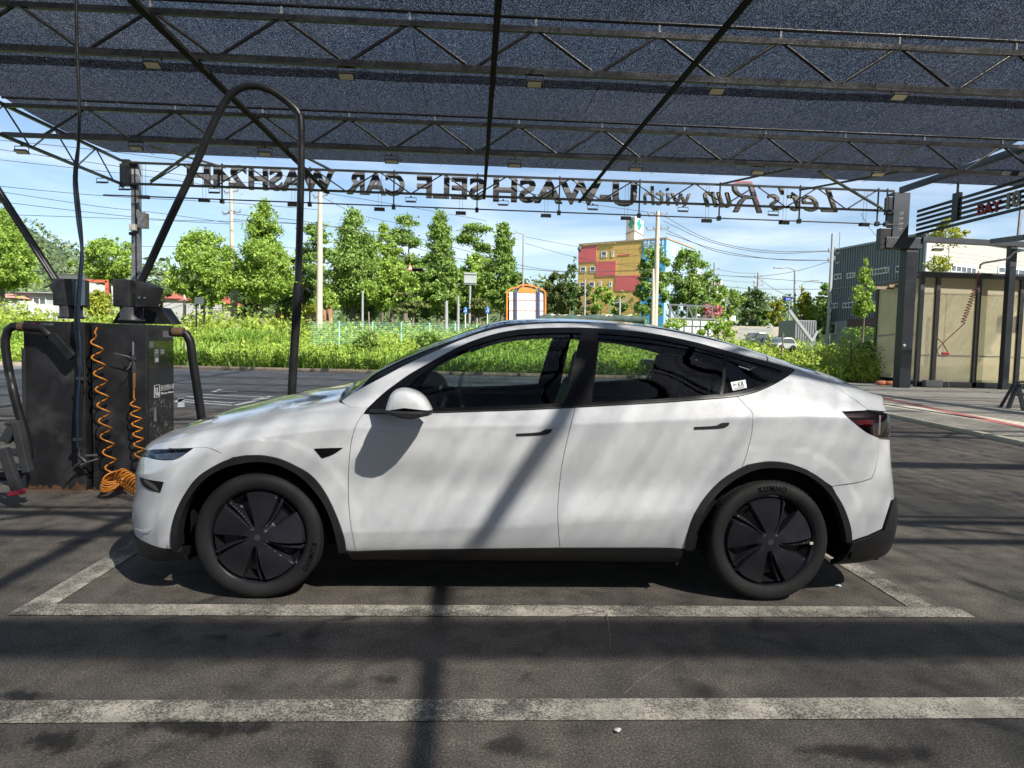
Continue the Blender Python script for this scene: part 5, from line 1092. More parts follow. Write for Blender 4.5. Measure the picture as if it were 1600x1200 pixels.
mb = MB(); P = [at_y(209, 590, VY-.08), at_y(209, 610, VY-.08)]+coil([(209, 622), (214, 660), (220, 725)], 6.5, .042, VY-.08); mb.tube(P, .0068, 8); mb.build('coil', org, c_)
mb = MB(); mb.tube([at_y(a, b, VY-.08) for a, b in ((209.5, 582), (209.5, 606))], .013, 8); mb.build('swivel', M('copper', (.4, .2, .08), .4, metal=.5), c_)
g = thing('air_gun', 'black and silver air gun hooked on the front of the right cabinet', 'air gun', at_y(209, 560, VY-.08))
mb = MB(); mb.tube([at_y(a, b, VY-.08) for a, b in ((207, 555), (209, 562), (209, 582))], .018, 8); mb.tube([at_y(a, b, VY-.08) for a, b in ((214, 562), (204, 560), (198, 557))], [.022, .016, .008], 8); mb.build('body', dmet, g)
mb = MB(); mb.tube([at_y(a, b, VY-.08) for a, b in ((208, 558), (208, 534))], .009, 8); mb.tube([at_y(a, b, VY-.1) for a, b in ((203, 558), (190, 554.5), (177, 551.5))], [.008, .005, .002], 8); mb.tube([at_y(a, b, VY-.1) for a, b in ((205, 566), (203, 573), (197, 579))], [.006, .007, .002], 8); mb.build('lever', alu, g)
# print on the cabinets
wprint = M('white_print', (.55, .55, .55), .6, var=.15); mb = MB(); e = at_y(64, 508.5, VY)
Vt, Ft = text_mb('VACUUM CLEANER', 1, .004, width=1); Vt[:,1] /= .75; put_text(mb, Vt, Ft, e+[0, -.004, 0], at_y(84, 508.5, VY)-e, (0, 0, .022), (0, -.5, 0)); mb.build('maker_print', M('grey_print', (.25, .25, .25), .6), v1)
mb = MB(); mb.box(at_y(51, 508, VY)[0], at_y(55.5, 508, VY)[0], VY-.003, VY-.001, e[2]-.003, e[2]+.022); mb.build('maker_mark', M('red_print', (.35, .02, .02), .5), v1)
def on_side(a, b):  # plane x = xc_
    d = ray(a, b); t = xc_/d[0]; return CE+d*t
def side_rect(mb, a0, b0, a1, b1, th=.006):
    p, q = on_side(a0, b0), on_side(a1, b1); y0, y1 = p[1], q[1]; z0, z1 = on_side((a0+a1)/2, b1)[2], on_side((a0+a1)/2, b0)[2]; mb.box(xc_+.001, xc_+th, min(y0, y1), max(y0, y1), z0, z1)
mb = MB(); side_rect(mb, 231, 533, 271, 700, .004); mb.build('side_door', M('door_gloss_black', (.020, .021, .022), .12, coat=.5, var=.2), v2)
mb = MB()
for a0, b0, a1, b1 in ((233, 534, 239, 543), (254, 517, 270, 527)): mb = MB(); side_rect(mb, a0, b0, a1, b1, .007); mb.build('info_plate', M('plate_grey', (.16, .17, .18), .5, var=.2), v2)
mb = MB()
for a0, b0, a1, b1 in ((240, 545, 246.5, 556), (249, 545, 255.5, 554), (240.5, 557, 246.5, 567)): side_rect(mb, a0, b0, a1, b1, .009)
mb.build('coin_panel', M('panel_steel', (.13, .14, .14), .35), v2)
mb = MB()
for a0, b0, a1, b1 in ((241, 547, 245.5, 548), (241, 550, 245.5, 551), (250, 547, 254.5, 548), (250, 550, 254.5, 551), (241.5, 560, 245.5, 565)): side_rect(mb, a0, b0, a1, b1, .011)
mb.build('panel_print', wprint, v2)
def side_text(txt, pa, pb, hpx, mat, name):
    Pa, Pb = on_side(*pa), on_side(*pb); T = on_side(pa[0], pa[1]-hpx); Vt, Ft = text_mb(txt, 1, .004); Vt[:,0] -= Vt[:,0].min(); Vt[:,0] /= Vt[:,0].max(); Vt[:,1] -= Vt[:,1].min(); Vt[:,1] /= Vt[:,1].max()
    mb = MB(); put_text(mb, Vt, Ft, (xc_+.008, Pa[1], Pa[2]), np.array([0, Pb[1]-Pa[1], 0]), np.array([0, 0, T[2]-Pa[2]]), np.array([1., 0, 0])); return mb.build(name, mat, v2)
side_text('진공청소기', (250, 611), (270, 608.5), 9, wprint, 'korean_lettering'); side_text('Vacuum cleaner', (250, 616.5), (270, 614), 3.2, wprint, 'english_lettering')
mb = MB()
for a0, b0, a1, b1 in ((240, 602, 240.8, 621), (248, 601, 248.8, 620), (240, 601.2, 248.8, 602.2), (240, 620, 248.8, 621), (242, 606, 243, 616), (244.5, 605, 245.5, 612), (243, 613, 247, 618)): side_rect(mb, a0, b0, a1, b1, .008)
mb.build('vacuum_pictogram', wprint, v2)
mb = MB(); side_rect(mb, 240, 637, 243, 658, .008); mb.build('side_label', M('label_grey', (.2, .2, .2), .6), v2)
mb = MB(); rr = random.Random(4)
for k in range(90):
    a, b = rr.uniform(233, 268), rr.uniform(625, 690); p = on_side(a, b); an = rr.uniform(0, 3.1); l = rr.uniform(.02, .05); u = np.array([0, math.cos(an)*l, math.sin(an)*l])
    mb.beam((xc_+.0055, p[1], p[2]), (xc_+.0055, p[1]+u[1], p[2]+u[2]), .002, .003, up=(1, 0, 0))
mb.build('scratch_pattern', M('scratch_grey', (.14, .14, .15), .5), v2)
# grey plastic step stand at the left edge
ls = thing('step_stand', 'grey metal A-shaped stand with a red foot at the left edge beside the vacuum station', 'stand', at_z(20, 765)); Yl = 5.9
mb = MB()
for p, q in (((5, 700), (28, 768)), ((26, 658), (44, 738)), ((26, 658), (8, 690))): mb.beam(at_y(*p, Yl), at_y(*q, Yl), .06, .08)
mb.build('legs', dmet, ls, bevel=.01)
mb = MB(); mb.beam(at_y(-30, 683, Yl), at_y(40, 684, Yl+.1), .12, .045); mb.build('tread', dmet, ls, bevel=.01); mb = MB(); mb.beam(at_y(-30, 745, Yl+.1), at_y(46, 736, Yl+.15), .08, .05); mb.build('tread', dmet, ls, bevel=.01); mb = MB(); mb.beam(at_y(10, 662, Yl), at_y(32, 659, Yl), .07, .03); mb.build('top_step', dmet, ls, bevel=.01)
mb = MB(); mb.beam(at_y(16, 771, Yl-.02), at_y(36, 768, Yl-.02), .09, .04); mb.build('red_foot', M('red_rubber', (.40, .03, .05), .6), ls, bevel=.01)

# unseen block added behind the viewpoint to cut fill light; mirrored in the car
r = thing('fill_blocker', 'long low unseen block added behind the viewpoint to cut fill light, mirrored in the car', 'building', (0, -24, 0)); mb = MB(); mb.box(-34, 34, -30, -29.7, 0, 6.2); mb.box(-34, 34, -30, -23, 5.6, 6.2)
mb.build('wall', M('fill_blocker_wall', (.16, .16, .17), .7, var=.2, scale=.5), r)
for k in range(-4, 5): mb = MB(); mb.box(k*7.5-.2, k*7.5+.2, -30, -23.4, 0, 5.6); mb.build('fill_blocker_partition', M('fill_blocker_partition', (.22, .22, .22), .6) if k == -4 else bpy.data.materials['fill_blocker_partition'], r)
# ------------------------------------------------------------------ vegetation
def soup(name, C_, S_, mat, rng, parent=None, loc=None, up=.0, asp=(.55, 1.)):
    """many leaf-sized faces: centres C_, sizes S_"""
    n = len(C_); a = rng.normal(size=(n, 3)); a[:,2] = a[:,2]*(1-up)+up*1.5; a /= np.linalg.norm(a, axis=1, keepdims=True)
    b = np.cross(a, rng.normal(size=(n, 3))); b /= np.linalg.norm(b, axis=1, keepdims=True); s = np.asarray(S_)[:,None]*.5; w = rng.uniform(asp[0], asp[1], (n, 1))
    o0 = origin_of(parent) if parent is not None else np.array(loc, float)
    P = np.stack([C_-a*s, C_-b*s*w*.6+a*s*.1, C_+a*s, C_+b*s*w*.6+a*s*.1], 1).reshape(-1, 3)-o0
    me = bpy.data.meshes.new(name); me.vertices.add(4*n); me.vertices.foreach_set('co', P.ravel().astype(np.float32)); me.loops.add(4*n); me.loops.foreach_set('vertex_index', np.arange(4*n, dtype=np.int32))
    me.polygons.add(n); me.polygons.foreach_set('loop_start', np.arange(0, 4*n, 4, dtype=np.int32)); me.materials.append(mat); me.update(calc_edges=True)
    return link_mesh(name, me, parent, None if parent is not None else loc)
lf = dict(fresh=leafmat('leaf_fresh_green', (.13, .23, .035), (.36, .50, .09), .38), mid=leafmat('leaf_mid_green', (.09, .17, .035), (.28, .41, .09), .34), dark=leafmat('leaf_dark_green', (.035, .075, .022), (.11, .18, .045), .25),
          olive=leafmat('leaf_olive', (.06, .085, .022), (.15, .18, .05), .22), yellow=leafmat('leaf_yellow_green', (.16, .20, .02), (.36, .38, .04), .35), pink=leafmat('blossom_pink', (.45, .15, .16), (.65, .30, .28), .3), far=leafmat('leaf_distant_hazed', (.075, .12, .05), (.15, .20, .08), .2))  # distant leaf colour lightened, with haze painted in
bark = M('bark', (.12, .10, .075), .9, var=.35, scale=6, bump=.5, bscale=20)
bark_l = M('pale_bark', (.24, .21, .17), .9, var=.3, scale=5, bump=.4, bscale=20)
def prof(kind, u):
    if kind == 'oval': return np.sin(np.pi*np.clip(u*.93+.07, 0, 1))**.55
    if kind == 'egg': return np.sin(np.pi*np.clip(u, 0, 1)**.62)**.7
    if kind == 'spire': return np.clip(np.where(u < .18, u/.18*.9+.1, (1-(u-.18)/.82)**.75*1.), 0.04, 1)*(1+.12*np.sin(u*17))
    if kind == 'column': return np.clip(np.sin(np.pi*np.clip(u*.9+.08, 0, 1))**.35, .05, 1)
    if kind == 'bush': return np.sqrt(np.clip(1-u**2, 0, 1))
    return np.sin(np.pi*u)**.7
TREES = 0
def tree(label, x, ytop, ybot, w, Y, kind='egg', mat='mid', ybase=None, cat='tree', name='tree', group='trees beyond the field', dens=1., leaf=None, trunkm=None, trunk_w=None, limbs=True):
    global TREES; TREES += 1; rng = np.random.default_rng(TREES*17+3)
    top, bot = at_y(x, ytop, Y), at_y(x, ybot, Y); X = bot[0]; Wm = w*Y/FPX/2*(.93 if kind in ('spire', 'egg', 'oval') else 1); H = top[2]-bot[2]
    zb = float(terrain(X, Y)); zb = min(zb, bot[2]) if ybase is None else at_y(x, ybase, Y)[2]
    r = thing(name, label, cat, (X, Y, zb), group)
    area = w*(ybot-ytop); NL = int(np.clip(area*1.35*dens, 500, 22000)); nc = int(np.clip(NL/85, 18, 230))
    u = rng.uniform(0.01, 1, nc*4); 
    if kind == 'pine':
        npad = max(6, int(nc/9)); pu = rng.uniform(.0, 1, npad); pa = rng.uniform(0, 6.28, npad); pr_ = Wm*np.sqrt(rng.uniform(.0, 1, npad))*.75*(1-.45*pu); cc = []
        for k in range(npad):
            m = 9; ang = rng.uniform(0, 6.28, m); rr = Wm*.33*np.sqrt(rng.uniform(0, 1, m)); cc.append(np.stack([pr_[k]*np.cos(pa[k])+rr*np.cos(ang), pr_[k]*np.sin(pa[k])+rr*np.sin(ang), pu[k]*H+rng.normal(0, .04*H, m)], 1))
        cc = np.vstack(cc)
    else:
        p_ = prof(kind, u); keep = rng.uniform(0, 1, len(u)) < np.clip(p_, .12, 1); u = u[keep][:nc]; th = rng.uniform(0, 6.28, len(u)); lob = .92+.22*np.sin(th*3+TREES+u*5)+.16*np.sin(th*2+u*13+TREES)
        rr = prof(kind, u)*Wm*lob*(rng.uniform(.18, 1, len(u))**.42); cc = np.stack([rr*np.cos(th), rr*np.sin(th), u*H], 1)
    k = max(6, NL//max(1, len(cc))); cr_ = max(.07*min(Wm*2, H), .18)*rng.uniform(.7, 1.5, len(cc)); 
    L_ = np.repeat(cc, k, 0)+rng.normal(size=(len(cc)*k, 3))*np.repeat(cr_, k)[:,None]*([.62, .62, .45] if kind != 'pine' else [.8, .8, .28])
    # shoots sticking out of the outline
    if kind in ('egg', 'oval', 'spire', 'column'):
        ns = max(6, int(w/9)); 
        for _ in range(ns):
            uu = rng.uniform(.62, .98); t_ = rng.uniform(0, 6.28); r0 = prof(kind, np.array([uu]))[0]*Wm*.85; hh = rng.uniform(.04, .11)*H; m = 14; q = np.linspace(0, 1, m)[:,None]
            L_ = np.vstack([L_, np.array([r0*math.cos(t_), r0*math.sin(t_), uu*H])+q*np.array([.25*hh*math.cos(t_), .25*hh*math.sin(t_), hh])+rng.normal(0, .05, (m, 3))])
    L_ = L_+[X, Y, bot[2]]; lsz = leaf or (.0042*Y); 
    soup('crown', L_, rng.uniform(.6, 1.5, len(L_))*lsz, lf[mat] if isinstance(mat, str) else mat, rng, r)
    tw = (trunk_w or max(.10, Wm*.085)); mb = MB(); c = Vector((X, Y, zb-.1)); hh = bot[2]-zb+H*.55
    pts = [c+Vector((.04*H*math.sin(q*3+TREES)*q, .03*H*math.cos(q*2+TREES)*q, q*hh)) for q in (0, .15, .35, .6, .8, 1.)]; mb.tube(pts, [tw*1.25, tw, tw*.9, tw*.7, tw*.5, tw*.25], 8)
    if limbs:
        for k in range(6 if kind != 'pine' else 12):
            q = rng.uniform(.35, .9); i = pts[0].lerp(pts[-1], q); a = rng.uniform(0, 6.28); l = Wm*rng.uniform(.45, .8)
            if kind == 'pine' or k < 6: mb.tube([i, i+Vector((math.cos(a)*l*.5, math.sin(a)*l*.5, l*.35)), i+Vector((math.cos(a)*l, math.sin(a)*l, l*(.9 if kind != 'pine' else .5)))], [tw*.4, tw*.28, tw*.1], 5)
    mb.build('trunk', trunkm or bark, r); return r
G1 = 'roadside trees along the far side of the field'
tree('bright green tree cut by the left edge of the picture', 2, 330, 452, 102, 52, 'egg', 'fresh', 500, group=G1, dens=1.1)
tree('round green tree between the two turrets of the vacuum station, left of the grey post', 172, 372, 442, 86, 62, 'oval', 'fresh', 500, group=G1)
tree('broad round tree left of the thin utility pole, behind the dark board', 318, 362, 474, 100, 55, 'oval', 'fresh', 500, group=G1, dens=1.15)
tree('tall bright tree with a pointed top right of the thin utility pole', 411, 318, 474, 100, 56, 'spire', 'fresh', 505, group=G1, dens=1.3)
tree('big dense tree right of the thick concrete pole', 552, 330, 478, 108, 60, 'spire', 'mid', 505, group=G1, dens=1.2)
tree('slim bright tree left of the traffic light, merged with its taller neighbour', 598, 352, 440, 56, 63, 'egg', 'fresh', 505, group=G1)
tree('bushy green tree under the traffic light', 612, 402, 486, 84, 57, 'egg', 'fresh', 502, group=G1)
tree('tall slender tree with a leafy spike right of the traffic light', 685, 332, 492, 78, 60, 'spire', 'mid', 505, group=G1, dens=1.25)
tree('pointed tree left of the orange framed board', 784, 345, 486, 66, 60, 'spire', 'mid', 505, group=G1, dens=1.25)
tree('bright tree in the gap behind the back of the road sign', 740, 398, 480, 74, 66, 'egg', 'fresh', 502, group=G1)
tree('tall flat-topped green tree in front of the blue corner of the painted building', 1018, 390, 494, 52, 66, 'column', 'mid', 505, group=G1, dens=1.3)
tree('tall dense tree right of the concrete pole, in front of the building side wall', 1074, 392, 492, 58, 68, 'column', 'mid', 508, group=G1, dens=1.3)
tree('medium dark tree right of the two tall column-shaped trees', 1106, 424, 492, 50, 72, 'egg', 'mid', 508, group=G1)
tree('light green round tree beside the pink blossoming tree', 1138, 452, 497, 46, 66, 'oval', 'fresh', 512, group=G1)
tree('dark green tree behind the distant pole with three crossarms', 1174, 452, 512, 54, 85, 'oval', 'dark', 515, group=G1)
tree('yellow-green tree left of the street lamp on the right', 1213, 468, 508, 34, 70, 'egg', 'yellow', 515, group=G1)
tree('slim young ginkgo with a spiky top right of the street lamp', 1254, 446, 516, 34, 60, 'spire', 'yellow', 520, group=G1)
tree('small green tree close to the left wall of the dark metal building', 1288, 438, 512, 34, 72, 'egg', 'mid', 520, group=G1)
tree('bright bush-like tree in front of the dark metal building edge', 1277, 474, 524, 44, 60, 'oval', 'fresh', 528, group=G1)
tree('young sapling with sparse leaves in front of the dark metal building', 1349, 410, 497, 32, 38, 'spire', 'fresh', 552, name='sapling', cat='sapling', group='young saplings', dens=.9, trunk_w=.05)
tree('tall thin sapling with yellowing leaves in front of the white building, under the sign rack', 1484, 343, 382, 44, 36, 'oval', 'yellow', 560, name='sapling', cat='sapling', group='young saplings', dens=.55, trunk_w=.035)
tree('low twiggy sapling left of the yellowing one, in front of the white building', 1466, 398, 428, 30, 36, 'oval', 'yellow', 560, name='sapling', cat='sapling', group='young saplings', dens=.5, trunk_w=.025)
tree('pink blossoming tree in front of the white wall panels', 1112, 476, 499, 34, 60, 'oval', 'pink', 508, group=None)
G2 = 'pines and dark trees behind the roadside row'
tree('open pine with flat pads between the big dense tree and the slender one', 634, 340, 440, 84, 80, 'pine', 'mid', 500, name='pine_tree', group=G2, trunkm=bark)
tree('sparse pine with airy branches left of the pointed tree', 738, 350, 452, 84, 82, 'pine', 'mid', 500, name='pine_tree', group=G2, dens=.55)
tree('dark pine behind the hanging hose and thick concrete pole', 490, 352, 476, 70, 84, 'pine', 'mid', 500, name='pine_tree', group=G2, dens=1.1)
tree('dark tree between the thin pole and the hanging hose', 385, 412, 492, 74, 86, 'oval', 'dark', 500, group=G2)
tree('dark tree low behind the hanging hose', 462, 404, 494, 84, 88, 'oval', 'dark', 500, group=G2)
tree('dark tree behind the big dense tree', 566, 404, 496, 90, 88, 'oval', 'dark', 500, group=G2)
tree('dark tree behind the traffic light', 650, 408, 496, 90, 90, 'oval', 'dark', 502, group=G2)
tree('dark tree behind the blue parking signs', 722, 420, 498, 84, 90, 'oval', 'dark', 502, group=G2)
tree('dark tree right behind the pointed tree', 800, 420, 500, 60, 90, 'oval', 'dark', 502, group=G2)
tree('small gnarled ornamental pine beside the tall slender tree', 645, 458, 490, 62, 54, 'pine', 'olive', 507, name='pine_tree', group='low ornamental pines', dens=1.2)
tree('low spreading ornamental pine behind the right blue sign', 750, 470, 494, 66, 54, 'pine', 'olive', 507, name='pine_tree', group='low ornamental pines', dens=1.3)
tree('rounded olive tree right of the orange framed board', 868, 428, 490, 60, 75, 'bush', 'olive', 500, group=G2, dens=1.2)
tree('thin dark cypress in front of the far wood, left of the painted building', 891, 405, 484, 15, 72, 'column', 'dark', 500, group=G2, dens=1.6)
tree('small round bright tree in front of the painted building windows', 939, 448, 488, 38, 66, 'oval', 'fresh', 502, group=G1)
tree('bushy olive tree at the left foot of the painted building', 912, 446, 492, 44, 74, 'bush', 'olive', 500, group=G2)
tree('dark cypress-like tree at the foot of the painted building', 968, 456, 494, 26, 74, 'egg', 'mid', 500, group=G2)
tree('clipped round yellow-green shrub between the two turrets', 153, 456, 500, 40, 46, 'oval', 'yellow', 506, name='shrub', cat='shrub', group='clipped shrubs', dens=1.5, limbs=False)
tree('palm-like bush at the foot of the thick concrete pole', 512, 452, 482, 34, 56, 'bush', 'fresh', 500, name='shrub', cat='shrub', group='clipped shrubs')
tree('low green bush between the thick pole and the big dense tree', 480, 476, 496, 34, 52, 'bush', 'yellow', 503, name='shrub', cat='shrub', group='clipped shrubs')
tree('olive bush behind the red roofed house', 238, 440, 480, 60, 70, 'bush', 'olive', 500, name='shrub', cat='shrub', group='clipped shrubs')
tree('bushy green tree behind the white fence panels', 1190, 486, 512, 40, 88, 'oval', 'mid', 515, group=G2)
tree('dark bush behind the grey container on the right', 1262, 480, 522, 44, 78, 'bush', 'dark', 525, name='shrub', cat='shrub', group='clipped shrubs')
# clipped hedge beside the metal building
rng = np.random.default_rng(5); hg = [at_y(1332, 512, 39), at_y(1366, 545, 39)]; n = 7000; w_ = np.stack([rng.uniform(hg[0][0], hg[1][0]+.8, n), rng.uniform(38.5, 40.5, n), rng.uniform(.4, hg[0][2], n)], 1)
m_ = (w_[:,1] < 38.9) | (w_[:,2] > hg[0][2]-.35) | (w_[:,0] < hg[0][0]+.3); w_ = w_[m_]+rng.normal(0, .05, (m_.sum(), 3)); tag(soup('hedge', w_, rng.uniform(.10, .2, len(w_)), lf['mid'], rng, loc=(w_[:,0].mean(), 39.5, .3)), 'clipped leafy hedge at the foot of the dark metal building', 'hedge')

# weeds and grass of the field
rng = np.random.default_rng(11)
def field_pts(n, y0, y1, px0, px1):
    Y_ = y0+(y1-y0)*rng.uniform(0, 1, n)**1.25; a = rng.uniform(px0, px1, n); t = np.tan(YAW)+(a-800)/FPX; X_2 = Y_*t; return X_2, Y_
def weeds(name, n, y0, y1, px0, px1, h0, h1, sz, mat, label_kind, k=9, lean=.25):
    x, y = field_pts(n, y0, y1, px0, px1); h = rng.uniform(h0, h1, n)*(.65+.5*np.sin(x*.7+1)*np.sin(y*.5+x*.23)+.35); z0 = terrain(x, y)
    q = rng.uniform(.05, 1, (n, k)); sp = .16+.22*q
    C_ = np.stack([x[:,None]+rng.normal(0, 1, (n, k))*sp*lean*2, y[:,None]+rng.normal(0, 1, (n, k))*sp*lean*2, z0[:,None]+q*h[:,None]], -1).reshape(-1, 3)
    o = soup(name, C_, rng.uniform(.6, 1.6, len(C_))*sz, mat, rng, loc=(0, 0, 0)); o['kind'] = 'stuff'; return o
wm = leafmat('weed_leaf', (.14, .25, .03), (.36, .48, .07), .35); wm2 = leafmat('weed_leaf_yellow', (.15, .23, .03), (.36, .43, .07), .35); gm_ = leafmat('tall_grass_leaf', (.15, .27, .04), (.36, .52, .10), .4)
weeds('weeds', 9000, 30.5, 40, -60, 1390, .25, .75, .13, wm, 0, 10); weeds('weeds', 6500, 38, 60, -60, 1390, .5, 1.3, .22, wm, 0, 10); weeds('weeds', 2600, 33, 58, -60, 1390, .6, 1.35, .17, wm2, 0, 9)
weeds('weeds', 2200, 31, 42, 1080, 1390, .5, 1.3, .14, wm2, 0, 12); weeds('weeds', 1600, 40, 54, -40, 480, 1., 2.0, .24, wm2, 0, 9)
# tall grass blades
def blades(n, y0, y1, px0, px1, h0, h1, mat, clump=14, cl=None):
    x, y = field_pts(max(1, n//clump), y0, y1, px0, px1)
    if cl is not None: x, y = cl
    x = np.repeat(x, clump)+rng.normal(0, .16, len(x)*clump); y = np.repeat(y, clump)+rng.normal(0, .16, len(y)*clump); m = len(x); h = rng.uniform(h0, h1, m); z = terrain(x, y); a = rng.uniform(0, 6.28, m); ln = h*rng.uniform(.1, .55, m); dx, dy = np.cos(a)*ln, np.sin(a)*ln; w = .018+.012*rng.uniform(0, 1, m)
    px_, py_ = -np.sin(a)*w, np.cos(a)*w
    P = np.stack([np.stack([x-px_, y-py_, z], 1), np.stack([x+px_, y+py_, z], 1), np.stack([x+dx*.4+px_*.8, y+dy*.4+py_*.8, z+h*.7], 1), np.stack([x+dx*.4-px_*.8, y+dy*.4-py_*.8, z+h*.7], 1), np.stack([x+dx, y+dy, z+h*.92], 1)], 1).reshape(-1, 3)
    me = bpy.data.meshes.new('tall_grass'); fs = [f for i in range(m) for f in ((5*i, 5*i+1, 5*i+2, 5*i+3), (5*i+3, 5*i+2, 5*i+4))]; me.from_pydata(P.tolist(), [], fs); me.materials.append(mat); o = link_mesh('tall_grass', me, loc=(0, 0, 0)); o['kind'] = 'stuff'; return o
blades(15000, 30.5, 48, -60, 1390, .35, .95, gm_)
cc_ = at_z(372, 572); cx_ = np.concatenate([at_y(a, 560, Y_)[0]+rng.normal(0, .5, 16) for a, Y_ in ((395, 37), (420, 37.5), (375, 37), (345, 39), (20, 34), (60, 36), (250, 33))]); cy_ = np.concatenate([Y_+rng.normal(0, .5, 16) for a, Y_ in ((395, 37), (420, 37.5), (375, 37), (345, 39), (20, 34), (60, 36), (250, 33))])
blades(0, 30, 31, 0, 1, .8, 1.6, gm_, 34, (cx_, cy_))
for (a, b, w, h, Y_, lab) in ((575, 532, 44, 26, 34, 'dark leafy bush in the weeds near the green mesh fence'), (352, 532, 36, 24, 36, 'dark leafy bush in the weeds under the thin pole'), (668, 532, 44, 22, 33.5, 'leafy bush in the weeds just left of the car roof'), (1122, 512, 60, 26, 40, 'vine-covered bush above the rear of the car roof'), (1058, 503, 40, 14, 44, 'low yellowish bush behind the rear half of the car roof'), (1352, 548, 34, 40, 34, 'leafy bush beside the shelter side sheet'), (990, 500, 60, 10, 46, 'low green bush behind the net roll')):
    tree(lab, a, b-h/2, b+h/2, w, Y_, 'bush', 'mid' if Y_ < 36 else 'fresh', name='shrub', cat='shrub', group='bushes growing in the weeds', limbs=False, leaf=.15)
for i, (a, b0, b1, Y_, mat_) in enumerate(((288, 507, 552, 33, bark_l), (369, 505, 522, 38, bark_l), (577, 487, 552, 36, bark_l), (1221, 519, 554, 33, bark), (1330, 535, 575, 31.5, bark))):
    mb = MB(); p, q = at_y(a+(3 if i == 0 else 0), b1, Y_), at_y(a+(2 if i % 2 else -1), b0, Y_); mb.tube([p-[0, 0, .4], (p+q)/2+[.02, 0, 0], q], [.045, .04, .03], 7)
    tag(mb.build('stake', mat_), ['pale leaning stick in the weeds just right of the vacuum station', 'short pale stick in the weeds under the thin pole', 'thin pale stake in front of the green mesh fence', 'brown stake in the weeds behind the car tail', 'thin stick in the weeds left of the shelter'][i], 'stake', 'sticks standing in the weeds')
mb = MB(); mb.tube([at_y(a, b, 33) for a, b in ((1296, 578), (1320, 558), (1335, 545), (1344, 537))], .045, 7); tag(mb.build('fallen_branch', bark), 'dark branch leaning among the weeds at the foot of the sapling', 'branch')
bxp = at_y(1003, 560, 30.9); mb = MB(); a0, a1 = at_y(1005, 563, 30.9), at_y(1021, 588, 30.9); mb.box(a0[0], a1[0], 30.7, 31.3, .1, a0[2]); mb.box(a0[0]-.03, a1[0]+.03, 30.67, 31.33, a0[2], a0[2]+.05); tag(mb.build('utility_cabinet', M('cabinet_grey', (.20, .22, .22), .6), bevel=.01), 'small grey utility cabinet on the kerb, seen through the rear door windows', 'cabinet')

# hill and distant woods
def zhill(x, y): return 2.6+88*np.exp(-((x+290)/100)**2-((y-330)/110)**2)+15*np.exp(-((x+120)/75)**2-((y-300)/80)**2)+13*np.exp(-((x-5)/90)**2-((y-250)/50)**2)+12*np.exp(-((x-110)/100)**2-((y-270)/50)**2)
gx, gy = np.linspace(-480, 260, 90), np.linspace(150, 480, 50); V = [(x, y, float(zhill(x, y))-1.5) for y in gy for x in gx]; mb = MB(); mb.add(V, [(j*90+i, j*90+i+1, (j+1)*90+i+1, (j+1)*90+i) for j in range(49) for i in range(89)], True); tag(mb.build('hills', M('hill_green', (.045, .075, .03), .95, var=.3, scale=.05), loc=(0, 0, 0)), kind='structure')
n = 46000; x = rng.uniform(-420, 230, n); y = rng.uniform(165, 345, n); z = zhill(x, y); kk = z > 3.6; x, y, z = x[kk], y[kk], z[kk]
C_ = np.stack([x, y, z+1.5+rng.uniform(0, 2.5, len(x))+2.2*np.sin(x*.35)*np.sin(y*.31)], 1); o = soup('hill_wood', C_, rng.uniform(.9, 2.4, len(x)), lf['far'], rng, loc=(0, 0, 0)); o['kind'] = 'stuff'
n = 9000; x = rng.uniform(-140, 60, n); y = rng.uniform(112, 150, n); z = 2.6+rng.uniform(0, 1, n)**.8*(7.5+2.5*np.sin(x*.21)+1.5*np.sin(x*.57)); o = soup('far_wood', np.stack([x, y, z], 1), rng.uniform(.8, 2.0, n), lf['far'], rng, loc=(0, 0, 0)); o['kind'] = 'stuff'
n = 5000; x = rng.uniform(45, 200, n); y = rng.uniform(150, 190, n); z = 1.+rng.uniform(0, 1, n)**.8*(6+2.*np.sin(x*.21)+1.5*np.sin(x*.57)); o = soup('far_wood', np.stack([x, y, z], 1), rng.uniform(1., 2.2, n), lf['far'], rng, loc=(0, 0, 0)); o['kind'] = 'stuff'

# ------------------------------------------------------------------ buildings
def face(mb, A, B, u0, u1, z0, z1, d0=-.02, d1=.04):
    """a box on the vertical wall A->B (u along it in metres, d outwards: towards the viewer's side)"""
    A, B = np.array(A[:2], float), np.array(B[:2], float); t = (B-A)/np.linalg.norm(B-A); n = np.array([t[1], -t[0]]); P = []
    for z in (z0, z1):
        for u, d in ((u0, d0), (u1, d0), (u1, d1), (u0, d1)): q = A+t*u+n*d; P.append((q[0], q[1], z))
    mb.add(P, [(0,3,2,1),(4,5,6,7),(0,1,5,4),(1,2,6,5),(2,3,7,6),(3,0,4,7)])
def window(par, A, B, u0, u1, z0, z1, nm=1, fr=None, gl=None, fw=.08, split=None):
    mb = MB(); face(mb, A, B, u0, u1, z0, z0+fw, .0, .07); face(mb, A, B, u0, u1, z1-fw, z1, .0, .07); face(mb, A, B, u0, u0+fw, z0+fw, z1-fw, .0, .07); face(mb, A, B, u1-fw, u1, z0+fw, z1-fw, .0, .07)
    for k in range(1, nm): c = u0+(u1-u0)*k/nm; face(mb, A, B, c-fw*.5, c+fw*.5, z0+fw, z1-fw, .0, .065)
    if split: face(mb, A, B, u0+fw, u1-fw, z0+(z1-z0)*split-fw*.4, z0+(z1-z0)*split+fw*.4, .0, .063)
    w = mb.build('window', fr, par); mb = MB(); face(mb, A, B, u0+fw*.5, u1-fw*.5, z0+fw*.5, z1-fw*.5, -.01, .03); mb.build('pane', gl, w); return w
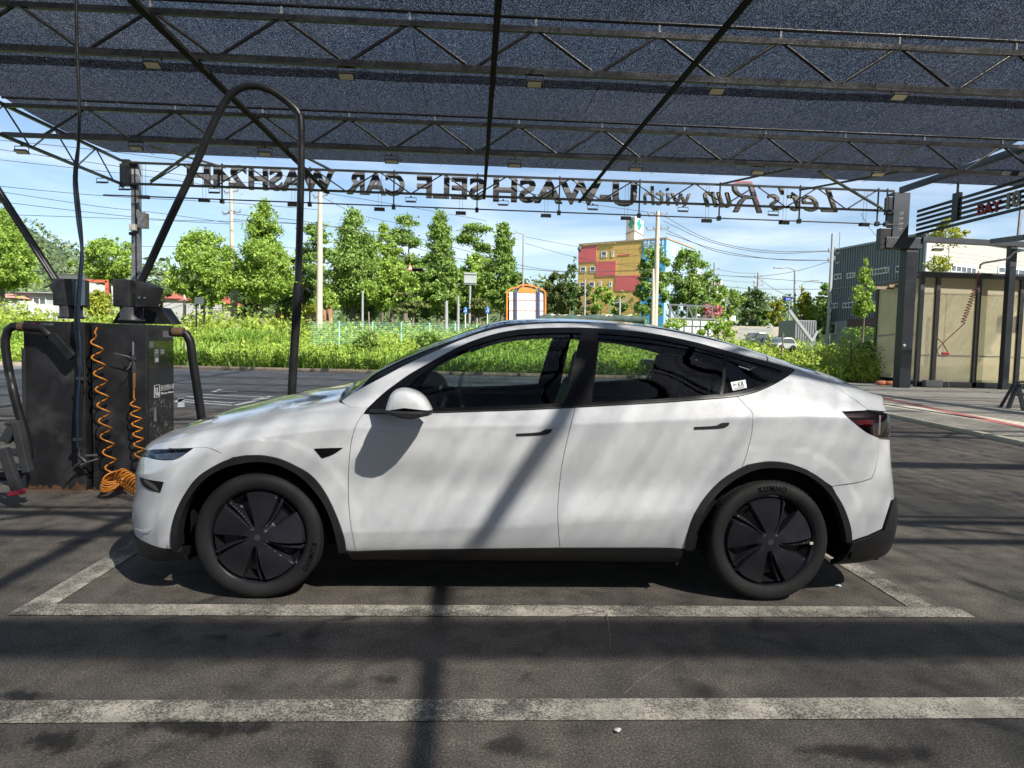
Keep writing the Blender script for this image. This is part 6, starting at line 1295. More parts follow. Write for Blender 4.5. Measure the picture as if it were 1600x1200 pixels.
wfr = M('white_window_frame', (.62, .62, .60), .5, var=.05); wgl = M('window_pane', (.07, .085, .095), .08, var=.3, scale=1.5, spec=.8); wgl2 = M('pane_pale', (.22, .27, .25), .15, var=.3)
# painted block
Z0 = 2.4; zt = at_y(1037, 374, 112.5)[2]
def xy(px, Y): q = at_y(px, 500, Y); return (q[0], Y)
PA, PB, PC = xy(901, 123), xy(1037, 112.5), xy(1082, 124)
bl = thing('painted_building', 'four-storey building painted in ochre and red squares, blue corner, white stair tower', 'building', ((PA[0]+PB[0])/2, 120, Z0))
lenAB = math.dist(PA, PB); lenBC = math.dist(PB, PC); uy = lambda px: (np.array([at_y(px, 440, 1.)[0]]),)
def u_at(px, A, B):
    d = ray(px, 430); A_, B_ = np.array(A), np.array(B); e = B_-A_; M_ = np.array([[d[0], -e[0]], [d[1], -e[1]]]); s, v = np.linalg.solve(M_, A_); return v*np.linalg.norm(e)
def z_at(px, py, A, B):
    d = ray(px, py); A_, B_ = np.array(A), np.array(B); e = B_-A_; s, v = np.linalg.solve(np.array([[d[0], -e[0]], [d[1], -e[1]]]), A_); return EYE+d[2]*s
ochre = M('ochre_panels', (.62, .40, .12), .6, var=.06, scale=.3); redp = M('red_panels', (.60, .13, .13), .6, var=.06, scale=.3); bluep = M('blue_panels', (.08, .36, .62), .5, var=.15, scale=.5); pblue = M('pale_blue_panels', (.28, .38, .47), .55, var=.1, scale=.4); whitew = M('white_wall', (.62, .62, .60), .6, var=.06, scale=.4)
seam = M('panel_seam', (.55, .34, .10), .8)
u1 = u_at(1002, PA, PB); 
mb = MB(); t_ = (np.array(PB)-PA)/lenAB; n_ = np.array([t_[1], -t_[0]]); D_ = (np.array(PC)-PB)
Q = [PA, tuple(np.array(PA)+t_*u1), tuple(np.array(PA)+t_*u1+D_*.95), tuple(np.array(PA)+D_*.95)]; mb.prism([(q[0], q[1], 0) for q in Q], (0, 0, Z0), (0, 0, zt)); mb.build('ochre_wall', ochre, bl)
mb = MB(); Q = [tuple(np.array(PA)+t_*(u1+.02)), PB, PC, tuple(np.array(PA)+t_*u1+D_)]; mb.prism([(q[0], q[1], 0) for q in Q], (0, 0, Z0), (0, 0, zt+.1)); mb.build('corner_wall', pblue, bl)
mb = MB(); face(mb, PA, PB, u1+.05, lenAB-.02, Z0, zt+.05, 0, .06); mb.build('blue_wall', bluep, bl)
uA, uB_, uC_ = u_at(931, PA, PB), u_at(962, PA, PB), 0
zr1, zr2, zr3, zr4 = z_at(915, 385, PA, PB), z_at(915, 410, PA, PB), z_at(915, 433, PA, PB), z_at(915, 456, PA, PB)
mb = MB(); face(mb, PA, PB, 0, uA, zr2, zr1, 0, .08); face(mb, PA, PB, uA+.01, uB_, zr3, zr2-.02, 0, .08); face(mb, PA, PB, uB_+.02, u1-.3, zr4, zr3-.02, 0, .08); face(mb, PA, PB, uB_+.3, u_at(983, PA, PB), zr2+.75, zr2+.95, 0, .05); mb.build('red_wall', redp, bl)
mb = MB()
for k in range(1, 10): face(mb, PA, PB, lenAB*0+u1*k/10-.03, u1*k/10+.03, Z0, zt-.05, .0, .0125) if k > 6 else None
for k in range(0, 14): z_ = Z0+(zt-Z0)*k/14; face(mb, PA, PB, .1, u1-.05, z_-.03, z_+.03, .0, .012)
for k in (1, 3, 5): face(mb, PA, PB, uB_*k/6-.025, uB_*k/6+.025, Z0, zt-.05, .0, .013)
mb.build('panel_seams', seam, bl)
for (pa, pb, ya, yb, g) in ((907, 916, 394, 403.5, 0), (923, 931, 393.5, 403, 0), (938.5, 947, 393, 402.5, 1), (954.5, 958, 392.5, 402, 1), (906.5, 915, 417, 426, 1), (921.5, 930, 416.5, 426, 1), (937.5, 946, 416.5, 426, 1), (953.5, 957.5, 417, 426, 1), (906, 914.5, 441, 449, 1), (920.5, 929.5, 440.5, 449.5, 1), (936, 940, 440, 449, 1), (952, 956.5, 440, 449, 1)):
    window(bl, PA, PB, u_at(pa, PA, PB), u_at(pb, PA, PB), z_at(pa, yb, PA, PB), z_at(pa, ya, PA, PB), 1, wfr, wgl2 if not g else wgl, .14, .3)
for k in range(7): window(bl, PB, PC, lenBC*(.17+.118*k), lenBC*(.17+.118*k)+.95, zt-2.3, zt-.6, 1, wfr, wgl2, .2)
mb = MB(); face(mb, PA, PB, 0, lenAB, zt+.05, zt+.35, -.5, .10); face(mb, PB, PC, 0, lenBC, zt+.12, zt+.36, -.5, .10); mb.build('parapet', M('parapet', (.35, .25, .16), .6), bl)
# raised Korean sign letters on the parapet and on the blue corner
def wall_text(txt, A, B, ua, ub, z0, z1, mat, name, par, d=.12):
    Vt, Ft = text_mb(txt, 1, .12, font_off=.02); Vt[:,0] -= Vt[:,0].min(); Vt[:,0] *= (ub-ua)/Vt[:,0].max(); Vt[:,1] -= Vt[:,1].min(); Vt[:,1] *= (z1-z0)/Vt[:,1].max(); A_, B_ = np.array(A), np.array(B); t = (B_-A_)/np.linalg.norm(B_-A_); n = np.array([t[1], -t[0]])
    mb = MB(); put_text(mb, Vt, Ft, (*(A_+t*ua+n*d), z0), np.array([*t, 0]), np.array([0, 0, 1.]), np.array([*n, 0])); return mb.build(name, mat, par)
wall_text('힐스요양병원', PA, PB, u_at(909.5, PA, PB), u_at(961, PA, PB), zr1+.25, zt-.1, M('cream_letters', (.55, .40, .20), .5), 'parapet_letters', bl)
mb = MB(); q_ = np.array(PA)+t_*u_at(905.5, PA, PB)+n_*.12; mb.lathe([(0, -.1), (.42, -.1), (.42, .05), (0, .05)], (q_[0], q_[1], zt-.55), 'y', 16); mb.build('round_emblem', M('emblem_dark', (.04, .09, .09), .5), bl)
wall_text('청주신', PA, PB, u_at(1003.5, PA, PB), u_at(1035, PA, PB), z_at(1010, 388, PA, PB), z_at(1010, 377, PA, PB), M('pale_letters', (.55, .62, .66), .5), 'corner_letters', bl)
wall_text('병원', PA, PB, u_at(1022, PA, PB), u_at(1036, PA, PB), z_at(1030, 401, PA, PB), z_at(1030, 390, PA, PB), bpy.data.materials['pale_letters'], 'corner_letters', bl)
tw0, tw1, tw2 = xy(973.5, 126), xy(987, 122), xy(1000, 127)
mb = MB(); bk = (tw0[0]+tw2[0]-tw1[0], tw0[1]+tw2[1]-tw1[1]); zz = z_at(985, 341, tw0, tw1); mb.prism([(q[0], q[1], 0) for q in (tw0, tw1, tw2, bk)], (0, 0, zt), (0, 0, zz)); tw_ = mb.build('stair_tower', whitew, bl)
crs = M('green_cross', (.02, .28, .20), .5); mb = MB(); l1 = math.dist(tw0, tw1); l2 = math.dist(tw1, tw2); zc = zz-1.0
face(mb, tw0, tw1, l1*.28, l1*.9, zc-.28, zc+.28, 0, .08); face(mb, tw0, tw1, l1*.45, l1*.73, zc-.85, zc+.85, 0, .085); face(mb, tw1, tw2, l2*.2, l2*.75, zc-.28, zc+.28, 0, .08); face(mb, tw1, tw2, l2*.36, l2*.6, zc-.85, zc+.85, 0, .085); mb.build('green_cross', crs, tw_)
mb = MB(); face(mb, tw0, tw1, 0, l1, zz-2.55, zz-2.4, 0, .1); face(mb, tw1, tw2, 0, l2, zz-2.55, zz-2.4, 0, .1); mb.build('tower_band', galv, tw_)
r = thing('white_block', 'small white building top peeping over the trees right of the painted building', 'building', (at_y(1118, 450, 120)[0], 120, 2))
for (a0, a1, b0, b1) in ((1111, 1127, 438, 470), (1090, 1096, 418, 440)): p, q = at_y(a0, b0, 120), at_y(a1, b1, 120); mb = MB(); mb.box(p[0], q[0], 120, 126, 1.2, p[2]); mb.build('wall', whitew, r)
mb = MB(); p, q = at_y(1111, 437, 119.8), at_y(1127, 443, 119.8)
for k in range(5): mb.box(p[0]+(q[0]-p[0])*k/5+.1, p[0]+(q[0]-p[0])*(k+.75)/5, 119.7, 119.95, q[2]-.2, p[2]+.2)
mb.build('roof_letters', M('tan_letters', (.3, .22, .15), .6), r)

# metal building on the right
GA, GB, GC = xy(1299, 60), xy(1441, 48), xy(1640, 55)
zg = z_at(1441, 367, GA, GB); zgl = z_at(1303, 392, GA, GB)
corr = M('dark_corrugated_metal', (.21, .23, .25), .5, var=.08, metal=.2); corr_l = M('pale_boarding', (.36, .35, .31), .6, var=.05, scale=.6)
mbd = thing('metal_building', 'two-storey building with dark ribbed metal left face and pale boarded right face', 'building', (GB[0], 55, .5))
lg = math.dist(GA, GB); lw_ = math.dist(GB, GC)
t_ = (np.array(GB)-GA)/lg; mb = MB(); bk = np.array(GA)+(np.array(GC)-GB); zmid_ = z_at(1300, 502, GA, GB)
mb.add([(*GA, zmid_), (*GB, zmid_), (*GB, zg), (*GA, zgl), (*GC, zmid_), (*bk, zmid_), (*GC, zg), (*bk, zgl)], [(0,1,2,3),(5,0,3,7),(4,5,7,6),(3,2,6,7)]); mb.build('ribbed_wall', corr, mbd)
mb = MB(); n = 34
for k in range(n+1): u = lg*k/n; z1_ = zgl+(zg-zgl)*k/n; face(mb, GA, GB, u-.035, u+.035, zmid_, z1_-.05, 0, .07)
mb.build('metal_ribs', M('rib_dark', (.11, .12, .135), .5), mbd)
mb = MB(); zband = z_at(1300, 452, GA, GB); face(mb, GA, GB, 0, lg, zband-.04, zband+.04, 0, .08); mb.build('flashing', galv, mbd)
mb = MB(); face(mb, GA, GB, 0, lg*.52, 0, zmid_, -.3, .0); face(mb, GA, GB, lg*.52, lg, 0, zmid_, -.9, -.6); mb.build('ground_floor_wall', M('grey_render', (.28, .29, .30), .7, var=.08), mbd)
mb = MB(); face(mb, GA, GB, lg*.28, lg, zmid_-.55, zmid_+.02, -.1, .5); mb.build('canopy_fascia', M('maroon_fascia', (.10, .05, .05), .6), mbd)
mb = MB(); face(mb, GB, GC, 0, lw_, 0, zg-.12, -.2, 0.); mb.build('pale_wall', corr_l, mbd)
mb = MB()
for k in range(28): z_ = .6+k*.30; face(mb, GB, GC, 0, lw_, z_, z_+.012, 0, .012) if z_ < zg-.3 else None
mb.build('board_lines', M('board_line_tone', (.30, .29, .26), .7), mbd)  # thin lines slightly darker than the boards
mb = MB(); face(mb, GB, GC, 0, lw_, zg-.10, zg+.16, -.3, .12); A__ = np.array(GA); 
mb.beam((*GA, zgl+.05), (*GB, zg+.05), .25, .16); mb.build('roof_trim', M('roof_trim', (.20, .23, .26), .5), mbd)
mb = MB(); face(mb, GB, GC, .0, .35, 0, zg-.12, 0, .03); mb.build('corner_strip', M('corner_strip', (.35, .38, .42), .5), mbd)
def W2(pa, pb, ya, yb, nm, A=GA, B=GB): window(mbd, A, B, u_at(pa, A, B), u_at(pb, A, B), z_at(pa, yb, A, B), z_at(pa, ya, A, B), nm, wfr, wgl, .09)
for a in ((1304, 1316, 429, 437.5, 2), (1324, 1336, 427, 435.5, 2), (1364, 1389, 421, 430.5, 5), (1400, 1417, 416, 426, 3), (1300, 1313, 474, 482, 2), (1320, 1345, 473, 481.5, 5), (1356, 1371, 471.5, 480, 2)): W2(*a)
for a in ((1484, 1524, 413, 425, 5), (1468, 1482, 412.5, 424.5, 1), (1558, 1600, 416, 427, 4), (1603, 1630, 417, 428, 2)): W2(*a, A=GB, B=GC)
W2(1299, 1311, 505, 522, 1)
mb = MB(); p = at_y(1311, 392, 58); mb.tube([(p[0], 58, zgl-.2), (p[0], 58, zgl+1.3)], .03, 6); tag(mb.build('roof_aerial', galv), 'thin aerial on the left end of the metal building roof', 'aerial')

# houses on the left
def house(label, a0, a1, ytop, ywall, Y, wallm, roofm_, depth=8, gable=False, zb=None, yb=492):
    p, q = at_y(a0, ywall, Y), at_y(a1, ywall, Y); zt_ = at_y((a0+a1)/2, ytop, Y)[2]; zb = at_y(a0, yb, Y)[2]-.8; r = thing('house', label, 'house', ((p[0]+q[0])/2, Y, zb), 'low houses beyond the field on the left')
    mb = MB(); mb.box(p[0], q[0], Y, Y+depth, zb, p[2]); mb.build('wall', wallm, r); mb = MB()
    o = .5; x0, x1 = p[0]-o, q[0]+o; xm = (x0+x1)/2; 
    if gable: mb.add([(x0, Y-o, p[2]), (x1, Y-o, p[2]), (xm, Y-o, zt_), (x0, Y+depth, p[2]), (x1, Y+depth, p[2]), (xm, Y+depth, zt_)], [(0, 1, 2), (3, 5, 4), (0, 2, 5, 3), (1, 4, 5, 2)])
    else: mb.add([(x0, Y-o, p[2]), (x1, Y-o, p[2]), (x1, Y+depth+o, p[2]), (x0, Y+depth+o, p[2]), (x0+1.2, Y+depth/2, zt_), (x1-1.2, Y+depth/2, zt_)], [(0, 1, 5, 4), (1, 2, 5), (2, 3, 4, 5), (3, 0, 4), (0, 3, 2, 1)])
    mb.build('roof', roofm_, r); mb = MB()
    return r, p, q
redroof = M('red_roof', (.30, .075, .055), .7, var=.15, scale=1); grroof = M('grey_roof', (.20, .19, .18), .7); cream = M('cream_wall', (.45, .40, .33), .8, var=.1, scale=.5); conc = M('concrete_wall', (.33, .33, .32), .85, var=.12, scale=.5)
def hwin(r, p, q, Y, us):
    for u0, u1_, z0, z1_ in us: window(r, (p[0], Y), (q[0], Y), (q[0]-p[0])*u0, (q[0]-p[0])*u1_, z0, z1_, 2, wfr, wgl, .08)
r, p, q = house('low house with a red hipped roof behind the right turret', 243, 290, 449, 466, 78, cream, redroof); hwin(r, p, q, 78, ((.15, .35, p[2]-1.6, p[2]-.6), (.6, .8, p[2]-1.6, p[2]-.6)))
r, p, q = house('red roofed house half hidden behind the broad round tree', 288, 330, 451, 470, 74, cream, redroof, gable=False); hwin(r, p, q, 74, ((.2, .45, p[2]-1.5, p[2]-.6),))
r, p, q = house('low grey walled house with a flat dark roof left of the vacuum station', 22, 92, 452, 457, 70, conc, grroof); hwin(r, p, q, 70, ((.15, .3, p[2]-1.5, p[2]-.5), (.42, .72, p[2]-1.7, p[2]-.4)))
r, p, q = house('house with a pinkish roof at the left edge', -40, 20, 455, 464, 68, conc, M('pink_roof', (.42, .2, .18), .7)); hwin(r, p, q, 68, ((.6, .8, p[2]-1.5, p[2]-.5),))
r, p, q = house('white two-part shed behind the left turret', 92, 132, 425, 428, 80, M('white_shed', (.5, .51, .5), .7), whitew); hwin(r, p, q, 80, ((.5, .8, p[2]-3, p[2]-2),))
r, p, q = house('orange-brown low house seen between the trunks behind the hanging hose', 430, 500, 452, 462, 92, M('orange_wall', (.40, .20, .11), .8), grroof); hwin(r, p, q, 92, ((.3, .4, p[2]-2, p[2]-1),))
def longwall(label, a0, a1, yt, Y, mat_, th=.25, cat='wall', name='wall_panel'):
    p, q = at_y(a0, yt, Y), at_y(a1, yt, Y); zb = min(float(terrain(p[0], Y)), float(terrain(q[0], Y)))-.3; mb = MB(); mb.box(p[0], q[0], Y, Y+th, zb, (p[2]+q[2])/2); return tag(mb.build(name, mat_), label, cat)
longwall('long pale garden wall in front of the grey house on the left', -40, 105, 474, 62, M('pale_render', (.42, .42, .40), .8, var=.15, scale=.4)); longwall('low concrete wall with bins in front of the red roofed houses', 255, 345, 474, 64, conc)
for a0, a1, b0, b1, lab in ((22, 40, 470, 490, 'white water tank beside the pale garden wall'), (40, 68, 476, 492, 'white draped stack beside the water tank')):
    p, q = at_y(a0, b0, 58), at_y(a1, b1, 58); mb = MB(); mb.box(p[0], q[0], 58, 59.5, q[2]-1, p[2]); tag(mb.build('tank', whitew, bevel=.15), lab, 'tank')
# white board wall with a steel frame, container, fence on the right
p, q = at_y(1045, 497, 52), at_y(1120, 501, 52); r = thing('white_panel_wall', 'white panelled enclosure wall above the rear half of the car roof', 'enclosure', ((p[0]+q[0])/2, 52, .5))
mb = MB(); mb.box(p[0], q[0], 52, 52.2, 0, p[2]); mb.build('panel', whitew, r); mb = MB()
for k in range(7): x_ = p[0]+(q[0]-p[0])*k/6; mb.box(x_-.03, x_+.03, 51.93, 52, 0, p[2]+.03)
mb.box(p[0], q[0], 51.92, 52, p[2]-.05, p[2]+.05); mb.box(p[0], q[0], 51.94, 52, p[2]-.55, p[2]-.5); mb.build('rails', galv, r)
gt = thing('steel_gantry', 'grey braced steel frame standing behind the white panel wall', 'frame', (p[0]+1, 54, .5)); pts = {k: at_y(*v, 54) for k, v in dict(a=(1047, 476), b=(1114, 479), c=(1046, 500), d=(1075, 477), e=(1087, 500), f=(1060, 476.5), g=(1088, 478), h=(1083, 498), i=(1056, 498)).items()}
mb = MB(); mb.beam(pts['a'], pts['b'], .12); mb.beam(pts['a'], pts['c']-[0, 0, 2], .16)
for x_, y_ in ((1060, 476), (1074, 477), (1088, 478), (1113, 479)): t0 = at_y(x_, y_, 54); mb.beam(t0, t0-[0, 0, 2.5], .10)
mb.beam(pts['a']-[0, 0, .1], pts['i'], .10); mb.beam(pts['d'], pts['h'], .10); mb.build('members', M('pale_steel', (.10, .11, .12), .5), gt)
p, q = at_y(1155, 511, 50), at_y(1208, 515, 50); r = thing('slat_fence', 'grey upright slat fence behind the car tail', 'fence', ((p[0]+q[0])/2, 50, .3)); mb = MB()
for k in range(34): x_ = p[0]+(q[0]-p[0])*k/33; mb.box(x_-.035, x_+.02, 50, 50.03, .1, p[2]+.0)
mb.build('slats', M('slat_grey', (.30, .30, .29), .6), r); mb = MB(); mb.beam((p[0], 50.05, p[2]-.15), (q[0], 50.05, p[2]-.15), .05, .08); mb.beam((p[0], 50.05, .5), (q[0], 50.05, .5), .05, .08); mb.build('rails', galv, r)
longwall('low tan wall with clipped plants on top, behind the slat fence', 1120, 1240, 510, 60, M('tan_wall', (.36, .31, .24), .8)); 
p, q = at_y(1244, 500, 52), at_y(1273, 533, 52); r = thing('grey_container', 'grey ribbed container left of the metal building', 'container', ((p[0]+q[0])/2, 52, 0)); mb = MB(); mb.box(p[0], q[0], 52, 55, 0, p[2]); mb.build('body', M('container_grey', (.20, .21, .22), .6), r); mb = MB()
for k in range(9): x_ = p[0]+(q[0]-p[0])*k/8; mb.box(x_-.05, x_+.05, 51.95, 52, .1, p[2]-.05)
mb.build('ribs', M('container_rib', (.13, .14, .15), .6), r)
r = thing('leaning_poles', 'two pale square poles propped in a V shape in front of the grey container', 'poles', at_y(1268, 530, 44)); mb = MB(); mb.beam(at_y(1233, 485, 44), at_y(1269, 533, 44), .18); mb.build('pole', M('pale_pole', (.24, .25, .25), .6), r); mb = MB(); mb.beam(at_y(1277, 517, 44), at_y(1268, 533, 44), .16); mb.build('pole', bpy.data.materials['pale_pole'], r)
# parked vehicles far off
def far_car(label, a0, a1, yt, yb, Y, colr, group='vehicles parked beyond the field', van=False):
    p, q = at_y(a0, yb, Y), at_y(a1, yt, Y); Lc = q[0]-p[0]; H = q[2]-p[2]; r = thing('parked_car', label, 'car', ((p[0]+q[0])/2, Y, p[2]), group); z = p[2]; x0 = p[0]
    pr_ = [(0, .18), (0, .5), (.03, .58), (.2, .62), (.33, .97), (.42, 1), (.72, 1), (.84, .93), (.95, .62), (1, .55), (1, .2)] if not van else [(0, .15), (0, .55), (.06, .62), (.14, .96), (.2, 1), (.97, 1), (1, .9), (1, .15)]
    mb = MB(); mb.prism([(x0+a*Lc, Y, z+b*H) for a, b in pr_], (0, 0, 0), (0, 1.7, 0)); mb.build('body', colr, r, bevel=.05)
    mb = MB(); gl_ = [(.24, .63), (.35, .92), (.70, .93), (.80, .88), (.90, .63)] if not van else [(.10, .62), (.17, .9), (.36, .9), (.36, .62)]
    mb.prism([(x0+a*Lc, Y, z+b*H) for a, b in gl_], (0, -.02, 0), (0, .01, 0)); mb.build('windows', wgl, r)
    for c in (.2, .8): mb = MB(); mb.lathe([(0, -.04), (.24*H, -.04), (.24*H, .18), (0, .18)], (x0+c*Lc, Y, z+.22*H), 'y', 16); mb.build('wheel', void, r)
cpaint = {k: M('car_paint_'+k, v, .3, coat=.8, var=.04) for k, v in dict(white=(.6, .6, .6), dark=(.04, .05, .06), silver=(.35, .36, .37), orange=(.55, .15, .03)).items()}
far_car('dark parked car half hidden in the weeds behind the car tail', 1172, 1206, 520, 544, 44, cpaint['dark']); far_car('white parked car behind the weeds right of the dark one', 1214, 1246, 528, 549, 42, cpaint['silver']); far_car('small silver car on the far road beyond the fence', 1186, 1208, 506, 513, 92, cpaint['silver']); far_car('white lorry with an orange stripe beyond the pink tree', 1132, 1150, 494, 508, 80, cpaint['white'], van=True); far_car('grey car behind the lorry on the far road', 1150, 1170, 502, 510, 90, cpaint['silver'])

# boards, nets, signs
bd = thing('framed_board', 'large white board with orange arched frame and navy posts, seen over the car roof', 'board', at_y(822, 505, 40)); Yb = 40
mb = MB(); O = [(796, 500), (796, 454), (800, 453), (809, 452), (812, 447), (818, 446), (826, 444.5), (834, 447), (838, 450), (848, 454), (850, 456), (850, 500)]; mb.prism([at_y(a, b, Yb) for a, b in [(796, 500), (796, 456), (850, 457), (850, 500)]], (0, 0, 0), (0, .05, 0)); mb.build('board', M('board_white', (.72, .72, .74), .5, var=.06), bd)
orng = M('orange_frame', (.62, .19, .04), .5); mb = MB(); P = smooth_path([(792, 505), (792.5, 455), (798, 451), (807, 449.5), (813, 446), (823, 445), (834, 447), (842, 451), (850, 454), (852, 457), (852, 505)], 4); P = [at_y(a, b, Yb-.05) for a, b in P]
for a, b in zip(P[:-1], P[1:]): mb.beam(a, b, .09)
for y_ in (468.5, 484.5): mb.beam(at_y(794, y_, Yb-.03), at_y(851, y_+.7, Yb-.03), .016)
for x_ in (802, 814.5, 821.5, 829.5, 836, 847): mb.beam(at_y(x_, 456, Yb-.03), at_y(x_, 503, Yb-.03), .010)
mb.build('frame', orng, bd); mb = MB(); mb.prism([at_y(a, b, Yb-.02) for a, b in ((809, 455.5), (812, 450), (823, 446.5), (834, 449.5), (838, 456), (838, 458), (809, 457.5))], (0, 0, 0), (0, .04, 0)); mb.build('arched_panel', M('orange_panel', (.60, .22, .05), .5, var=.2), bd)
for x_ in (806.5, 842): mb = MB(); mb.beam(at_y(x_, 450, Yb-.1), at_y(x_, 515, Yb-.1), .11); mb.build('post', M('navy_post', (.05, .06, .16), .5) if x_ < 810 else bpy.data.materials['navy_post'], bd)
nr = thing('net_bale', 'long dark green rolled net with pale debris on top, just above the car roof', 'net roll', at_y(925, 500, 36)); mb = MB(); pts = []; rr = random.Random(2); P = [at_y(a, 499+rr.uniform(-1.2, 1.2)+(a-925)*.008, 36) for a in np.linspace(843, 1006, 40)]; mb.tube(P, [.18+.06*rr.random() for _ in P], 12); mb.tube([p+np.array([0, .3, -.2]) for p in P], .25, 10); mb.build('roll', M('dark_green_net', (.028, .055, .045), .8, var=.5, scale=5, bump=.5, bscale=20), nr)
mb = MB(); P = [at_y(a, 495.5+rr.uniform(-1.5, 1)-2*math.exp(-((a-870)/20)**2), 36.3) for a in np.linspace(860, 990, 30)]; mb.tube(P, [.05+.07*rr.random() for _ in P], 6); mb.build('debris', M('pale_debris', (.42, .34, .26), .9, var=.3), nr)
def pole(label, a, ytop, ybot, Y, r0, mat_, arms=(), name='utility_pole', lean=0, group='utility and light poles'):
    p, q = at_y(a, ybot, Y), at_y(a+lean, ytop, Y); r = thing(name, label, 'pole', (p[0], Y, min(p[2], float(terrain(p[0], Y))+.1)), group)
    mb = MB(); mb.tube([(p[0], Y, min(p[2], float(terrain(p[0], Y)))-.3), (p[0]+(q[0]-p[0])*.5, Y, (p[2]+q[2])/2), (q[0], Y, q[2])], [r0*1.15, r0, r0*.75], 12); mb.build('pole', mat_, r)
    for (b, w, k) in arms:
        c = at_y(a+lean*(ybot-b)/(ybot-ytop), b, Y); hw = w*Y/FPX/2; mb = MB(); mb.beam((c[0]-hw, Y, c[2]-.1), (c[0]+hw, Y, c[2]+.12), .09)
        for i in range(k): x_ = c[0]-hw+2*hw*i/(k-1); mb.lathe([(0, 0), (.05, 0), (.07, .1), (.04, .14), (.06, .2), (0, .28)], (x_, Y, c[2]+.0+.1*(i/(k-1))), 'z', 8); mb.tube([(x_, Y, c[2]), (x_+.2, Y, c[2]-.25), (x_+.4, Y, c[2]-.05)], .015, 4)
        mb.build('crossarm', galv, r)
    return r
cpole = M('pale_concrete_pole', (.42, .37, .30), .85, var=.12, scale=2); gpole = M('grey_pole', (.26, .26, .27), .6, var=.1)
pole('thick pale concrete pole left of the hanging hose letters, with a small lamp bracket', 499, 300, 492, 50, .20, cpole, ((307, 20, 2),), lean=1.5)
pole('thin concrete pole with crossarms between two bright trees on the left', 364, 282, 492, 60, .17, cpole, ((333, 26, 4), (300, 20, 2)), lean=-3); pole('short grey pole standing close beside the thin concrete pole', 369.5, 430, 492, 60, .10, gpole)
pole('tall pole with two crossarms in front of the painted building', 1024, 330, 500, 58, .20, cpole, ((336, 30, 4), (358.5, 34, 4)), lean=4); pole('shorter stub pole beside the tall pole with two crossarms', 1020.5, 420, 500, 57, .14, cpole)
pole('distant pole with two crossarms right of the second column tree', 1115, 410, 500, 95, .15, gpole, ((421, 14, 3), (430, 14, 3)), lean=1.5); pole('distant pole with three crossarms in front of the dark tree', 1182, 426, 508, 88, .17, gpole, ((433, 12, 3), (441, 14, 3), (447, 14, 3)), lean=3)
pole('thin grey pole against the left edge of the metal building', 1293, 365, 532, 56, .12, gpole, ((392, 10, 2), (407, 10, 2)), lean=8); pole('grey pole behind the round tree beside the wall of the red roofed house', 288.5, 445, 487, 60, .12, cpole)
pole('grey trunk-like pole in front of the dark tree right of the big dense tree', 566.5, 455, 500, 55, .09, gpole); pole('white pole left of the left blue sign', 697.5, 470, 506, 52, .13, gpole); pole('thin white pole left of the left blue sign, nearer to it', 716, 462, 506, 52, .10, gpole)
pole('small pole with a crossarm at the foot of the painted building', 968.5, 465, 492, 60, .09, gpole, ((472, 20, 2),)); pole('thin pole at the left foot of the painted building', 914, 436, 488, 62, .08, gpole)
for i, (a, b, Y_) in enumerate(((1176.5, 484, 86), (1233, 470, 80), (745.5, 490, 60))): pole(['thin post right of the pink tree', 'thin post left of the street lamp', 'small post between the blue signs'][i], a, b, 514 if i < 2 else 505, Y_, .07, gpole)
def lamp(label, a, ytop, ybot, Y, arm, dy=-1):
    r = pole(label, a, ytop, ybot, Y, .10, gpole, name='street_lamp', lean=1); c = at_y(a+1, ytop, Y); e = at_y(a+1+arm, ytop+dy, Y); mb = MB(); mb.tube([c, (c+e)/2+[0, 0, .15], e], .045, 8); mb.build('arm', gpole, r); s = 1 if arm > 0 else -1
    mb = MB(); mb.beam(e, e+[s*.7, 0, .02], .22, .10); mb.build('lamp_head', gpole, r, bevel=.02)
lamp('street lamp with a long left arm over the blue road sign', 1241, 422, 522, 62, -21, -3); lamp('street lamp with an arm pointing left, right of the pointed tree', 817, 366, 480, 70, -18, -1); lamp('curved street lamp above the young ginkgo', 1252, 445, 515, 72, 16, -7)
rs = thing('road_sign', 'blue direction sign on the long-armed street lamp', 'sign', at_y(1231, 466, 61.5)); mb = MB(); p, q = at_y(1226.5, 464, 61.5), at_y(1236, 470, 61.5); mb.box(p[0], q[0], 61.5, 61.6, q[2], p[2]); mb.build('plate', M('sign_blue', (.02, .06, .38), .4), rs); mb = MB(); mb.beam((p[0]+.1, 61.48, p[2]+.05), (at_y(1241, 464, 61.5)[0], 61.48, p[2]+.05), .05); mb.build('bracket', gpole, rs)
mb = MB(); mb.box(p[0]+.08, q[0]-.08, 61.48, 61.495, q[2]+.13, q[2]+.17); mb.beam(((p[0]+q[0])/2, 61.48, q[2]+.06), ((p[0]+q[0])/2, 61.48, p[2]-.06), .01, .05); mb.build('white_marks', wprint, rs)
sgn = thing('road_sign', 'plain grey back of a road sign between the slender tree and the pointed tree', 'sign', at_y(735, 470, 56)); mb = MB(); p, q = at_y(725.5, 425.5, 56), at_y(744.5, 445, 56); mb.box(p[0], q[0], 56, 56.08, q[2], p[2]); mb.build('plate', M('sign_back', (.30, .33, .31), .5), sgn); mb = MB(); mb.box(p[0], q[0], 55.94, 55.99, p[2]-.15, p[2]-.08); mb.box(p[0], q[0], 55.94, 55.99, q[2]+.1, q[2]+.17); mb.build('rails', gpole, sgn)
mb = MB(); mb.tube([(q[0]-.5, 56.1, float(terrain(q[0], 56))-.3), (q[0]-.5, 56.15, p[2]-.2)], .09, 8); mb.build('post', gpole, sgn)
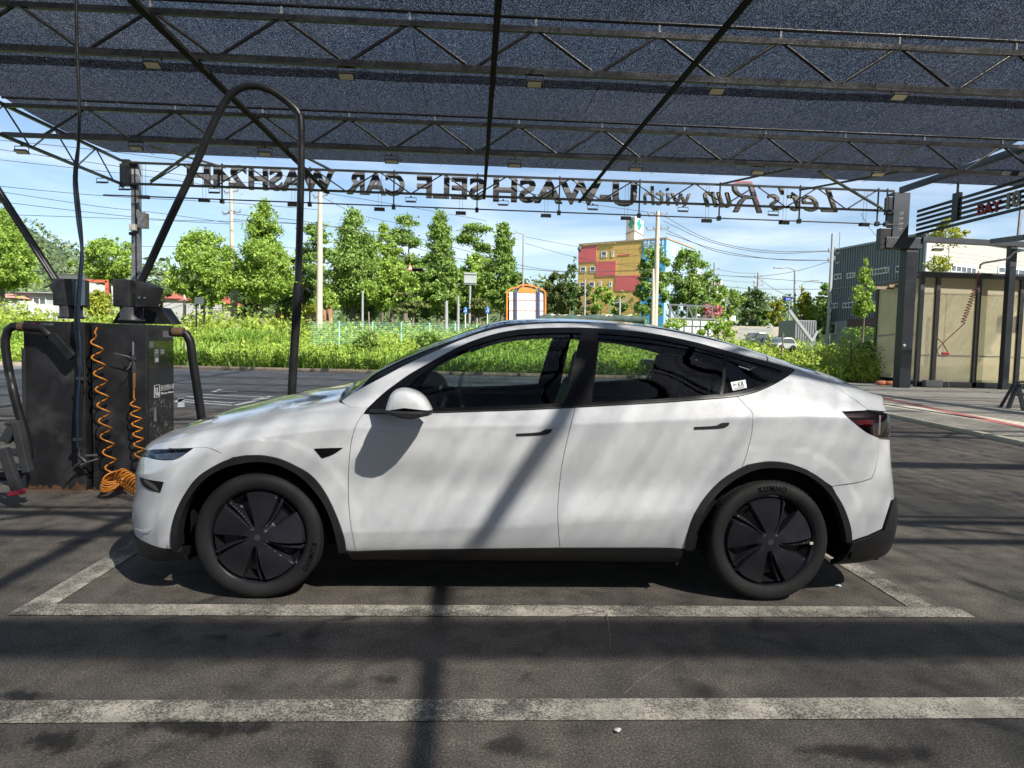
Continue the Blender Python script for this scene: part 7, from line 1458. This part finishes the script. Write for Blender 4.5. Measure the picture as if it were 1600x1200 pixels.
for a, lab in ((727, 'left round-topped blue traffic sign on a white post under the slender tree'), (761.5, 'right blue traffic sign on a white post, left of the framed board')):
    Y_ = 46; r = thing('blue_sign', lab, 'sign', at_y(a, 503, Y_), 'blue signs under the trees'); mb = MB(); mb.tube([at_y(a, 512, Y_), at_y(a, 480, Y_)], .035, 8); mb.build('post', whitew, r); mb = MB(); p, q = at_y(a-2.8, 480, Y_), at_y(a+2.8, 489, Y_); c = at_y(a, 483, Y_); mb.box(p[0], q[0], Y_-.06, Y_-.04, q[2], c[2]); mb.lathe([(0, 0), (.12, 0), (.12, .02), (0, .02)], (c[0], Y_-.062, c[2]), 'y', 20); mb.build('plate', M('traffic_blue', (.02, .14, .5), .4) if a < 730 else bpy.data.materials['traffic_blue'], r)
    mb = MB(); mb.beam((c[0]-.07, Y_-.068, c[2]-.16), (c[0]+.06, Y_-.068, c[2]-.02), .01, .03); mb.beam((c[0]+.06, Y_-.068, c[2]-.02), (c[0]+.06, Y_-.068, c[2]-.20), .01, .03, up=(1, 0, 0)); mb.build('arrow', whitew, r)
tf = thing('traffic_light', 'horizontal black traffic light with a triangular sign, seen among the trees', 'traffic light', at_y(640, 421, 56)); mb = MB()
for a0, a1 in ((613, 631), (644, 661)): p, q = at_y(a0, 418.8, 56), at_y(a1, 424, 56); mb.box(p[0], q[0], 56, 56.25, q[2], p[2])
mb.build('signal_heads', void, tf, bevel=.03); mb = MB()
for a0, a1 in ((613, 631), (644, 661)):
    for k in range(4): c = at_y(a0+2.3+(a1-a0-4.6)*k/3, 421.4, 56); mb.lathe([(.10, 0), (.12, -.16), (.10, -.16)], (c[0], 56, c[2]), 'y', 12)
mb.build('visors', steel, tf); mb = MB(); p, q = at_y(610, 420.2, 56.2), at_y(668, 421, 56.2); mb.beam(p, q, .07); mb.build('arm', gpole, tf)
mb = MB(); P = [at_y(a, b, 55.95) for a, b in ((636.5, 422.5), (645.5, 422.5), (641, 411.5))]; mb.prism(P, (0, 0, 0), (0, .03, 0)); mb.build('triangle_sign', M('triangle_red', (.45, .06, .03), .5), tf); c = (P[0]+P[1]+P[2])/3; mb = MB(); mb.prism([c+(p-c)*.6 for p in P], (0, -.02, 0), (0, -.005, 0)); mb.build('triangle_field', whitew, tf)
# dark board on two legs
r = thing('dark_board', 'small dark board on two posts in front of the broad round tree', 'board', at_y(312, 480, 45)); p, q = at_y(304, 464, 45), at_y(318, 475, 45); mb = MB(); mb.box(p[0], q[0], 45, 45.1, q[2], p[2]); mb.build('board', M('board_dark', (.06, .07, .07), .6), r); mb = MB()
for x_ in (p[0]+.05, q[0]-.02): mb.beam((x_, 45.15, .6), (x_, 45.15, p[2]), .08)
mb.build('posts', steel, r)
rg = thing('red_gate_frame', 'orange-red steel portal between the two turrets', 'frame', at_y(160, 480, 60)); mb = MB(); mb.beam(at_y(120, 438.5, 60), at_y(168, 439.5, 60), .22); mb.beam(at_y(167, 439, 60), at_y(169, 500, 60), .22); mb.build('portal', M('portal_red', (.42, .10, .05), .6), rg)
# green mesh fence
mf = thing('mesh_fence', 'turquoise wire mesh fence across the weeds left of the car roof', 'fence', at_y(600, 540, 40)); mg = M('turquoise_paint', (.26, .50, .38), .5); Ym = lambda a: 37+(a-490)*.030
fpx = [530, 582, 627, 671, 711, 745]; zt_f = lambda a: 502.5+(a-490)*.018
for a in fpx: p = at_y(a, zt_f(a)-1.5, Ym(a)); mb = MB(); mb.tube([(p[0], p[1], float(terrain(p[0], p[1]))-.2), (p[0], p[1], p[2])], .05, 8); mb.build('post', mg, mf)
allp = [486]+fpx
for a0, a1 in zip(allp[:-1], allp[1:]):
    p, q = at_y(a0, zt_f(a0), Ym(a0)), at_y(a1, zt_f(a1), Ym(a1)); mb = MB(); hb = 1.35
    for k in range(14): t = np.array([0, 0, -hb*k/13]); mb.beam(p+t, q+t, .007)
    n = 22
    for k in range(n+1): c = p+(q-p)*k/n; mb.beam(c, c-[0, 0, hb], .005)
    mb.build('mesh_panel', mg, mf)

# overhead cables
cab = M('cable_black', (.02, .02, .022), .5); OR = ORDN[1:]
CB = [(((-60, 213), (200, 240), (500, 283)), 52, 60), (((-60, 225), (200, 262), (364, 283), (500, 296)), 52, 60), (((-60, 243), (240, 277), (364, 296)), 52, 60), (((-60, 285), (150, 305), (364, 317), (500, 328)), 52, 60), (((-60, 290), (150, 322), (240, 332), (364, 349)), 52, 60), (((-60, 308), (240, 342), (364, 346), (500, 351)), 52, 60), (((-60, 333), (200, 342), (360, 350)), 52, 60),
      (((364, 334), (500, 350), (700, 400), (800, 418), (1020, 435)), 58, 60), (((364, 343), (500, 352), (650, 372), (850, 421), (1020, 424), (1293, 442)), 58, 62), (((0, 375), (180, 384), (400, 386), (480, 388)), 70, 70), (((0, 423), (200, 427), (440, 432)), 70, 70),
      (((780, 293), (900, 315), (1022, 333)), 58, 58), (((500, 300), (620, 320), (760, 345)), 60, 80), (((499, 306), (560, 335), (640, 352)), 60, 80), (((820, 370), (900, 385), (1000, 400)), 80, 90), (((820, 380), (900, 402), (1000, 418)), 80, 90),
      (((1036, 337), (1110, 375), (1200, 392), (1295, 392)), 58, 56), (((1036, 345), (1110, 378), (1200, 395), (1295, 393)), 58, 56), (((1040, 359), (1120, 393), (1200, 404), (1297, 407)), 58, 56), (((1040, 364), (1120, 390), (1210, 405), (1297, 407)), 58, 56), (((1118, 430), (1180, 432), (1242, 424), (1298, 408)), 90, 62), (((1028, 434), (1160, 450), (1300, 452)), 60, 62), (((1118, 420), (1150, 426), (1182, 427)), 92, 92), (((1184, 434), (1215, 455), (1240, 466)), 88, 70), (((1345, 333), (1355, 352), (1370, 370), (1398, 380)), 26, 27), (((1118, 436), (1150, 440), (1182, 441)), 92, 92)]
CL = ['topmost overhead cable at the left, rising out under the net edge', 'second overhead cable from the top at the left', 'third overhead cable from the top at the left', 'doubled looking dark cable crossing behind the left post above the junction box', 'sagging dark cable reaching the thin pole from the left edge', 'cable passing behind the camera on the left post', 'lowest of the dark cables left of the thin pole', 'cable falling from the thin pole to the right in front of the trees', 'pale sagging cable running right across the trees to the metal building', 'thin cable low over the hill on the left', 'thin cable just above the red roofs', 'cable behind the letters of the last word, running to the tall pole', 'cable dropping right from the top of the thick concrete pole', 'lower cable dropping right from the thick concrete pole', 'upper of two faint cables right of the pointed tree', 'lower of two faint cables right of the pointed tree', 'uppermost cable from the tall pole to the metal building', 'second cable from the tall pole to the metal building', 'third cable from the tall pole to the metal building', 'lowest cable from the tall pole to the metal building', 'cable from the distant pole rising to the metal building over the street lamp', 'cable level with the tree tops behind the street lamp', 'upper short cable between the two distant poles', 'short cable falling from the three-armed pole to the blue road sign', 'loose thin wire drooping below the right end of the lettered beam', 'lower short cable between the two distant poles']
for (pp, ya, yb_), lab in zip(CB, CL):
    sp = smooth_path(pp, 14); n = len(sp); P = [at_y(a, b, ya+(yb_-ya)*i/(n-1)) for i, (a, b) in enumerate(sp)]; mb = MB(); mb.tube(P, .022 if ya > 40 else .008, 5); tag(mb.build('overhead_cable', cab), lab, 'cable', 'overhead cables')
